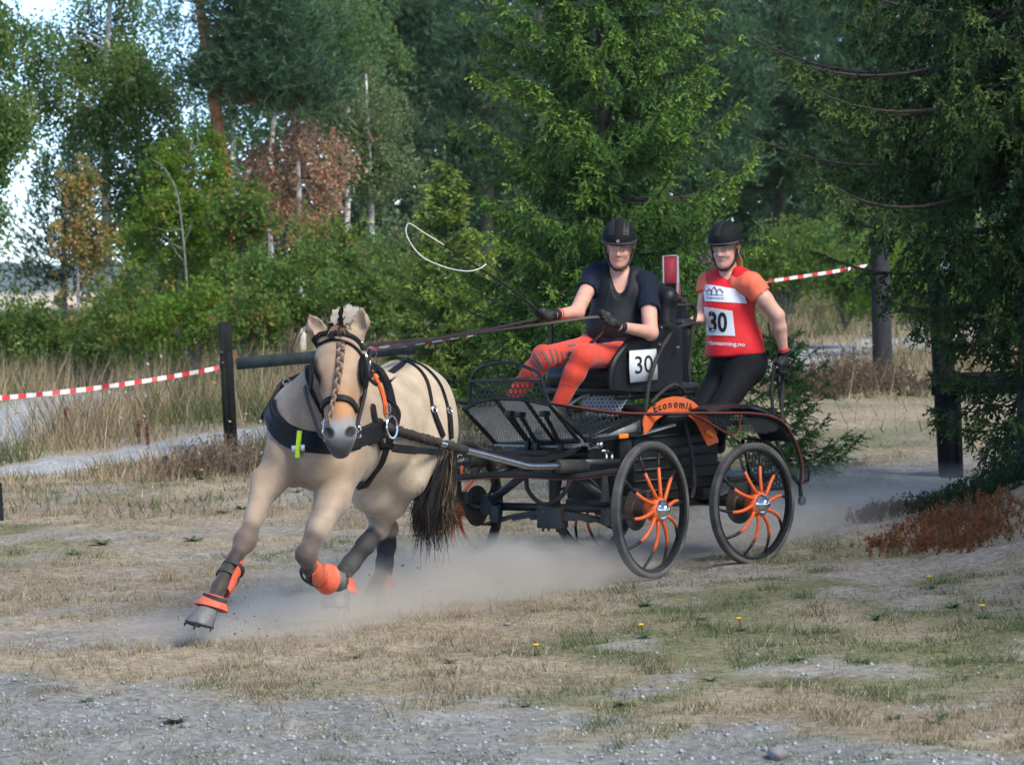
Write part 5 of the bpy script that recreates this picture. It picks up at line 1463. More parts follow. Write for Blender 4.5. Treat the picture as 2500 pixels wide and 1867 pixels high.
dors = sst(-np.abs((V - np.array(O_H)) @ np.array(LH)), -0.05, -0.015) * (V[:, 2] > 1.22) * (xh < 1.0)
C = C * (1 - dors[:, None] * 0.7) + c_dark * dors[:, None] * 0.7
horse = tag(empty('horse', (O_H.x, O_H.y, 0)), 'dun horse with braided forelock cantering towards the viewer through dust', 'horse')
M_COAT = mat('dun_coat', rough=0.62, attr='Col', var=0.20, scale=9, bump=0.3, bscale=140, sheen=0.15, spec=0.3)
HO = np.array([O_H.x, O_H.y, 0])
def hlink(name, V, F, m, parent=None, colors=None):
    return link(name, np_mesh(name, V - HO, F, colors), m, parent or horse)
def hb(b, name, m, parent=None, **kw):
    b.v = [(p[0] - HO[0], p[1] - HO[1], p[2]) for p in b.v]
    return b.build(name, m, parent or horse, **kw)
hbody = hlink('body', V, Fq, M_COAT, colors=C)
HBODY_V = V
# hooves
M_HOOF = mat('grey_hoof', (0.10, 0.105, 0.115), 0.55, var=0.3, scale=40, dust=(0.22, 0.21, 0.2), dustamt=0.5)
def hoof(top, toe_dir, up_dir, r=0.058):
    z = Vector(up_dir).normalized(); x = Vector(toe_dir); x = (x - z * x.dot(z)).normalized(); y = z.cross(x)
    b = MB(); n = 20; vs = []
    prof = [(-0.088, 1.25, 0.030), (-0.083, 1.28, 0.030), (-0.045, 1.12, 0.016), (0.0, 0.90, 0.0), (0.012, 0.6, 0.0)]
    for (zz, sc, fw) in prof:
        for j in range(n):
            a = 2 * math.pi * j / n
            back = 0.82 if math.cos(a) < -0.3 else 1.0
            vs.append(Vector(top) + x * (math.cos(a) * r * sc * 1.08 * back + fw) + y * (math.sin(a) * r * sc) + z * zz)
    fs = [tuple(range(n))]
    for i in range(len(prof) - 1):
        for j in range(n): fs.append((i * n + j, i * n + (j + 1) % n, (i + 1) * n + (j + 1) % n, (i + 1) * n + j))
    fs.append(tuple(reversed(range((len(prof) - 1) * n, len(prof) * n))))
    b.add(vs, fs)
    o = hb(b, 'hoof', M_HOOF)
    b = MB()
    b.tube([Vector(top) + x * (math.cos(a) * r * 1.22 + 0.030) + y * (math.sin(a) * r * 1.16) + z * -0.087 for a in [-2.3 + i * 4.6 / 14 for i in range(15)]], 0.007, 6)
    for a in (-0.7, 0.7, -1.9, 1.9):
        q = Vector(top) + x * (math.cos(a) * r * 1.25 + 0.030) + y * (math.sin(a) * r * 1.2) + z * -0.095
        b.tube([q, q + z * -0.016], [0.006, 0.0035], 6)
    hb(b, 'horseshoe', M_DARKMETAL, o)
    return x, y, z
dirA = (RF[6] - RF[4]).normalized()
fwd = HH
hoof(P(509, 1487, 15.33), (HH * 1.0 + Vector((-0.55, 0, 0.0))), (0.28, 0.25, 1.0))
hoof(LF[6] + Vector((0.0, 0.0, 0.015)), Vector((0.0, 0.0, -1)), Vector((-0.55, -0.80, 0.0)), 0.045)
hoof(LHd[6], HH, (0.1, 0.1, 1))
hoof(RHd[6] + Vector((0, 0, -0.01)), HH, (0.0, 0.15, 1))
# leg boots
M_BOOT = mat('orange_boot', (0.66, 0.085, 0.03), 0.6, var=0.25, scale=22, dust=(0.36, 0.24, 0.19), dustamt=0.55, bump=0.3, bscale=60, spec=0.3)
M_BOOTBLK = mat('black_neoprene', (0.014, 0.016, 0.018), 0.75, var=0.3, scale=20, dust=(0.15, 0.14, 0.13), dustamt=0.35)
def sleeve(name, pts, r, m, n=16, parent=None):
    b = MB(); b.tube(crv(pts, 4), r, n, caps=False)
    V_ = b.v; k = len(b.v)
    return hb(b, name, m, parent)
def ringstrap(name, c, ax_, r, w, m, parent=None, th=0.012):
    z = Vector(ax_).normalized(); x = z.orthogonal().normalized(); y = z.cross(x)
    M4 = Matrix.Identity(4)
    for j in range(3): M4[j][0] = x[j]; M4[j][1] = y[j]; M4[j][2] = z[j]; M4[j][3] = c[j]
    b = MB(); b.lathe([(r, -w / 2), (r + th, -w / 2), (r + th, w / 2), (r, w / 2)], M4, 22, closed=True)
    return hb(b, name, m, parent)
def shell(name, p0, p1, r0, r1, a0, a1, m, facing, th=0.008, bulge=0.0, parent=None):
    """curved guard wrapped part of the way round a limb"""
    z = (p1 - p0).normalized(); x = Vector(facing); x = (x - z * x.dot(z)).normalized(); y = z.cross(x)
    rows = []
    for i in range(7):
        t = i / 6; r = r0 + (r1 - r0) * t + bulge * math.sin(math.pi * t)
        sp_ = 1.0 - 0.25 * abs(2 * t - 1) ** 2
        rows.append([p0.lerp(p1, t) + (x * math.cos(a) + y * math.sin(a)) * r for a in [(a0 + (a1 - a0) * j / 12 - (a0 + a1) / 2) * sp_ + (a0 + a1) / 2 for j in range(13)]])
    b = MB(); b.sheet(rows, th)
    return hb(b, name, m, parent)
# leading foreleg: open tendon boot and bell boot
ca, cb = P(568, 1378, 15.53), P(530, 1448, 15.40)
ax_l = (ca - cb).normalized()
tb = shell('tendon_boot', P(572, 1370, 15.55), P(535, 1440, 15.42), 0.047, 0.056, -1.15, 1.15, M_BOOT, Vector((1.0, 0.45, 0.0)), bulge=0.008)
ringstrap('boot_strap', P(569, 1388, 15.53), ax_l, 0.049, 0.022, M_BOOTBLK, tb)
ringstrap('boot_strap', P(556, 1408, 15.49), ax_l, 0.049, 0.024, M_BOOTBLK, tb)
def bell(top, axis, r0, r1, hgt, m, open_a=None, facing=None):
    z = -Vector(axis).normalized(); x = Vector(facing or (0, -1, 0)); x = (x - z * x.dot(z)).normalized(); y = z.cross(x)
    rows = []
    n = 26
    for i in range(6):
        t = i / 5; r = r0 + (r1 - r0) * t ** 0.8
        rows.append([Vector(top) + z * (hgt * t) + (x * math.cos(a) + y * math.sin(a)) * r for a in [2 * math.pi * j / n for j in range(n + 1)]])
    b = MB(); b.sheet(rows, 0.008)
    return hb(b, 'bell_boot', m)
bb = bell(P(524, 1455, 15.38), (0.30, 0.25, 1.0), 0.048, 0.086, 0.062, M_BOOT)
ringstrap('boot_strap', P(524, 1462, 15.37), (0.35, 0.2, 1), 0.053, 0.026, M_BOOTBLK, bb)
# folded foreleg
sl = shell('tendon_boot', P(752, 1384, 15.68), P(772, 1408, 15.84), 0.048, 0.054, -1.7, 1.7, M_BOOT, Vector((1, -0.2, 0.3)), bulge=0.01)
ringstrap('boot_strap', P(762, 1395, 15.76), (LF[4] - LF[3]), 0.052, 0.024, M_BOOTBLK, sl)
bell(P(781, 1410, 15.90), Vector((-0.55, -0.83, 0.2)) * 1.0, 0.050, 0.078, 0.07, M_BOOT)
V2, F2 = blend([ell(P(800, 1411, 15.93), (0.050, 0.06, 0.076), None, 0.02)], 0.008)
hlink('bell_boot', V2, F2, M_BOOT)
# hind legs: black fleece boots, orange bells
def hindboot(L_, a=0.15):
    p0, p1 = L_[2].lerp(L_[3], 0.75), L_[4].lerp(L_[5], 0.1)
    V2, F2 = blend([cone(p0, p0.lerp(p1, 0.25), 0.050, 0.053, 0.02), cone(p0.lerp(p1, 0.25), p0.lerp(p1, 0.75), 0.050, 0.047, 0.02), cone(p0.lerp(p1, 0.75), p1, 0.049, 0.050, 0.02)], 0.009, smooth=1)
    hlink('fleece_boot', V2, F2, M_BOOTBLK)
hindboot(LHd); hindboot(RHd)
bell(LHd[4].lerp(LHd[5], 0.6), (0.15, 0.1, 1.0), 0.046, 0.082, 0.075, M_BOOT)
bell(RHd[4].lerp(RHd[5], 0.6), (0.1, 0.1, 1.0), 0.046, 0.080, 0.07, M_BOOT)
# eyes (mostly behind the blinkers)
M_EYE = mat('dark_eye', (0.008, 0.006, 0.005), 0.08, var=0.1, coat=1.0)
for s in (-1, 1):
    V2, F2 = blend([ell(hp(0.365, s * 0.098, -0.022), (0.018, 0.024, 0.022), RHD, 0)], 0.006)
    hlink('eye', V2, F2, M_EYE)

# hair strips
def strands(paths, w0, w1, colors, name, m, parent, facing=Vector((0, -1, 0.0))):
    Vs = []; Fs = []; Cs = []; n0 = 0
    for pts, col in zip(paths, colors):
        k = len(pts)
        for i, p in enumerate(pts):
            t = i / (k - 1); w = w0 + (w1 - w0) * t
            d = (pts[min(i + 1, k - 1)] - pts[max(i - 1, 0)]).normalized()
            s = d.cross(facing); s = s.normalized() if s.length > 1e-6 else Vector((1, 0, 0))
            Vs.append(p - s * w); Vs.append(p + s * w); Cs.append(col); Cs.append(col)
        for i in range(k - 1):
            a = n0 + 2 * i; Fs.append((a, a + 1, a + 3, a + 2))
        n0 += 2 * k
    V_ = np.array([tuple(v) for v in Vs]) - HO
    return link(name, np_mesh(name, V_, np.array(Fs), np.array(Cs)), m, parent)
M_HAIR = mat('horse_hair', rough=0.65, attr='Col', var=0.2, scale=60, spec=0.15)
rnd = random.Random(11)
# tail
paths = []; cols = []
root = hw(-0.30, 0.03, 1.10)
for i in range(2000):
    u = rnd.random(); v = rnd.gauss(0, 1)
    tx = 1018 + 80 * u + rnd.gauss(0, 6)
    ln = (1222 + 62 * (1 - abs(u - 0.35)) + rnd.gauss(0, 38))
    a = root + LH * rnd.gauss(0, 0.025) + Vector((0, 0, rnd.uniform(-0.05, 0.03)))
    m1 = P(1072 + 22 * u + rnd.gauss(0, 7), 1080 + rnd.gauss(0, 8), 17.18 + 0.1 * v)
    m2 = P(1040 + 62 * u + rnd.gauss(0, 7), 1165 + rnd.gauss(0, 10), 17.08 + 0.13 * v)
    m3 = P(tx + 4 * math.sin(i), 1235 + rnd.gauss(0, 10), 17.02 + 0.16 * v)
    e = P(tx + rnd.gauss(2, 13) + (u - 0.4) * 18, ln, 17.0 + 0.15 * v)
    paths.append(crv([a, m1, m2, m3, e], 4))
    g = rnd.random()
    cols.append((0.007 + 0.008 * g, 0.006 + 0.006 * g, 0.0055 + 0.005 * g) if rnd.random() > (0.05 + 0.18 * (u > 0.75)) else (0.10 + 0.06 * g, 0.065 + 0.04 * g, 0.04 + 0.025 * g))
strands(paths, 0.0032, 0.0006, cols, 'tail', M_HAIR, horse)
# upright roached mane: cream sides with the dark middle stripe
paths = []; cols = []
cr0 = [hp(-0.02, 0.0, -0.06), P(840, 800, 15.92), P(843, 806, 16.05), P(838, 840, 16.25), P(800, 868, 16.5)]
ct = crv(cr0, 12)
for i in range(4200):
    t = rnd.random() ** 1.3; p = ct[min(int(t * (len(ct) - 1)), len(ct) - 1)]
    s = rnd.uniform(-1, 1)
    a = p + _side * (s * 0.060 + 0.012) + Vector((0, 0, 0.0))
    H_ = (0.098 - 0.025 * abs(s)) * (0.55 + 0.45 * min(1, t * 5)) * rnd.uniform(0.85, 1.05)
    tip = a + Vector((0, 0, 1)) * H_ + _side * (s * 0.016 + 0.012 + rnd.gauss(0, 0.006)) + hf * (0.02 + rnd.gauss(0, 0.010))
    paths.append([a, a.lerp(tip, 0.5) + hf * 0.003, tip])
    dk = abs(s + 0.35) < 0.2
    cols.append((0.018, 0.016, 0.015) if dk else (0.66, 0.58, 0.47))
strands(paths, 0.0036, 0.0020, cols, 'mane', M_HAIR, horse)
# forelock: loose hair at the poll and one long plait down the face
paths = []; cols = []
for i in range(50):
    a = hp(-0.03 + rnd.uniform(-0.02, 0.03), rnd.gauss(0, 0.02), 0.0)
    e = hp(rnd.uniform(0.04, 0.12), rnd.gauss(0, 0.030), 0.040 + rnd.uniform(0, 0.015))
    paths.append(crv([a, a.lerp(e, 0.5) + hf * 0.03, e], 3))
    cols.append((0.03, 0.022, 0.018) if rnd.random() < 0.75 else (0.16, 0.10, 0.065))
strands(paths, 0.004, 0.002, cols, 'forelock', M_HAIR, horse)
plait = crv([hp(0.17, 0.008, 0.048), hp(0.30, 0.004, 0.055), hp(0.45, -0.002, 0.056), hp(0.60, -0.016, 0.048), hp(0.74, -0.036, 0.036), hp(0.90, -0.055, 0.012)], 12)
M_PL = [mat('plait_dark', (0.045, 0.03, 0.022), 0.55, var=0.4, scale=80, bump=0.4, bscale=200), mat('plait_brown', (0.16, 0.085, 0.045), 0.55, var=0.4, scale=80, bump=0.4, bscale=200), mat('plait_pale', (0.27, 0.19, 0.135), 0.55, var=0.3, scale=80, bump=0.4, bscale=200)]
for q in range(3):
    b = MB(); pts = []; rr = []
    for i, p in enumerate(plait):
        t = i / (len(plait) - 1); ph = i * 0.82 + q * 2.094
        w = 0.0135 * (1 - 0.72 * t) + 0.002
        pts.append(p + _side * (math.sin(ph) * w * 1.0) + hf * (math.sin(2 * ph) * w * 0.45)); rr.append(0.0095 * (1 - 0.68 * t) + 0.0012)
    b.tube(pts, rr, 7)
    hb(b, 'forelock_braid', M_PL[q])

# ================================================================== harness, draped over the body
from mathutils.bvhtree import BVHTree
TV, TF = blend(torso + neck[:2] + [legs[0], legs[7]] , 0.018, smooth=1)
BV_T = BVHTree.FromPolygons([tuple(v) for v in TV], [tuple(int(i) for i in f) for f in TF])
BV_H = BVHTree.FromPolygons([tuple(v) for v in HBODY_V], [tuple(int(i) for i in f) for f in Fq])
def drape(pxs, bv, off, Dg=16.2):
    """surface points and normals under a line of pixels"""
    pts = []; ns = []
    for p in pxs:
        d = ray(p[0], p[1])
        hit = bv.ray_cast(CAM, d.normalized())
        q, n = hit[0], hit[1]
        if q is None:
            D = p[2] if len(p) > 2 else Dg
            g = P(p[0], p[1], D); q, n, _, _ = bv.find_nearest(g)
            n = (g - q); n = n.normalized() if n.length > 1e-5 else -d.normalized()
        if n.dot(d) > 0: n = -n
        pts.append(q + n * off); ns.append(n)
    return pts, ns
def ribbon(b, pts, ns, w, th):
    k = len(pts); vs = []; fs = []
    ns = [Vector(n) for n in ns]
    for _ in range(2):
        ns = [(ns[max(i - 1, 0)] + ns[i] * 2 + ns[min(i + 1, k - 1)]).normalized() for i in range(k)]
    for i in range(k):
        T = (pts[min(i + 1, k - 1)] - pts[max(i - 1, 0)]).normalized()
        s_ = T.cross(ns[i]); s_ = s_.normalized() if s_.length > 1e-6 else Vector((1, 0, 0))
        n = s_.cross(T).normalized()
        ww = w[i] if isinstance(w, (list, tuple)) else w
        for (a, c) in ((-0.5, -0.5), (-0.42, 0.5), (0.42, 0.5), (0.5, -0.5)):
            vs.append(pts[i] + s_ * (ww * a) + n * (th * c))
    for i in range(k - 1):
        for j in range(4):
            fs.append((i * 4 + j, i * 4 + (j + 1) % 4, i * 4 + 4 + (j + 1) % 4, i * 4 + 4 + j))
    fs.append((3, 2, 1, 0)); fs.append(tuple((k - 1) * 4 + j for j in range(4)))
    b.add(vs, fs)
def dense(pxs, n=5):
    z = [Vector((p[0], p[1], p[2] if len(p) > 2 else 16.2)) for p in pxs]
    return [tuple(v) for v in crv(z, n)]
M_HARN = mat('black_harness_leather', (0.006, 0.007, 0.0085), 0.6, spec=0.18, var=0.3, scale=15, bump=0.15, bscale=70, dust=(0.10, 0.09, 0.08), dustamt=0.14)
M_REIN = mat('dark_brown_leather', (0.022, 0.013, 0.010), 0.55, var=0.3, scale=20)
M_ORSTRAP = mat('orange_strap', (0.75, 0.12, 0.02), 0.55, var=0.1)
M_YEL = mat('fluorescent_tag', (0.62, 0.83, 0.01), 0.5, var=0.08)
harness = tag(empty('driving_harness', (O_H.x, O_H.y, 0)), 'black driving harness with wide breast collar and yellow tag on the dun horse', 'harness')
bridle = tag(empty('bridle', (POLL.x, POLL.y, 0)), 'black bridle with blinkers and noseband on the head of the dun horse', 'bridle')
HB0 = np.array([POLL.x, POLL.y, 0])
def strap(name, pxs, w, th=0.005, bv=None, off=None, m=None, root=None, Dg=16.2, parent=None, n=5):
    pts, ns = drape(dense(pxs, n), bv or BV_T, (off if off is not None else th), Dg)
    b = MB(); ribbon(b, pts, ns, w, th)
    return hfix(b, name, m or M_HARN, root or harness, parent)
def hfix(b, name, m, root, parent=None, **kw):
    o0 = root.location
    b.v = [(p[0] - o0.x, p[1] - o0.y, p[2] - o0.z) for p in b.v]
    return b.build(name, m, parent or root, **kw)
def ring(name, c, r, t, ax_, root, m=None, parent=None):
    z = Vector(ax_).normalized(); x = z.orthogonal().normalized(); y = z.cross(x)
    b = MB(); b.tube([Vector(c) + x * (r * math.cos(a)) + y * (r * math.sin(a)) for a in [2 * math.pi * i / 20 for i in range(20)]], t, 6, closed=True)
    return hfix(b, name, m or M_CHROME, root, parent)
cpts = [(660, 978), (663, 1005), (675, 1036), (698, 1060), (733, 1074), (770, 1080), (805, 1081), (845, 1078), (880, 1070), (908, 1058), (930, 1046)]
cp, cn = drape(dense(cpts, 4), BV_T, 0.012, 15.95)
b = MB(); ribbon(b, cp, cn, 0.118, 0.020)
col = hfix(b, 'breast_collar', M_HARN, harness)
for dy in (-20, 20):
    strap('collar_seam', [(p[0] + (6 if i < 2 else 0) * (-1 if dy > 0 else 1), p[1] + dy * (0.75 if i > 1 else 0.3)) for i, p in enumerate(cpts)], 0.012, 0.006, off=0.024, Dg=15.92, parent=col, n=4)
strap('reflective_tag', [(736, 1050), (736, 1070), (736, 1092), (735, 1116)], 0.028, 0.008, off=0.028, m=M_YEL, n=3)
for px in (727, 746):
    q, n_ = drape([(px, 1096)], BV_T, 0.03)
    b = MB(); b.box(q[0], (0.022, 0.012, 0.034), bev=0.002); hfix(b, 'collar_buckle', M_STEEL, harness)
strap('saddle_strap', [(905, 884), (920, 902), (938, 930), (950, 968), (956, 1008), (952, 1050), (944, 1090)], 0.062, 0.016, off=0.012)
strap('saddle_pad_edge', [(899, 900), (912, 922), (926, 948), (935, 978), (938, 1012)], 0.022, 0.010, off=0.012, m=M_ORSTRAP)
strap('girth', [(944, 1085), (930, 1128), (912, 1154), (894, 1178), (882, 1190)], 0.058, 0.010, off=0.008)
strap('crupper_strap', [(908, 880), (930, 876), (960, 873), (990, 876), (1010, 882)], 0.034, 0.008, off=0.006, bv=BV_H)
strap('hip_strap', [(978, 879), (1003, 888), (1026, 906), (1042, 932), (1050, 966), (1055, 1000)], 0.024, 0.006, bv=BV_H)
strap('hip_strap', [(998, 880), (1030, 893), (1055, 914), (1074, 940), (1086, 972), (1094, 1004)], 0.024, 0.006, bv=BV_H)
strap('breeching_tug', [(1055, 1000), (1062, 1020), (1070, 1040), (1080, 1066)], 0.034, 0.012, off=0.010, bv=BV_H)
strap('breeching_tug', [(1094, 1004), (1097, 1030), (1099, 1070)], 0.034, 0.012, off=0.010, bv=BV_H)
for px, py in ((1056, 1000), (1094, 1004)):
    q, n_ = drape([(px, py)], BV_H, 0.014); ring('hip_ring', q[0], 0.020, 0.004, n_[0], harness)
strap('tug_strap', [(905, 990), (910, 1020), (918, 1055), (928, 1092)], 0.040, 0.014, off=0.016)
strap('back_strap_loop', [(938, 975), (955, 990), (966, 1010), (962, 1035)], 0.030, 0.012, off=0.020)
q, n_ = drape([(936, 1043)], BV_T, 0.05); ring('tug_ring', q[0], 0.058, 0.0065, n_[0], harness)
q, n_ = drape([(938, 1000)], BV_T, 0.03); ring('pad_ring', q[0], 0.026, 0.005, n_[0] + Vector((0.6, 0, 0)), harness)
q, n_ = drape([(942, 940)], BV_T, 0.03)
b = MB(); b.tube([q[0], q[0] + n_[0] * 0.05], [0.008, 0.006], 8); hfix(b, 'rein_stud', M_CHROME, harness)
ter = P(906, 862, 16.05)
ring('terret', ter, 0.030, 0.0055, Vector((-0.35, -1, 0.1)), harness)
b = MB(); b.tube([ter + Vector((-0.004, 0, -0.03)), P(900, 905, 16.05)], 0.007, 6); hfix(b, 'terret_stem', M_CHROME, harness)
# trace from breast collar to splinter bar
tr = crv([drape([(928, 1086)], BV_T, 0.02)[0][0], P(980, 1095, 16.15), P(1070, 1103, 16.75), P(1125, 1107, 17.15), c_world(fpx(1200, 1106, 0.34)), c_world(fpx(1300, 1122, 0.32)), c_world(fpx(1370, 1112, 0.30)), c_world(fpx(1420, 1088, 0.28))], 5)
b = MB(); ribbon(b, tr, [Vector((0.55, -0.8, 0.1))] * len(tr), 0.036, 0.007); hfix(b, 'trace', M_HARN, harness)
b = MB(); ribbon(b, [tr[3], tr[5], tr[7]], [Vector((0.55, -0.8, 0.1))] * 3, 0.046, 0.016); hfix(b, 'trace_buckle', M_HARN, harness)
ring('trace_ring', P(1124, 1118, 17.1), 0.018, 0.004, (0.4, -1, 0.2), harness)
# far side: tug, shaft loop and hanging ends beyond the shoulder
b = MB(); ribbon(b, crv([P(742, 922, 16.25), P(715, 945, 16.25), P(690, 972, 16.2), P(668, 1000, 16.1)], 5), [Vector((-0.5, -0.8, 0.2))] * 16, 0.034, 0.012); hfix(b, 'shoulder_strap', M_HARN, harness)
b = MB(); ribbon(b, crv([P(740, 912, 16.3), P(706, 926, 16.3), P(686, 936, 16.3), P(668, 968, 16.25), P(648, 1004, 16.2), P(638, 1022, 16.2)], 4), [Vector((0.1, -1, 0.2))] * 21, 0.022, 0.008); hfix(b, 'hanging_strap', M_HARN, harness)
b = MB(); b.tube([P(684, 940, 16.32), P(688, 962, 16.34), P(680, 985, 16.36)], [0.022, 0.03, 0.02], 8); hfix(b, 'shaft_tug', M_HARN, harness)
ring('tug_ring', P(700, 934, 16.28), 0.020, 0.004, (0.2, -1, 0), harness)
ring('tug_ring', P(662, 1000, 16.05), 0.017, 0.004, (0.2, -1, 0), harness)
# ---- bridle
def bst(name, pxs, w, th=0.006, **kw): return strap(name, pxs, w, th, bv=BV_H, root=bridle, Dg=15.7, **kw)
bst('browband', [(757, 842, 15.72), (766, 828), (781, 819), (807, 815), (838, 817), (864, 827), (878, 842), (884, 856, 15.72)], 0.026, 0.010)
bst('headpiece_split', [(756, 866, 15.72), (768, 851), (790, 838), (813, 831), (846, 838), (868, 852), (884, 872, 15.72)], 0.016, 0.008)
bst('forelock_strap', [(807, 776, 15.65), (809, 800, 15.62), (812, 834)], 0.028, 0.008, off=0.022)
bst('cheekpiece', [(756, 860, 15.72), (751, 890, 15.72), (753, 925, 15.70), (764, 962), (780, 995), (792, 1015)], 0.020, 0.006, off=0.010)
bst('cheekpiece', [(884, 866, 15.72), (890, 895, 15.72), (888, 930, 15.7), (881, 965), (876, 1000), (871, 1022)], 0.020, 0.006, off=0.010)
bst('noseband', [(786, 1006), (792, 988), (806, 977), (826, 972), (848, 976), (862, 989), (868, 1004)], 0.034, 0.014, off=0.010)
for s, c_, e in ((-1, (763, 914), -1), (1, (886, 908), 1)):
    cc = P(c_[0], c_[1], 15.62); pts = []
    rows = []
    for i in range(9):
        t = -math.cos(math.pi * i / 8); hw_ = math.sqrt(max(0.0, 1 - t * t)) * 0.070 + 0.004
        rows.append([cc + hu * (t * 0.088) + hf * (q * hw_) + _side * (e * (0.006 - 0.22 * q * hw_)) for q in (-1, -0.5, 0, 0.5, 1)])
    b = MB(); b.sheet(rows, 0.009); hfix(b, 'blinker', mat('blinker_leather', (0.005, 0.0055, 0.006), 0.8, var=0.2, spec=0.15), bridle)
for (x0, y0, x1, y1) in ((790, 1022, 788, 1082), (871, 1024, 871, 1066)):
    a, c_ = drape([(x0, y0)], BV_H, 0.012, 15.5)[0][0], drape([(x1, y1)], BV_H, 0.014, 15.45)[0][0]
    b = MB(); b.tube(crv([a, a.lerp(c_, 0.5) + Vector((-0.006, -0.008, 0)), c_], 4), 0.0048, 6); hfix(b, 'bit_shank', M_CHROME, bridle)
    for t in (0.15, 0.55, 0.95): ring('bit_ring', a.lerp(c_, t), 0.012, 0.003, (0.3, -1, 0.1), bridle)
bst('cheek_rosette', [(880, 836, 15.66), (880, 841, 15.66)], 0.02, 0.01, m=M_CHROME, n=2)

# padded sleeve of the near shaft lies along the flank
_sp = []
for (px_, py_, dd) in ((1071, 1080, None), (1048, 1074, None), (1022, 1067, 0.045), (995, 1059, 0.05), (965, 1049, 0.05), (938, 1040, 0.05)):
    if dd is None: _sp.append(c_world(fpx(px_, py_, SH)))
    else:
        h_ = BV_H.ray_cast(CAM, ray(px_, py_).normalized())
        D_ = (h_[0] - CAM).dot(_f) - dd if h_[0] is not None else 16.4
        _sp.append(P(px_, py_, D_))
_sp[1] = (_sp[0] + _sp[2]) / 2
slv = crv([c_loc(p) for p in _sp], 6)
rnd = random.Random(4)
M_SLEEVE = mat('brown_padded_sleeve', (0.028, 0.022, 0.02), 0.8, var=0.3, scale=25, bump=0.5, bscale=40)
part('shaft_sleeve', lambda b: b.tube(slv, [0.024 + 0.006 * math.sin(i * 2.1) + rnd.uniform(-0.002, 0.003) for i in range(len(slv))], 10), M_SLEEVE)
# ================================================================== people
M_SKIN = mat('skin', (0.60, 0.335, 0.245), 0.5, var=0.10, scale=22, spec=0.35, attr='Col')
M_NAVY = mat('navy_shirt', (0.009, 0.014, 0.030), 0.85, var=0.25, scale=18, bump=0.3, bscale=25, spec=0.2)
M_VEST = mat('black_vest', (0.008, 0.011, 0.015), 0.6, spec=0.25, var=0.3, scale=14, bump=0.2, bscale=40)
M_REDLEG = mat('red_breeches', (0.66, 0.050, 0.022), 0.75, var=0.12, scale=16, bump=0.25, bscale=30, sheen=0.2)
M_GREYST = mat('grey_stripe', (0.16, 0.12, 0.12), 0.7, var=0.15)
M_GLOVE = mat('black_glove', (0.012, 0.012, 0.013), 0.6, var=0.3, bump=0.3, bscale=60)
M_HELMET = mat('black_velvet_helmet', (0.008, 0.009, 0.011), 0.75, var=0.3, scale=30, spec=0.2)
M_HELMGLOSS = mat('helmet_trim', (0.02, 0.022, 0.025), 0.55, var=0.2)
M_BIB = mat('red_bib', (0.72, 0.012, 0.018), 0.6, var=0.10, scale=7, bump=0.45, bscale=9)
M_BIBWHITE = mat('white_bib_print', (0.72, 0.76, 0.82), 0.6, var=0.05, scale=7)
M_CORAL = mat('coral_shirt', (0.88, 0.165, 0.085), 0.7, var=0.10, scale=12, bump=0.3, bscale=16)
M_BLKLEG = mat('black_breeches', (0.007, 0.008, 0.011), 0.8, var=0.25, scale=12, bump=0.3, bscale=16, spec=0.2)
M_BLOND = mat('blond_hair', (0.42, 0.25, 0.12), 0.5, var=0.3, scale=70)
M_RED = mat('red_paint', (0.72, 0.03, 0.03), 0.6, var=0.15)
M_LIP = mat('lip', (0.45, 0.16, 0.14), 0.5)

def person_rig(name, label, base):
    return tag(empty(name, base), label, 'person')
def plink(root, name, V, F, m, colors=None, parent=None, mi=None):
    return link(name, np_mesh(name, V - np.array(root.location), F, colors, mi), m, parent or root)
def pfix(root, b, name, m, parent=None, **kw): return hfix(b, name, m, root, parent, **kw)

def basis(fwd, up):
    f = Vector(fwd).normalized(); u = Vector(up); u = (u - f * u.dot(f)).normalized(); l = u.cross(f).normalized()
    return f, l, u
def head_prims(c, f, l, u, s=1.0, neck=None):
    """c = centre between the ears; f face direction, l subject's left, u up"""
    R = np.array([[f[i], l[i], u[i]] for i in range(3)])
    def e(x, y, z, rx, ry, rz, k=0.015): return ell(c + f * (x * s) + l * (y * s) + u * (z * s), (rx * s, ry * s, rz * s), R, k * s)
    pr = [e(-0.01, 0, 0.04, 0.098, 0.076, 0.098), e(0.035, 0, -0.045, 0.058, 0.058, 0.07, 0.03), e(0.052, 0, -0.088, 0.034, 0.036, 0.030, 0.03), e(0.0, 0, -0.055, 0.06, 0.058, 0.05, 0.03),
          e(0.072, 0.034, -0.025, 0.022, 0.024, 0.022, 0.02), e(0.072, -0.034, -0.025, 0.022, 0.024, 0.022, 0.02),
          e(0.084, 0, 0.030, 0.016, 0.05, 0.012, 0.02),
          cone(c + f * 0.088 * s + u * 0.018 * s, c + f * 0.112 * s - u * 0.022 * s, 0.009 * s, 0.014 * s, 0.010), e(0.100, 0.012, -0.026, 0.010, 0.009, 0.009, 0.008), e(0.100, -0.012, -0.026, 0.010, 0.009, 0.009, 0.008),
          e(0.088, 0, -0.057, 0.010, 0.024, 0.0065, 0.006), e(0.086, 0, -0.068, 0.011, 0.021, 0.007, 0.006), e(0.080, 0, -0.094, 0.016, 0.018, 0.014, 0.015),
          e(-0.005, 0.077, -0.012, 0.020, 0.010, 0.032, 0.008), e(-0.005, -0.077, -0.012, 0.020, 0.010, 0.032, 0.008)]
    sub = [e(0.100, 0.032, 0.006, 0.016, 0.018, 0.010, 0.012), e(0.100, -0.032, 0.006, 0.016, 0.018, 0.010, 0.012), e(0.100, 0, -0.0625, 0.010, 0.022, 0.0022, 0.003)]
    return pr, sub, R
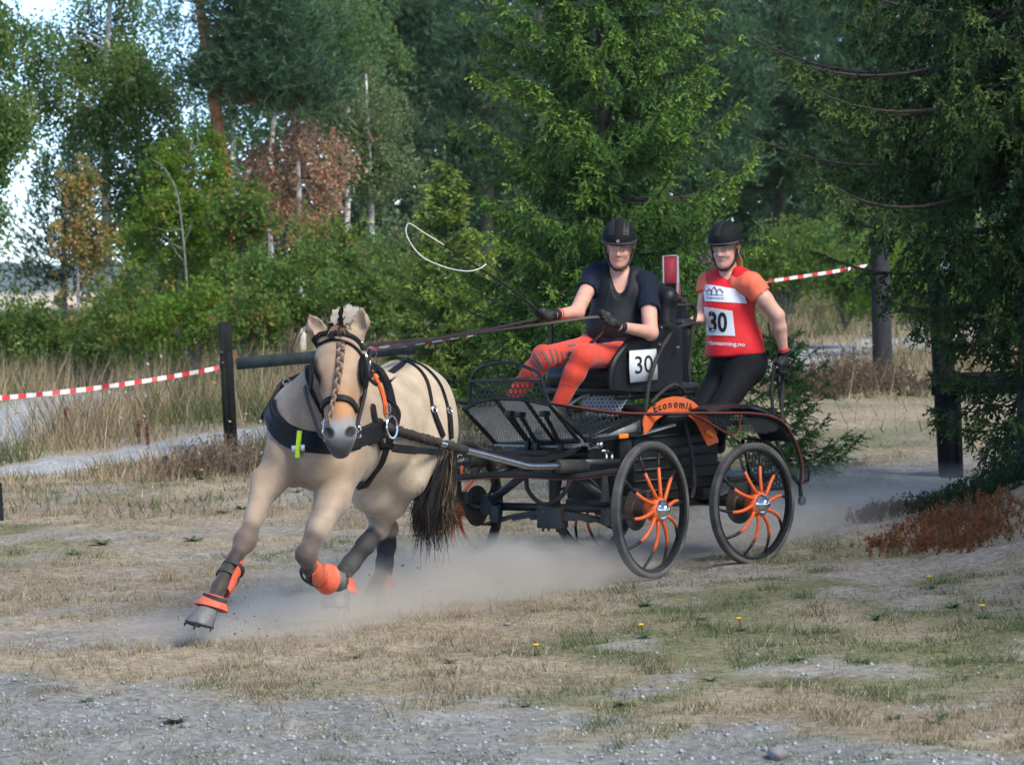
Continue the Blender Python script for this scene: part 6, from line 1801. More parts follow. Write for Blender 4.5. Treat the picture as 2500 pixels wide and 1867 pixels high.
def face_colors(V, c, f, l, u, s, base):
    rel = V - np.array(c); x = rel @ np.array(f) / s; y = rel @ np.array(l) / s; z = rel @ np.array(u) / s
    C = np.repeat(np.array(base)[None], len(V), 0)
    inh = (np.abs(y) < 0.09) & (z > -0.13) & (z < 0.14) & (np.abs(x) < 0.13)
    def mixc(w, col):
        nonlocal C
        w = (w * inh)[:, None]; C = C * (1 - w) + np.array(col) * w
    g = lambda yy, zz, a, b_: np.exp(-((y - yy) / a) ** 2 - ((z - zz) / b_) ** 2)
    for sg in (-1, 1):
        mixc(0.55 * g(sg * 0.040, -0.030, 0.022, 0.018) * (x > 0.03), (0.62, 0.24, 0.18))
        mixc(0.75 * g(sg * 0.033, 0.022, 0.019, 0.0055) * (x > 0.05), (0.22, 0.12, 0.07))
    mixc(0.8 * g(0, -0.0625, 0.023, 0.0095) * (x > 0.06), (0.50, 0.17, 0.15))
    mixc(0.9 * g(0, -0.0625, 0.021, 0.003) * (x > 0.06), (0.20, 0.06, 0.055))
    return C
def eyes(root, c, f, l, u, s):
    M_W = mat('eye_white', (0.75, 0.72, 0.70), 0.25, var=0.03); M_I = mat('iris', (0.07, 0.075, 0.07), 0.15, var=0.1, coat=0.8)
    R = np.array([[f[i], l[i], u[i]] for i in range(3)])
    for sg in (-1, 1):
        q = c + f * 0.0815 * s + l * (sg * 0.032 * s) + u * (0.005 * s)
        V, F = blend([ell(q, (0.009 * s, 0.0125 * s, 0.0046 * s), R, 0)], 0.0028); eo = plink(root, 'eye', V, F, M_W)
        V, F = blend([ell(q + f * 0.0065 * s, (0.0046 * s, 0.0068 * s, 0.0050 * s), R, 0)], 0.0024); plink(root, 'iris', V, F, M_I, parent=eo)
def helmet(root, c, f, l, u, s, style):
    R = np.array([[f[i], l[i], u[i]] for i in range(3)])
    cc = c + u * 0.055 * s
    V, F = blend([ell(cc + u * 0.015 * s, (0.135 * s, 0.108 * s, 0.118 * s), R, 0)], 0.006, cuts=[cut(c + u * 0.048 * s - f * 0.0, -np.array(u) + 0.12 * np.array(f) * -1)], smooth=1)
    hm = plink(root, 'helmet', V, F, M_HELMET)
    rows = []
    for i in range(4):
        t = i / 3
        rows.append([c + u * ((0.060 - 0.002 * t - 0.014 * t * t) * s) + f * ((0.105 + 0.040 * t) * s * math.cos(a)) + l * ((0.108 + 0.006 * t) * s * math.sin(a)) - f * (0.0 * s) for a in [-1.25 + 2.5 * j / 14 for j in range(15)]])
    b = MB(); b.sheet(rows, 0.007); pfix(root, b, 'helmet_peak', M_HELMGLOSS, hm)
    b = MB(); b.tube([c + u * 0.052 * s + f * (0.131 * s * math.cos(a)) + l * (0.109 * s * math.sin(a)) for a in [2 * math.pi * j / 32 for j in range(32)]], 0.006, 6, closed=True); pfix(root, b, 'helmet_rim', M_HELMGLOSS, hm)
    # vent strips
    def strip(y0, name='vent_strip'):
        rows = []
        for i in range(9):
            th = math.radians(18 + i * 8.5)
            row = []
            for j in (-1, 1):
                yy = (y0 + j * 0.016) * s
                k = math.sqrt(max(0.05, 1 - (yy / (0.108 * s)) ** 2))
                row.append(cc + u * (0.015 * s) + f * (0.1365 * s * math.cos(th) * k) + u * (0.1195 * s * math.sin(th) * k) + l * yy)
            rows.append(row)
        b = MB(); b.sheet(rows, 0.005); o = pfix(root, b, name, M_HELMGLOSS, hm)
        for i in range(1, 8):
            p0, p1 = rows[i][0], rows[i][1]; d_ = (p0 - cc).normalized() * 0.004
            b = MB(); b.tube([p0.lerp(p1, 0.2) + d_, p0.lerp(p1, 0.8) + d_], 0.0028, 5); pfix(root, b, 'vent_slot', M_INK, o)
    if style == 'two': strip(-0.042); strip(0.048)
    else: strip(0.0)
    if style == 'two':
        q = cc + f * 0.137 * s + u * 0.012 * s
        b = MB(); z = f.normalized(); x = u; y = z.cross(x); M4 = Matrix.Identity(4)
        for j in range(3): M4[j][0] = x[j]; M4[j][1] = y[j]; M4[j][2] = z[j]; M4[j][3] = q[j]
        b.lathe([(0.0, 0.006), (0.010, 0.005), (0.013, 0.0), (0.013, -0.006)], M4, 16); pfix(root, b, 'helmet_badge', M_CHROME, hm)
    else:
        b = MB(); q = cc + u * 0.132 * s
        b.lathe([(0.0, 0.01), (0.009, 0.007), (0.014, 0.0), (0.014, -0.006)], Matrix.Translation(q), 14); pfix(root, b, 'helmet_button', M_HELMET, hm)
    ch = c + f * 0.060 * s - u * 0.122 * s
    for sg in (-1, 1):
        pts = crv([c + u * 0.04 * s + l * (sg * 0.092 * s) + f * 0.025 * s, c - u * 0.03 * s + l * (sg * 0.083 * s) + f * 0.02 * s, c - u * 0.085 * s + l * (sg * 0.062 * s) + f * 0.035 * s, ch + l * (sg * 0.022 * s) - u * 0.002 * s, ch], 4)
        b = MB(); b.tube(pts, 0.0075, 6); pfix(root, b, 'chin_strap', M_INK, hm)
        b = MB(); b.tube(crv([c + u * 0.04 * s + l * (sg * 0.088 * s) - f * 0.06 * s, c - u * 0.03 * s + l * (sg * 0.084 * s) - f * 0.01 * s, c - u * 0.07 * s + l * (sg * 0.070 * s) + f * 0.02 * s], 4), 0.006, 6); pfix(root, b, 'chin_strap', M_INK, hm)
    return hm
def hand(root, name, wrist, palm, grip_dir, knuckle, m, thumb_up=Vector((0, 0, 1))):
    """closed hand: palm block and five bent fingers curled round an axis grip_dir"""
    w, p = Vector(wrist), Vector(palm); ax_ = Vector(grip_dir).normalized(); d = (p - w).normalized()
    n = d.cross(ax_).normalized()
    if n.dot(Vector(knuckle)) < 0: n = -n
    pr = [cone(w, w.lerp(p, 0.6), 0.026, 0.030, 0.015), cone(p - ax_ * 0.028, p + ax_ * 0.028, 0.026, 0.024, 0.02)]
    for i, (o, L_) in enumerate(((-0.033, 0.9), (-0.012, 1.05), (0.010, 1.0), (0.031, 0.82))):
        a = p + ax_ * o + d * 0.022 + n * 0.008; c1 = a + d * (0.030 * L_) - n * 0.004; c2 = c1 - n * (0.028 * L_) + d * 0.002; c3 = c2 - d * (0.024 * L_) - n * 0.003
        pr += [cone(a, c1, 0.0098, 0.0092, 0.004), cone(c1, c2, 0.0092, 0.0086, 0.004), cone(c2, c3, 0.0086, 0.0075, 0.004)]
    t0 = w.lerp(p, 0.45) - ax_ * -0.030; t1 = t0 + ax_ * 0.018 + d * 0.028 - n * 0.012; t2 = t1 + d * 0.024 - n * 0.018
    pr += [cone(t0, t1, 0.012, 0.0105, 0.008), cone(t1, t2, 0.0105, 0.0085, 0.004)]
    V, F = blend(pr, 0.0048)
    return plink(root, name, V, F, m)

# ------------------------------------------------------------------ driver
drv = person_rig('person', 'seated driver in black vest and red breeches holding reins and whip', Vector((P(1510, 900, 18.75).x, P(1510, 900, 18.75).y, 1.20)))
hf_d, hl_d, hu_d = basis((-0.10, -1.0, -0.16), (0.02, -0.10, 1))
hc_d = P(1512, 607, 18.62)
NK = P(1514, 672, 18.72)
SHR, SHL = P(1452, 668, 18.72), P(1580, 692, 18.62)
ELR, WRR, HNR = P(1408, 762, 18.46), P(1356, 768, 18.24), P(1333, 768, 18.18)
ELL_, WRL, HNL = P(1588, 812, 18.42), P(1515, 797, 18.22), P(1487, 780, 18.18)
CH, WA, PE = P(1518, 735, 18.70), P(1500, 800, 18.66), P(1490, 848, 18.72)
HPR, HPL = P(1462, 848, 18.76), P(1530, 868, 18.62)
KNR, KNL = P(1328, 872, 18.30), P(1424, 868, 18.16)
ANR, ANL = c_world(cpx(1252, 968, x=1.16)), c_world(cpx(1362, 992, x=1.12))
hpr, hsub, _ = head_prims(hc_d, hf_d, hl_d, hu_d, 0.97)
neckp = [cone(hc_d - hu_d * 0.07 - hf_d * 0.02, NK + Vector((0, 0, -0.02)), 0.053, 0.060, 0.025)]
arm_r = [cone(SHR, ELR, 0.050, 0.045, 0.02), cone(ELR, WRR, 0.043, 0.029, 0.015), ell(ELR, (0.044, 0.044, 0.044), None, 0.02)]
arm_l = [cone(SHL, ELL_, 0.055, 0.045, 0.02), cone(ELL_, WRL, 0.043, 0.029, 0.015), ell(ELL_, (0.044, 0.044, 0.044), None, 0.02)]
tor = [cone(SHR.lerp(SHL, 0.15), SHR.lerp(SHL, 0.85), 0.045, 0.045, 0.04), ell(CH, (0.185, 0.12, 0.17), None, 0.06), ell(WA, (0.155, 0.11, 0.14), None, 0.08), ell(PE, (0.165, 0.14, 0.12), None, 0.08)]
legp = [cone(HPR, KNR, 0.082, 0.060, 0.04), cone(HPL, KNL, 0.084, 0.062, 0.04), ell(KNR, (0.060, 0.060, 0.060), None, 0.03), ell(KNL, (0.062, 0.062, 0.062), None, 0.03),
        cone(KNR, KNR.lerp(ANR, 0.35), 0.056, 0.056, 0.03), cone(KNR.lerp(ANR, 0.35), ANR, 0.056, 0.038, 0.03), cone(KNL, KNL.lerp(ANL, 0.35), 0.057, 0.058, 0.03), cone(KNL.lerp(ANL, 0.35), ANL, 0.058, 0.038, 0.03)]
V, F = blend(hpr + neckp + arm_r + arm_l + [(*p[:3], p[3] * 0.93, p[4] * 0.93, *p[5:]) if p[0] == 'c' else ('e', p[1], p[2] * 0.93, *p[3:]) for p in tor + legp], 0.0078, subs=hsub, smooth=1)
C = face_colors(V, hc_d, hf_d, hl_d, hu_d, 0.97, (0.62, 0.335, 0.25))
plink(drv, 'body', V, F, M_SKIN, C)
eyes(drv, hc_d, hf_d, hl_d, hu_d, 0.97)
helmet(drv, hc_d, hf_d, hl_d, hu_d, 0.97, 'two')
V, F = blend(legp + [ell(PE, (0.165, 0.14, 0.12), None, 0.08)], 0.010, offset=0.005, smooth=1)
V = ruffle(V, F, 0.0026, 38, 1)
breeches = plink(drv, 'breeches', V, F, M_REDLEG)
BV_B = BVHTree.FromPolygons([tuple(v) for v in V], [tuple(int(i) for i in f) for f in F])
def pstrap(root, name, pxs, w, th, bv, off, m, parent=None, Dg=18.3, n=4):
    pts, ns = drape(dense(pxs, n), bv, off, Dg)
    b = MB(); ribbon(b, pts, ns, w, th); return pfix(root, b, name, m, parent)
for k in range(3): pstrap(drv, 'knee_stripe', [(1388 - k * 7 + 0, 845 + k * 17), (1396 - k * 7, 842 + k * 17), (1405 - k * 6, 841 + k * 17)], 0.020, 0.004, BV_B, 0.002, M_GREYST, breeches)
for (x0, y0, x1, y1) in ((1305, 862, 1326, 901), (1322, 856, 1343, 886), (1342, 852, 1352, 884), (1355, 852, 1363, 882), (1370, 858, 1376, 880), (1298, 878, 1318, 904), (1290, 894, 1306, 914)):
    pstrap(drv, 'knee_stripe', [(x0, y0), (x0 * 0.6 + x1 * 0.4 + 1, y0 * 0.6 + y1 * 0.4), (x1, y1)], 0.019, 0.004, BV_B, 0.002, M_GREYST, breeches)
pstrap(drv, 'breeches_cuff_seam', [(1361, 934), (1375, 936), (1390, 940), (1400, 945)], 0.006, 0.003, BV_B, 0.001, M_REDLEG, breeches)
# sleeves + shirt, vest
slv_r = [cone(SHR, SHR.lerp(ELR, 0.52), 0.060, 0.058, 0.03)]; slv_l = [cone(SHL, SHL.lerp(ELL_, 0.60), 0.062, 0.064, 0.03)]
V, F = blend(slv_r + slv_l + [cone(SHR.lerp(SHL, 0.06), NK.lerp(SHR, 0.45), 0.062, 0.066, 0.04), cone(SHR.lerp(SHL, 0.94), NK.lerp(SHL, 0.45), 0.062, 0.066, 0.04), ell(WA + Vector((0, 0, -0.06)), (0.155, 0.125, 0.10), None, 0.05), ell(CH, (0.18, 0.115, 0.17), None, 0.05)], 0.008, offset=0.004,
             cuts=[cut(SHR.lerp(ELR, 0.60), ELR - SHR)] if False else [], subs=[cone(SHR.lerp(ELR, 0.66), ELR, 0.10, 0.10, 0.0), cone(SHL.lerp(ELL_, 0.76), ELL_, 0.10, 0.10, 0.0), cone(NK + Vector((0, -0.03, 0.10)), NK + Vector((0, -0.16, -0.075)), 0.078, 0.05, 0.01)], smooth=1)
V = ruffle(V, F, 0.005, 34, 2); plink(drv, 'shirt', V, F, M_NAVY)
vtop = [cone(NK.lerp(SHR, 0.50) + Vector((0, 0, 0.0)), CH.lerp(SHR, 0.55), 0.060, 0.070, 0.04), cone(NK.lerp(SHL, 0.50) + Vector((0, 0, 0.0)), CH.lerp(SHL, 0.55), 0.062, 0.074, 0.04), ell(CH + Vector((0, -0.01, 0)), (0.165, 0.128, 0.165), None, 0.06), ell(WA, (0.158, 0.125, 0.125), None, 0.08)]
V, F = blend(vtop, 0.008, offset=0.018, subs=[cone(NK + Vector((0, -0.03, 0.12)), NK + Vector((-0.01, -0.17, -0.10)), 0.080, 0.035, 0.015)], smooth=1)
vest = plink(drv, 'safety_vest', V, F, M_VEST)
BV_V = BVHTree.FromPolygons([tuple(v) for v in V], [tuple(int(i) for i in f) for f in F])
pstrap(drv, 'vest_zip', [(1497, 690), (1489, 710), (1481, 740), (1476, 770), (1474, 800)], 0.008, 0.004, BV_V, 0.001, M_INK, vest, Dg=18.5)
for k in range(4): pstrap(drv, 'vest_seam', [(1446 + k * 1.5, 702 + k * 19), (1462, 704 + k * 19), (1474, 706 + k * 19)], 0.004, 0.003, BV_V, 0.001, M_INK, vest, Dg=18.5)
pstrap(drv, 'vest_seam', [(1545, 700), (1530, 730), (1515, 765), (1505, 790)], 0.004, 0.003, BV_V, 0.001, M_INK, vest, Dg=18.5)
hand(drv, 'glove', WRR, HNR, Vector((-0.6, -0.3, 0.72)), Vector((-0.5, -1, 0.2)), M_GLOVE)
hand(drv, 'glove', WRL, HNL, Vector((-0.3, -0.1, 0.9)), Vector((0, -1, 0.3)), M_GLOVE)
for a, c_ in ((WRR, ELR), (WRL, ELL_)):
    z = (c_ - a).normalized(); b = MB(); b.tube([a - z * 0.012, a + z * 0.026], [0.031, 0.033], 12); pfix(drv, b, 'glove_cuff', M_GLOVE)
b = MB(); z = (ELR - WRR).normalized(); b.tube([WRR + z * 0.040, WRR + z * 0.050], 0.0345, 12); pfix(drv, b, 'wrist_band', M_RED)
def shoe(root, ankle, toe, m=None):
    V, F = blend([cone(Vector(ankle) + Vector((0, 0, -0.01)), Vector(ankle) + Vector((0, 0, -0.06)), 0.045, 0.045, 0.03), cone(Vector(ankle) + Vector((0, 0, -0.068)), toe, 0.042, 0.036, 0.03)], 0.009, cuts=[cut(Vector(ankle) + Vector((0, 0, -0.105)), (0, 0, -1))])
    plink(root, 'shoe', V, F, m or M_INK)
for an in (ANR, ANL): shoe(drv, an, an + HC * 0.085 + Vector((0, 0, -0.085)))
# wisps of hair below the helmet
def hairlets(root, c, f, l, u, s, n, seed, long=0.06, name='hair'):
    r = random.Random(seed); b = MB()
    for i in range(n):
        sg = r.choice((-1, 1)); a = c + l * (sg * (0.070 + 0.015 * r.random()) * s) + u * (0.035 * s) + f * ((r.random() * 0.09 - 0.055) * s)
        e = a + l * (sg * 0.012 * r.random()) - u * (long * (0.5 + r.random())) - f * (0.03 * r.random())
        b.tube([a, a.lerp(e, 0.5) + l * (sg * 0.008), e], [0.0042, 0.0034, 0.0012], 4)
    tag(pfix(root, b, name, M_BLOND), kind='stuff')
hairlets(drv, hc_d, hf_d, hl_d, hu_d, 0.97, 46, 3, 0.045)

# ------------------------------------------------------------------ groom
grm = person_rig('person', 'standing groom in red number bib and coral shirt gripping the rear handrails', Vector((P(1740, 950, 19.35).x, P(1740, 950, 19.35).y, 0.86)))
hf_g, hl_g, hu_g = basis((-0.50, -1.0, -0.12), (0.0, 0.0, 1))
hc_g = P(1772, 610, 19.30)
NKg = P(1778, 668, 19.36)
SRg, SLg = P(1727, 690, 19.45), P(1835, 692, 19.22)
ERg, WRg, HRg = P(1715, 775, 19.38), P(1682, 790, 19.22), P(1662, 789, 19.16)
ELg, WLg, HLg = P(1898, 770, 19.20), P(1914, 862, 19.28), P(1913, 886, 19.28)
CHg, WAg, PEg = P(1780, 745, 19.36), P(1792, 830, 19.38), P(1800, 885, 19.42)
HRp, HLp = P(1775, 895, 19.50), P(1822, 900, 19.34)
KRg, KLg = P(1712, 1000, 19.30), P(1752, 1008, 19.12)
ARg, ALg = P(1712, 1075, 19.45), P(1752, 1085, 19.25)
hpr, hsub, _ = head_prims(hc_g, hf_g, hl_g, hu_g, 0.97)
torg = [cone(SRg.lerp(SLg, 0.12), SRg.lerp(SLg, 0.88), 0.058, 0.058, 0.06), ell(CHg, (0.150, 0.115, 0.18), None, 0.06), ell(WAg, (0.145, 0.115, 0.15), None, 0.08), ell(PEg, (0.160, 0.145, 0.12), None, 0.08)]
legg = [cone(HRp, KRg, 0.090, 0.066, 0.04), cone(HLp, KLg, 0.094, 0.068, 0.04), cone(KRg, ARg, 0.062, 0.046, 0.03), cone(KLg, ALg, 0.062, 0.046, 0.03), ell(HLp + Vector((0.02, 0.03, 0.03)), (0.10, 0.11, 0.12), None, 0.06)]
armg = [cone(SRg, ERg, 0.050, 0.041, 0.02), cone(ERg, WRg, 0.040, 0.028, 0.015), cone(SLg, SLg.lerp(ELg, 0.5), 0.056, 0.052, 0.02), cone(SLg.lerp(ELg, 0.5), ELg, 0.052, 0.044, 0.02), cone(ELg, ELg.lerp(WLg, 0.3), 0.043, 0.044, 0.02), cone(ELg.lerp(WLg, 0.3), WLg, 0.044, 0.028, 0.015)]
V, F = blend(hpr + [cone(hc_g - hu_g * 0.07 - hf_g * 0.02, NKg + Vector((0, 0, -0.02)), 0.050, 0.056, 0.025)] + armg + [(*p[:3], p[3] * 0.93, p[4] * 0.93, *p[5:]) if p[0] == 'c' else ('e', p[1], p[2] * 0.93, *p[3:]) for p in torg + legg], 0.0078, subs=hsub, smooth=1)
C = face_colors(V, hc_g, hf_g, hl_g, hu_g, 0.97, (0.64, 0.37, 0.285))
plink(grm, 'body', V, F, M_SKIN, C)
eyes(grm, hc_g, hf_g, hl_g, hu_g, 0.97)
helmet(grm, hc_g, hf_g, hl_g, hu_g, 0.97, 'one')
V, F = blend(legg + [ell(PEg, (0.160, 0.145, 0.12), None, 0.08), ell(WAg, (0.14, 0.112, 0.12), None, 0.08)], 0.009, offset=0.004, smooth=1)
V = ruffle(V, F, 0.003, 34, 3); plink(grm, 'breeches', V, F, M_BLKLEG)
V, F = blend([cone(SRg, SRg.lerp(ERg, 0.5), 0.062, 0.060, 0.03), cone(SLg, SLg.lerp(ELg, 0.52), 0.068, 0.066, 0.03), ell(CHg, (0.146, 0.11, 0.17), None, 0.05), cone(SRg.lerp(SLg, 0.12), SRg.lerp(SLg, 0.88), 0.062, 0.062, 0.05)], 0.008, offset=0.004,
             subs=[cone(SLg.lerp(ELg, 0.72), ELg, 0.11, 0.11, 0.0), cone(SRg.lerp(ERg, 0.68), ERg, 0.10, 0.10, 0.0), cone(NKg + Vector((0, -0.01, 0.10)), NKg + Vector((-0.02, -0.10, -0.05)), 0.060, 0.02, 0.01)], smooth=1)
V = ruffle(V, F, 0.005, 36, 4); plink(grm, 'shirt', V, F, M_CORAL)
bibp = [cone(NKg.lerp(SRg, 0.45), NKg.lerp(SRg, 0.80), 0.052, 0.052, 0.05), cone(NKg.lerp(SLg, 0.45), NKg.lerp(SLg, 0.80), 0.054, 0.054, 0.05), ell(CHg, (0.152, 0.122, 0.175), None, 0.06), ell(WAg + Vector((0, 0, 0.01)), (0.152, 0.128, 0.15), None, 0.08),
        cone(WAg + Vector((-0.05, 0, -0.10)), WAg + Vector((0.06, 0, -0.10)), 0.115, 0.12, 0.06)]
V, F = blend(bibp, 0.008, offset=0.016, cuts=[cut(P(1795, 868, 19.3), (0.02, 0, -1))], subs=[cone(NKg + Vector((0, -0.02, 0.13)), NKg + Vector((-0.035, -0.16, -0.085)), 0.068, 0.02, 0.01)], smooth=1)
V = ruffle(V, F, 0.0065, 26, 5, (1, 1, 0.55)); bib = plink(grm, 'number_bib', V, F, M_BIB)
BV_K = BVHTree.FromPolygons([tuple(v) for v in V], [tuple(int(i) for i in f) for f in F])
def onto(x, y, bv, off, Dg, xc):
    for _ in range(14):
        if bv.ray_cast(CAM, ray(x, y).normalized())[0] is not None: break
        x += 1.2 if xc > x else -1.2
    return drape([(x, y)], bv, off, Dg)[0][0]
def decal(root, corners, off, nu, nv, name, m, parent, bv, Dg):
    """print lying on the cloth: corners tl,tr,br,bl in pixels"""
    tl, tr_, br, bl = corners; rows = []
    for i in range(nv + 1):
        v = i / nv; row = []
        for j in range(nu + 1):
            u_ = j / nu
            x = (tl[0] * (1 - u_) + tr_[0] * u_) * (1 - v) + (bl[0] * (1 - u_) + br[0] * u_) * v
            y = (tl[1] * (1 - u_) + tr_[1] * u_) * (1 - v) + (bl[1] * (1 - u_) + br[1] * u_) * v
            row.append(onto(x, y, bv, off, Dg, sum(q[0] for q in corners) / 4))
        rows.append(row)
    b = MB(); b.sheet(rows, 0.003); return pfix(root, b, name, m, parent)
def wraptext(root, s_, size, corners, off, name, m, parent, bv, Dg, bold=0.0):
    """lettering laid on the cloth inside a pixel quad"""
    me = text_mesh(s_, 1.0, name, extrude=0.0, bold=bold)
    co = np.array([v.co[:] for v in me.vertices]); fs = [tuple(p.vertices) for p in me.polygons]
    mn, mx = co.min(0), co.max(0); tl, tr_, br, bl = corners; vs = []
    for c in co:
        u_ = (c[0] - mn[0]) / (mx[0] - mn[0]); v = 1 - (c[1] - mn[1]) / (mx[1] - mn[1])
        x = (tl[0] * (1 - u_) + tr_[0] * u_) * (1 - v) + (bl[0] * (1 - u_) + br[0] * u_) * v
        y = (tl[1] * (1 - u_) + tr_[1] * u_) * (1 - v) + (bl[1] * (1 - u_) + br[1] * u_) * v
        vs.append(onto(x, y, bv, off, Dg, sum(q[0] for q in corners) / 4) - Vector(root.location))
    bpy.data.meshes.remove(me)
    m2 = bpy.data.meshes.new(name); m2.from_pydata([tuple(v) for v in vs], [], fs)
    return link(name, m2, m, parent, smooth=False)
decal(grm, ((1716, 693), (1812, 708), (1823, 741), (1722, 735)), 0.003, 10, 5, 'sponsor_stripe', M_BIBWHITE, bib, BV_K, 19.2)
decal(grm, ((1720, 749), (1788, 759), (1795, 820), (1726, 818)), 0.003, 8, 7, 'number_panel', M_BIBWHITE, bib, BV_K, 19.2)
wraptext(grm, '30', 1, ((1731, 759), (1775, 762), (1776, 812), (1733, 811)), 0.006, 'bib_number', M_INK, bib, BV_K, 19.2, bold=0.03)
wraptext(grm, 'rbmanning.no', 1, ((1729, 831), (1818, 836), (1818, 849), (1730, 845)), 0.004, 'bib_lettering', M_BIBWHITE, bib, BV_K, 19.2, bold=0.015)
M_LOGO = mat('logo_ink', (0.05, 0.06, 0.10), 0.6); M_LOGOR = mat('logo_roof', (0.16, 0.05, 0.05), 0.6)
for (x0, w_, h_, y0) in ((1727, 13, 13, 719), (1738, 14, 19, 720), (1750, 16, 15, 721)):
    rp = [drape([q], BV_K, 0.0065, 19.2)[0][0] for q in ((x0, y0 - h_ * 0.5), (x0 + w_ / 2, y0 - h_), (x0 + w_, y0 - h_ * 0.45))]
    b = MB(); b.tube(rp, 0.0035, 5); pfix(grm, b, 'logo_roof', M_LOGOR, bib)
    rp = [drape([q], BV_K, 0.0065, 19.2)[0][0] for q in ((x0 + 2, y0 - h_ * 0.5), (x0 + 2, y0), (x0 + w_ - 2, y0 + 1), (x0 + w_ - 2, y0 - h_ * 0.4))]
    b = MB(); b.tube(rp, 0.0018, 4); pfix(grm, b, 'logo_house', M_LOGO, bib)
wraptext(grm, 'byggmesterAS', 1, ((1727, 724), (1767, 727), (1767, 733), (1727, 730)), 0.0055, 'sponsor_lettering', M_LOGO, bib, BV_K, 19.2, bold=0.012)
hand(grm, 'glove', WRg, HRg, Vector((-0.3, 0.9, 0.05)), Vector((0, -0.3, 1)), M_GLOVE)
hand(grm, 'glove', WLg, HLg + Vector((0, 0, -0.01)), Vector((-0.8, -0.55, 0.1)), Vector((1, -0.3, 0)), M_GLOVE)
for a, c_, r_ in ((WRg, ERg, 0.031), (WLg, ELg, 0.032)):
    z = (c_ - a).normalized(); b = MB(); b.tube([a - z * 0.015, a + z * 0.012], [r_, r_ + 0.002], 12); pfix(grm, b, 'glove_cuff', M_GLOVE)
z = (ELg - WLg).normalized(); b = MB(); b.tube([WLg + z * 0.016, WLg + z * 0.034], 0.0335, 12); pfix(grm, b, 'wrist_band', M_RED)
hairlets(grm, hc_g, hf_g, hl_g, hu_g, 0.97, 30, 8, 0.035)
b = MB(); r_ = random.Random(5)
for i in range(60):
    a = hc_g - hf_g * 0.085 + hl_g * r_.uniform(-0.04, 0.05) - hu_g * 0.02; e = NKg + Vector((r_.uniform(0.02, 0.09), 0.09 + r_.uniform(-0.03, 0.02), r_.uniform(-0.05, 0.03)))
    b.tube(crv([a, a.lerp(e, 0.5) + Vector((0.02, 0.02, 0.0)), e], 3), [0.004] * 6 + [0.0015], 4)
tag(pfix(grm, b, 'hair', M_BLOND), kind='stuff')
for an in (ARg, ALg): shoe(grm, an + Vector((0, 0, 0.05)), an + HC * 0.13 + Vector((0, 0, -0.03)))

# ------------------------------------------------------------------ reins and whip
reins = tag(empty('reins', (POLL.x, POLL.y, 0)), 'long brown leather reins running from the bridle to the driver', 'reins')
r1 = crv([P(872, 1042, 15.5), P(892, 960, 15.75), P(905, 866, 16.04), P(945, 852, 16.3), P(983, 842, 16.55), P(1100, 822, 17.2), P(1220, 805, 17.7), P(1340, 789, 18.0), P(1450, 774, 18.15), HNL], 6)
r2 = crv([P(862, 868, 16.1), P(905, 842, 16.3), P(983, 833, 16.6), P(1060, 826, 17.0), P(1130, 814, 17.35), P(1220, 798, 17.8), P(1318, 776, 18.15), HNR], 6)
for i, r_ in enumerate((r1, r2)):
    b = MB(); k = len(r_)
    ribbon(b, r_, [Vector((0.25, -0.9, 0.35))] * k, 0.017, 0.005)
    hfix(b, 'rein', M_REIN, reins)
b = MB(); ribbon(b, crv([P(741, 931, 15.85), P(748, 968, 15.7), P(762, 1010, 15.6), P(778, 1055, 15.47), P(790, 1070, 15.42)], 5), [Vector((-0.5, -0.9, 0.1))] * 21, 0.020, 0.005); hfix(b, 'rein', M_REIN, reins)
b = MB(); ribbon(b, crv([HNL, P(1475, 805, 18.2), P(1462, 822, 18.3), P(1440, 838, 18.4)], 5), [Vector((0, -1, 0.3))] * 16, 0.022, 0.005); hfix(b, 'rein_end', M_REIN, reins)
whip = tag(empty('driving_whip', HNR), 'long black whip with a looping white lash in the driver hand', 'whip')
b = MB(); wp = crv([P(1352, 789, 18.2), P(1312, 757, 18.1), P(1240, 700, 18.0), P(1160, 648, 17.9), P(1084, 598, 17.8)], 6); k = len(wp)
b.tube(wp, [0.0095 - 0.004 * i / k for i in range(k)], 7); hfix(b, 'shaft', M_BLACK, whip)
b = MB(); b.tube(crv([P(1084, 598, 17.8), P(1040, 571, 17.75), P(1010, 551, 17.7), P(1000, 546, 17.7), P(993, 551, 17.7), P(992, 570, 17.7), P(1003, 594, 17.7), P(1022, 619, 17.7), P(1048, 637, 17.7), P(1096, 655, 17.72), P(1141, 662, 17.75), P(1170, 656, 17.8), P(1187, 645, 17.85)], 5), 0.0032, 6)
hfix(b, 'lash', mat('white_cord', (0.62, 0.61, 0.56), 0.7, var=0.1), whip)
# ================================================================== fences, tapes, markers, rocks, plants
M_WOODDK = mat('dark_stained_wood', (0.014, 0.0155, 0.017), 0.9, var=0.5, scale=14, bump=0.5, bscale=50, spec=0.2)
M_WOODGR = mat('green_grey_board', (0.050, 0.064, 0.062), 0.95, spec=0.1, var=0.35, scale=10, bump=0.4, bscale=45)
M_WHITE = mat('white_plastic', (0.75, 0.74, 0.72), 0.5, var=0.08)
M_REDPL = mat('red_plastic', (0.62, 0.045, 0.06), 0.5, var=0.1)
M_ROCK = mat('grey_rock', (0.21, 0.20, 0.20), 0.9, var=0.4, scale=5, bump=0.8, bscale=14)
def wbox(b, p0, p1, wx, wy):
    """upright or slanted timber between two points, wx across the view, wy along it"""
    b.tube([p0, p1], 0.05, 4, flat=(wx * 1.0, wy * 1.0), up=(0, -1, 0.02))
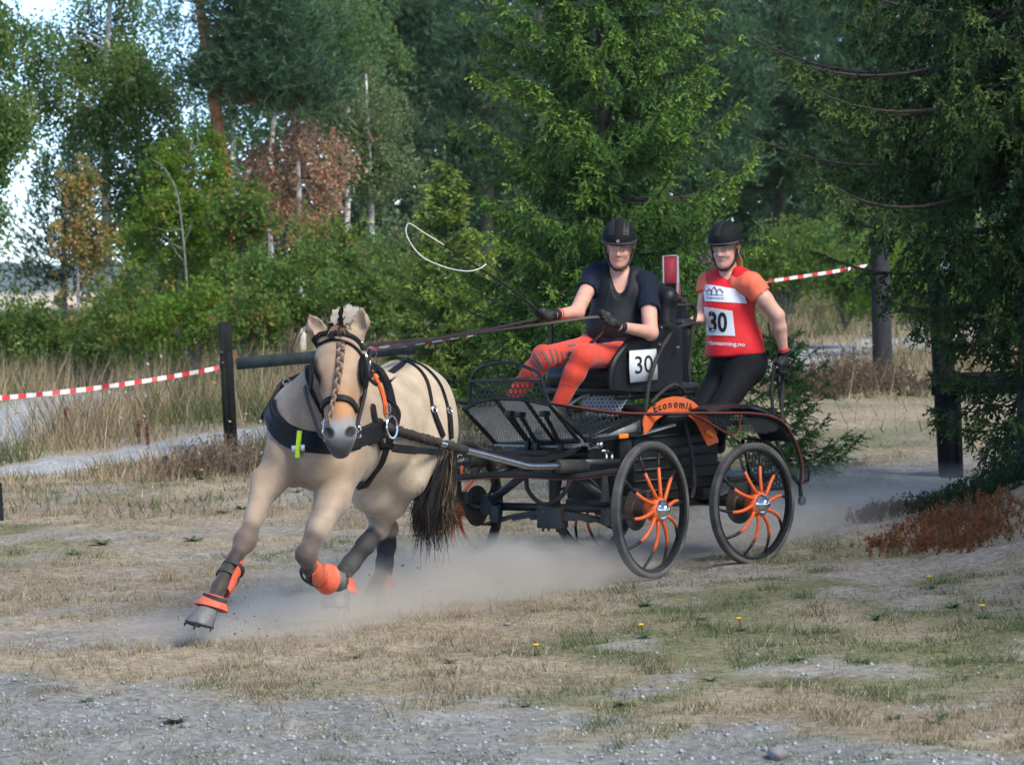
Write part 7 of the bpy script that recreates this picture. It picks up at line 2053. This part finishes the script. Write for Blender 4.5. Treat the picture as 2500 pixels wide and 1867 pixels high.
# left fence
fb = P(566, 1030, 28); fbase = Vector((fb.x, fb.y, gz(fb.x, fb.y)))
fence = tag(empty('wooden_fence', fbase), 'dark post with one grey green rail left of the horse', 'fence')
D = 28.0
def ffix(b, name, m): 
    b.v = [(p[0] - fbase.x, p[1] - fbase.y, p[2] - fbase.z) for p in b.v]; return b.build(name, m, fence)
b = MB(); wbox(b, P(568, 1100, D), P(551, 786, D), 0.105, 0.13); ffix(b, 'post', M_WOODDK)
b = MB(); wbox(b, P(555, 1098, D - 0.08), P(540, 787, D - 0.08), 0.058, 0.05); ffix(b, 'post_batten', M_WOODDK)
b = MB(); b.tube([P(578, 888, D + 0.02), P(1015, 849, D + 0.35)], 0.05, 4, flat=(0.13, 0.04), up=(0, -1, 0)); ffix(b, 'rail', M_WOODGR)
for q in ((538, 860), (541, 885)):
    b = MB(); b.tube([P(q[0], q[1], D - 0.112), P(q[0] + 5, q[1] - 1, D - 0.112)], 0.004, 5); ffix(b, 'staple', M_STEEL)
# right fence
rb_ = P(2312, 1150, 24); rbase = Vector((rb_.x, rb_.y, gz(rb_.x, rb_.y)))
rf = tag(empty('wooden_fence', rbase), 'black post and wide board under the dark spruce at the right', 'fence')
def rfix(b, name, m):
    b.v = [(p[0] - rbase.x, p[1] - rbase.y, p[2] - rbase.z) for p in b.v]; return b.build(name, m, rf)
D = 24.0
b = MB(); wbox(b, P(2322, 1215, D), P(2290, 668, D), 0.185, 0.16); rfix(b, 'post', M_WOODDK)
b = MB(); wbox(b, P(2345, 1212, D - 0.05), P(2335, 905, D - 0.05), 0.06, 0.06); rfix(b, 'post_batten', M_WOODDK)
b = MB(); b.tube([P(2274, 938, D - 0.12), P(2560, 930, D - 0.10)], 0.05, 4, flat=(0.205, 0.045), up=(0, -1, 0)); rfix(b, 'board', M_WOODDK)
b = MB(); b.tube([P(2300, 672, D - 0.02), P(2312, 600, D - 0.02), P(2330, 540, D - 0.02)], 0.05, 4, flat=(0.085, 0.03), up=(0, -1, 0)); rfix(b, 'pale_marker_board', mat('pale_board', (0.36, 0.42, 0.50), 0.6, var=0.1))
D = 35.5
pb = P(2158, 918, D); 
b = MB(); p0, p1 = P(2156, 935, D), P(2147, 584, D)
b.tube([p0, p0.lerp(p1, 0.5), p1], [0.118, 0.112, 0.108], 14)
tag(b.build('tall_post', mat('weathered_pole', (0.020, 0.020, 0.024), 0.9, var=0.4, scale=14, bump=0.5)), 'thick round grey pole standing right of the groom', 'post')
# barrier tapes
def tape(name, label, a, c, Da, Db, sag, w, period, seed):
    r = random.Random(seed); n = 150
    A, B = P(a[0], a[1], Da), P(c[0], c[1], Db); L = (B - A).length
    b = MB(); vs = []; fs = []; mi = []
    tw = 0
    for i in range(n + 1):
        t = i / n; p = A.lerp(B, t) - Vector((0, 0, sag * 4 * t * (1 - t)))
        ang = 0.35 * math.sin(t * 19 + seed) + 0.2 * math.sin(t * 47)
        up = Vector((0, math.sin(ang), math.cos(ang)))
        vs += [p - up * w / 2, p + up * w / 2]
    s = L / n
    for i in range(n):
        b.cur = 1 if ((i * s) % period) < period * 0.45 else 0
        # slanted stripe: split each quad along its diagonal
        q = (2 * i, 2 * i + 2, 2 * i + 3, 2 * i + 1)
        b.v = b.v
        fs.append(q); mi.append(b.cur)
    me = bpy.data.meshes.new(name); me.from_pydata([tuple(v) for v in vs], [], fs)
    me.polygons.foreach_set('material_index', np.array(mi, np.int32))
    o = link(name, me, [M_WHITE, M_REDPL], None, smooth=False)
    so = o.modifiers.new('thick', 'SOLIDIFY'); so.thickness = 0.002
    # shear the stripes so that they slant like printed tape
    return tag(o, label, 'barrier tape')
tape('barrier_tape', 'red and white striped tape strung to the fence post at the left', (-40, 974), (536, 897), 26.5, 27.9, 0.035, 0.040, 0.165, 1)
tape('barrier_tape', 'red and white striped tape behind the groom', (1840, 691), (2120, 648), 34.0, 35.3, 0.01, 0.036, 0.24, 2)
tape('barrier_tape', 'short glimpse of striped tape above the back of the horse', (905, 852), (1180, 812), 27.2, 28.0, 0.01, 0.03, 0.2, 3)
# obstacle marker behind the carriage
D = 24.0; mb0 = P(1662, 960, D); mbase = Vector((mb0.x, mb0.y, gz(mb0.x, mb0.y)))
mk = tag(empty('obstacle_marker', mbase), 'dark post with upright red marker board and black sign behind the seat', 'marker post')
def mfix(b, name, m, parent=None):
    b.v = [(p[0] - mbase.x, p[1] - mbase.y, p[2] - mbase.z) for p in b.v]; return b.build(name, m, parent or mk)
b = MB(); b.tube([P(1668, 1075, D), P(1662, 900, D), P(1656, 735, D)], [0.072, 0.068, 0.066], 12); mfix(b, 'post', mat('weathered_pole'))
b = MB(); b.prism([P(1622, 726, D - 0.10), P(1652, 724, D - 0.10), P(1653, 624, D - 0.10), P(1620, 626, D - 0.10)], (0, 0.02, 0)); rbd = mfix(b, 'red_board', M_REDPL)
b = MB(); b.prism([P(1652, 724, D - 0.10), P(1659, 730, D - 0.04), P(1656, 626, D - 0.04), P(1653, 624, D - 0.10)], (0.004, 0.02, 0)); mfix(b, 'board_edge', M_WHITE, rbd)
b = MB(); b.tube([P(1620.5, 726, D - 0.105), P(1619, 625, D - 0.105), P(1653, 623.5, D - 0.105)], 0.006, 4, flat=(0.012, 0.006), up=(0, -1, 0)); mfix(b, 'board_edge', M_WHITE, rbd)
b = MB(); b.prism([P(1655, 738, D - 0.06), P(1660, 735, D - 0.06), P(1657, 690, D - 0.06), P(1652, 690, D - 0.06)], (0.01, 0.02, 0)); mfix(b, 'red_board', M_REDPL)
sg = [P(1590, 742, D - 0.16), P(1650, 738, D - 0.16), P(1650, 691, D - 0.16), P(1604, 693, D - 0.16), P(1590, 701, D - 0.16)]
b = MB(); b.prism(sg, (0, 0.02, 0)); sgo = mfix(b, 'black_sign', M_WOODDK)
b = MB(); b.prism([P(1594, 730, D - 0.175), P(1650, 721, D - 0.175), P(1650, 715, D - 0.175), P(1594, 723, D - 0.175)], (0, 0.004, 0)); mfix(b, 'red_stripe', M_REDPL, sgo)

# rocks
def rock(name, label, c, r, seed, sub=3):
    bm = bmesh.new(); bmesh.ops.create_icosphere(bm, subdivisions=sub, radius=1.0); rr = random.Random(seed)
    ph = [Vector((rr.uniform(-1, 1), rr.uniform(-1, 1), rr.uniform(-1, 1))).normalized() for _ in range(9)]
    cutd = [rr.uniform(0.55, 0.9) for _ in ph]
    for v in bm.verts:
        d = v.co.normalized(); s = 1.0
        for p_, cd_ in zip(ph, cutd):
            k_ = d.dot(p_)
            if k_ > 0: s = min(s, cd_ / k_)
        s *= 1 + 0.05 * math.sin(7 * d.x + seed) * math.sin(6 * d.y) * math.sin(8 * d.z)
        v.co = Vector((d.x * r[0] * s, d.y * r[1] * s, d.z * r[2] * s))
    me = bpy.data.meshes.new(name); bm.to_mesh(me); bm.free()
    o = link(name, me, M_ROCK, None, smooth=True); o.location = c; o.rotation_euler = (0, 0, rr.random() * 6)
    return tag(o, label, 'rock')
for (px, py, r, lab, sd) in ((1238, 1530, 0.018, 'round grey stone on the dusty grass below the cart', 11), (1900, 1850, 0.045, 'dark stone at the bottom edge of the gravel', 13), (210, 1634, 0.016, 'small dark stone at the left of the gravel', 14), (455, 1778, 0.020, 'dark pebble on the lower left gravel', 15)):
    q = G(px, py); rock('stone', lab, (q.x, q.y, float(ground_z(q.x, q.y)) + r * 0.45), (r * 1.2, r, r * 0.8), sd, 2)
# low weeds with broad leaves, some in flower
def weed(px, py, s, seed, flower=False, lab='low green weed with broad leaves on the open ground', grp='green weeds on the open ground', col=(0.055, 0.11, 0.035)):
    r = random.Random(seed); q = G(px, py); base = Vector((q.x, q.y, float(ground_z(q.x, q.y))))
    root = tag(empty('weed', base), lab, 'weed', grp)
    m = mat('weed_leaf', (0.06, 0.115, 0.038), 0.6, var=0.4, scale=30, trans=0.25)
    nlf = r.randint(7, 11)
    for i in range(nlf):
        a = 6.28 * i / nlf + r.uniform(-0.3, 0.3); L = s * r.uniform(0.6, 1.1); h = Vector((math.cos(a), math.sin(a), 0)); sd_ = Vector((-math.sin(a), math.cos(a), 0)); e = r.uniform(0.25, 0.9)
        rows = []
        for k_ in range(5):
            t = k_ / 4; wd = L * 0.17 * math.sin(math.pi * min(1, t * 0.92 + 0.06)) * (1.15 if k_ % 2 else 0.85)
            p = h * (L * t) + Vector((0, 0, L * (e * t - 0.55 * e * t * t)))
            rows.append([p - sd_ * wd, p + Vector((0, 0, -0.15 * wd)), p + sd_ * wd])
        b = MB(); b.sheet(rows, 0.0012); b.build('leaf', m, root)
    if flower:
        b = MB(); tp = Vector((r.uniform(-0.02, 0.02), r.uniform(-0.02, 0.02), s * 1.3)); b.tube([Vector((0, 0, 0)), tp * 0.6, tp], 0.002, 5); b.build('stem', m, root)
        b = MB(); b.lathe([(0, 0.004), (0.010, 0.006), (0.016, 0.002), (0.010, -0.004), (0, -0.006)], Matrix.Translation(tp), 10); b.build('flower', mat('yellow_flower', (0.85, 0.50, 0.02), 0.6, var=0.1), root)
WE = [(1575, 1480, 0.07, 'low green weed just below the near front wheel'), (2140, 1512, 0.09, 'largest green weed in the grass below the rusty shrub'), (2180, 1745, 0.05, 'small weed left of a bigger one at the lower right edge of the gravel'),
      (2280, 1760, 0.08, 'bushy weed at the edge of the gravel in the lower right'), (1520, 1715, 0.06, 'weed on the gravel edge below the middle of the carriage'), (1735, 1660, 0.05, 'small weed in dry grass under the rear wheel towards the gravel'),
      (1710, 1510, 0.06, 'weed in the green grass between the two near wheels'), (430, 1772, 0.07, 'weed on bare gravel in the lower left'), (210, 1715, 0.05, 'small weed at the lower left edge of the gravel'),
      (540, 1250, 0.09, 'weed beside the raised foreleg of the horse, left one of two'), (590, 1240, 0.08, 'weed touching the leading foreleg of the horse, right one of two'), (250, 1330, 0.10, 'big weed in the left grass, right one of a pair'),
      (180, 1350, 0.09, 'big weed in the left grass, left one of a pair'), (470, 1318, 0.10, 'big weed left of the leading foreleg of the horse'), (1100, 1620, 0.05, 'small weed in the dry grass below the dust cloud'),
      (1280, 1720, 0.05, 'small weed at the gravel edge in the middle'), (1950, 1620, 0.06, 'weed in the grass far below the rear wheel, left one of two'), (2100, 1620, 0.06, 'weed in the grass far below the rear wheel, right one of two'),
      (870, 1600, 0.05, 'small weed in dry grass below the folded foreleg'), (2330, 1480, 0.07, 'weed in the shade below the rusty shrub')]
for i, (a, c, s_, lb_) in enumerate(WE): weed(a, c, s_, 200 + i, lab=lb_)
FL = [(1572, 1557, 0.05, 'yellow flower below the near front wheel'), (1810, 1536, 0.05, 'yellow flower below the near rear wheel'), (2275, 1430, 0.05, 'yellow flower in the shade just under the rusty shrub'), (1305, 1603, 0.04, 'yellow flower in dry grass below the dust cloud'),
      (725, 1205, 0.06, 'yellow flower in the grass behind the forelegs of the horse'), (495, 1172, 0.06, 'yellow flower in the grass left of the chest of the horse'), (2400, 1512, 0.05, 'yellow flower at the far right of the grass')]
for i, (a, c, s_, lb_) in enumerate(FL): weed(a, c, s_, 300 + i, True, lb_, 'yellow flowers in the grass')
# red brown low shrub and dark undergrowth on the right bank
def mound(name, label, px, py, D, rx, ry, rz, n, pal, seed, ls=0.03, hh=0.11):
    """low wispy growth: upright sprigs in uneven clumps, thinning out to the edge"""
    rng = np.random.default_rng(seed); q = P(px, py, D); base = Vector((q.x, q.y, gz(q.x, q.y)))
    root = tag(empty(name, base), label, 'shrub')
    per = 14; m = n // per
    nc = 60; ca = rng.random(nc) * 6.283; cu = rng.random(nc) ** 0.6; ch = rz * (0.35 + 0.8 * rng.random(nc)) * (1.05 - 0.75 * cu)
    ci = rng.integers(0, nc, m)
    lx = cu[ci] * np.cos(ca[ci]) * rx + rng.normal(0, 0.13, m) * rx; ly = cu[ci] * np.sin(ca[ci]) * ry + rng.normal(0, 0.13, m) * ry
    z0 = terrain(base.x + lx, base.y + ly) - base.z
    H = ch[ci] * (0.5 + 0.7 * rng.random(m)); az = rng.random(m) * 6.283; ln = 0.25 + 0.5 * rng.random(m)
    t = (np.arange(per) + 0.3) / per
    p = np.stack([lx[:, None] + np.cos(az)[:, None] * (H * ln)[:, None] * t ** 1.4, ly[:, None] + np.sin(az)[:, None] * (H * ln)[:, None] * t ** 1.4, z0[:, None] + H[:, None] * t], -1).reshape(-1, 3)
    p += rng.normal(0, 0.007, p.shape); k = len(p)
    d = unit(rng.normal(0, 0.8, (k, 3)) + np.array([0, 0, 0.9])); b_ = unit(np.cross(d, rng.normal(0, 1, (k, 3)))); s = ls * (0.5 + 0.7 * rng.random((k, 1)))
    V, F = rhombs(p, d * s * 0.8, b_ * s * 0.20)
    link('foliage', np_mesh('foliage', V, F, np.repeat(np.repeat(palette(m, pal, rng, 0.3), per, 0) * 0.6 + palette(k, pal, rng, 0.4) * 0.4, 4, 0)), M_LEAF, root, smooth=False)
    b = MB(); rr = random.Random(seed)
    for i in range(30):
        e = Vector((lx[i], ly[i], z0[i])); b.tube([e - Vector((0, 0, 0.02)), e + Vector((math.cos(az[i]), math.sin(az[i]), 0)) * (H[i] * ln[i] * 0.4) + Vector((0, 0, H[i] * 0.6)), e + Vector((math.cos(az[i]), math.sin(az[i]), 0)) * (H[i] * ln[i]) + Vector((0, 0, H[i]))], [0.005, 0.003, 0.0015], 4)
    tag(b.build('stems', M_DARKBARK, root), kind='stuff')
    return root
mound('heath_shrub', 'rusty red low shrub on the right bank', 2320, 1350, 18.9, 0.48, 0.75, 0.20, 9000, [(0.24, 0.075, 0.035, 4), (0.30, 0.12, 0.05, 3), (0.15, 0.06, 0.035, 2), (0.16, 0.15, 0.06, 2)], 301, 0.022)
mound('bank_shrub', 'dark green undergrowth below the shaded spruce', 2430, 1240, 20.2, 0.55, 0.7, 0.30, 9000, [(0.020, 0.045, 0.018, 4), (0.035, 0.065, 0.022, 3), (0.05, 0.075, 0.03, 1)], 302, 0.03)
mound('bank_shrub', 'brown dead twigs at the foot of the black fence post', 2190, 1290, 20.6, 0.30, 0.4, 0.16, 2600, [(0.10, 0.065, 0.045, 3), (0.06, 0.045, 0.035, 3), (0.16, 0.11, 0.07, 1)], 303, 0.026)
mound('dry_shrub', 'brown dry brush below the thick round pole', 2090, 935, 33.5, 1.0, 1.2, 0.55, 9000, [(0.22, 0.155, 0.11, 4), (0.15, 0.10, 0.075, 3), (0.20, 0.17, 0.09, 1)], 304, 0.045)
mound('dry_shrub', 'dry brown brush at the foot of the fence post on the left', 590, 1080, 26.4, 0.9, 0.8, 0.36, 7000, [(0.30, 0.22, 0.16, 4), (0.22, 0.15, 0.11, 3), (0.18, 0.18, 0.08, 1.5)], 305, 0.035)
mound('dry_shrub', 'brown brush behind the croup of the horse', 1080, 1010, 25.5, 0.9, 0.8, 0.36, 7000, [(0.19, 0.13, 0.09, 4), (0.12, 0.085, 0.06, 3), (0.10, 0.12, 0.04, 1.4)], 306, 0.035)
# rusty dock stalks in the meadow
for i, (px, py, h_, lb_) in enumerate(((163, 1060, 0.34, 'tallest rusty dock stalk, at the far left of the meadow'), (362, 1085, 0.27, 'rusty dock stalk above the grey path, right one of a pair'), (340, 1060, 0.22, 'rusty dock stalk above the grey path, left one of a pair'), (545, 985, 0.2, 'short rusty dock stalk against the fence post'))):
    q = G(px, py + 25); base = Vector((q.x, q.y, gz(q.x, q.y))); r = random.Random(i)
    root = tag(empty('dock_stalk', base), lb_, 'weed', 'rusty dock stalks in the meadow')
    b = MB(); b.tube([(0, 0, 0), (0.01, 0, h_)], 0.004, 5); b.build('stem', mat('rust_seed', (0.16, 0.05, 0.03), 0.8, var=0.4, scale=40), root)
    b = MB()
    for k_ in range(60):
        z_ = h_ * r.uniform(0.35, 1.05); a_ = r.random() * 6.28; b.box((0.012 * math.cos(a_), 0.012 * math.sin(a_), z_), (0.012, 0.012, 0.016))
    b.build('seeds', mat('rust_seed'), root)
b = MB(); q = P(-8, 1165, 22.5); b.tube([(q.x, q.y, gz(q.x, q.y) - 0.1), (q.x - 0.01, q.y, gz(q.x, q.y) + 0.28)], 0.045, 10)
tag(b.build('stake', M_WOODDK), 'dark wooden stake cut off by the left edge', 'stake')

# ---- distant hills beyond the valley
rh = np.random.default_rng(5)
xs_ = np.linspace(-1500, 900, 160); ys_ = np.concatenate([np.linspace(330, 900, 14), np.linspace(960, 3200, 34)])
X, Y = np.meshgrid(xs_, ys_, indexing='ij')
ridge = 8 * np.sin(X / 310.0) + 6 * np.sin(X / 120.0 + 1) + 5 * (fbm(X, Y, 0.006, 3) - 0.5)
Z = -62 + 34 * ss(Y, 420, 1000) + 28.5 * ss(Y, 1000, 1500) + (34 + ridge) * ss(Y, 1600, 2700)
Z += (fbm(X, Y, 0.02, 8) - 0.5) * 6
fld = ss(Y, 1180, 1230) * ss(1480 - Y, 0, 60)
C = np.where((fld > 0.5)[..., None], np.array([0.52, 0.42, 0.27]), np.array([0.045, 0.075, 0.045])) * (0.8 + 0.4 * fbm(X, Y, 0.03, 4)[..., None])
I = np.arange(X.size).reshape(X.shape)
F = np.stack([I[:-1, :-1], I[1:, :-1], I[1:, 1:], I[:-1, 1:]], -1).reshape(-1, 4)
tag(link('hills', np_mesh('hills', np.stack([X, Y, Z], -1).reshape(-1, 3), F, C.reshape(-1, 3)), mat('far_hillside', rough=1.0, attr='Col', var=0.2, scale=0.05)), kind='structure')

# ================================================================== dust thrown up by hooves and wheels
def dust(name, label, A, B, width, hts, density, scale, color, pad=0.35):
    """drifting dust along the line A-B: a closed box whose density fades out well inside its walls"""
    A, B = Vector(A), Vector(B); d = B - A; Ln = d.length
    root_m = Matrix.Translation(A) @ d.to_track_quat('X', 'Z').to_matrix().to_4x4()
    m = bpy.data.materials.new(name); m.use_nodes = True; nt = m.node_tree; N = nt.nodes; L = nt.links
    N.remove(N['Principled BSDF'])
    pv = N.new('ShaderNodeVolumePrincipled'); pv.inputs['Color'].default_value = (*color, 1); pv.inputs['Anisotropy'].default_value = 0.25
    tc = N.new('ShaderNodeTexCoord'); sx = N.new('ShaderNodeSeparateXYZ'); L.new(tc.outputs['Object'], sx.inputs[0])
    def math_(op, a, b=None, c=None, clamp=False):
        n = N.new('ShaderNodeMath'); n.operation = op; n.use_clamp = clamp
        for i, v in enumerate((a, b, c)):
            if v is None: continue
            if isinstance(v, (int, float)): n.inputs[i].default_value = v
            else: L.new(v, n.inputs[i])
        return n.outputs[0]
    no = N.new('ShaderNodeTexNoise'); no.inputs['Scale'].default_value = scale; no.inputs['Detail'].default_value = 3; no.inputs['Roughness'].default_value = 0.6
    mp = N.new('ShaderNodeMapping'); mp.inputs['Scale'].default_value = (0.8, 1.0, 1.5); L.new(tc.outputs['Object'], mp.inputs[0]); L.new(mp.outputs[0], no.inputs['Vector'])
    # height of the cloud along the trail
    cr = N.new('ShaderNodeFloatCurve'); cu = cr.mapping.curves[0]
    cu.points[0].location = (0, hts[0]); cu.points[1].location = (1, hts[-1])
    for i, h_ in enumerate(hts[1:-1]): cu.points.new((i + 1) / (len(hts) - 1), h_)
    cr.mapping.update()
    L.new(math_('DIVIDE', sx.outputs['X'], Ln, clamp=True), cr.inputs['Value'])
    hh = math_('ADD', math_('MULTIPLY', cr.outputs[0], 1.0), 0.002)
    nz = math_('MULTIPLY', math_('SUBTRACT', no.outputs['Fac'], 0.48), 3.0)
    v = math_('SUBTRACT', math_('SUBTRACT', 1.0, math_('DIVIDE', sx.outputs['Z'], hh)), 0.0)
    lat = math_('DIVIDE', math_('ABSOLUTE', sx.outputs['Y']), width); v2 = math_('SUBTRACT', 1.0, math_('MULTIPLY', lat, lat))
    e0 = math_('DIVIDE', sx.outputs['X'], 0.5, clamp=True); e1 = math_('DIVIDE', math_('SUBTRACT', Ln, sx.outputs['X']), 0.6, clamp=True)
    s_ = math_('MULTIPLY', math_('MULTIPLY', math_('MAXIMUM', v, 0.0), math_('MAXIMUM', v2, 0.0)), math_('MULTIPLY', e0, e1))
    s_ = math_('MULTIPLY', s_, math_('DIVIDE', hh, max(hts)))
    den = math_('MULTIPLY', math_('MAXIMUM', math_('ADD', math_('MULTIPLY', s_, 1.2), math_('MULTIPLY', nz, math_('MINIMUM', math_('MULTIPLY', s_, 3.0), 1.0))), 0.0), density)
    L.new(den, pv.inputs['Density']); L.new(pv.outputs[0], N['Material Output'].inputs['Volume'])
    b = MB(); hm = max(hts) + 0.02; b.box((Ln / 2, 0, hm / 2 - 0.06), (Ln + 0.02, 2 * width + 0.02, hm + 0.12))
    o = b.build(name, m, None, smooth=False); o.matrix_world = root_m
    return tag(o, label, 'dust', kind='stuff')
def gpt(px, D, z):
    """point above the ground at pixel column px and depth D"""
    lo = P(px, 1400, D); return (lo.x, lo.y, gz(lo.x, lo.y) + z)
dust('dust_cloud', 'pale dust cloud kicked up under the horse and the front wheels', gpt(420, 15.3, 0.0), gpt(1480, 18.9, 0.0), 0.80, (0.08, 0.15, 0.22, 0.27, 0.31, 0.21, 0.03), 4.8, 3.4, (0.97, 0.90, 0.79))
dust('dust_trail', 'thin dust trail hanging over the track behind the carriage', gpt(1440, 18.9, 0.0), gpt(2420, 22.6, 0.0), 1.0, (0.14, 0.20, 0.28, 0.32, 0.28, 0.16), 0.65, 2.2, (0.95, 0.87, 0.76))

# grit and clods thrown up by the wheels and hooves
rg = np.random.default_rng(17); n = 170
px_ = np.concatenate([rg.normal(1370, 45, 70), rg.normal(1020, 90, 50), rg.normal(560, 70, 50)]); dd = np.concatenate([rg.normal(18.6, 0.3, 70), rg.normal(17.0, 0.3, 50), rg.normal(15.6, 0.2, 50)])
c0 = np.array([gpt(a_, d_, abs(rg.normal(0, 0.11)) + 0.02) for a_, d_ in zip(px_, dd)]); s_ = 0.0025 + 0.007 * rg.random(n) ** 3
jv = oct_v[None] * (0.6 + 0.8 * rg.random((n, 6, 1)))
V = (c0[:, None] + jv * s_[:, None, None]).reshape(-1, 3); F = (oct_f[None] + (np.arange(n) * 6)[:, None, None]).reshape(-1, 3)
tag(link('flying_grit', np_mesh('flying_grit', V, F, np.repeat(np.tile([[0.10, 0.085, 0.07]], (n, 1)), 6, 0)), mat('gravel_stone'), smooth=False), 'specks of grit flying in the dust under horse and carriage', 'grit', kind='stuff')

# ================================================================== haze over the valley
hz = bpy.data.materials.new('haze'); hz.use_nodes = True
hz.node_tree.nodes.remove(hz.node_tree.nodes['Principled BSDF'])
_pv = hz.node_tree.nodes.new('ShaderNodeVolumePrincipled'); _pv.inputs['Color'].default_value = (0.78, 0.88, 1.0, 1); _pv.inputs['Density'].default_value = 0.00012
hz.node_tree.links.new(_pv.outputs[0], hz.node_tree.nodes['Material Output'].inputs['Volume'])
b = MB(); b.box((0, 2200, -8), (5200, 4700, 120)); o = b.build('haze', hz, None, smooth=False); tag(o, 'thin blue haze over the far valley', 'haze', kind='stuff')
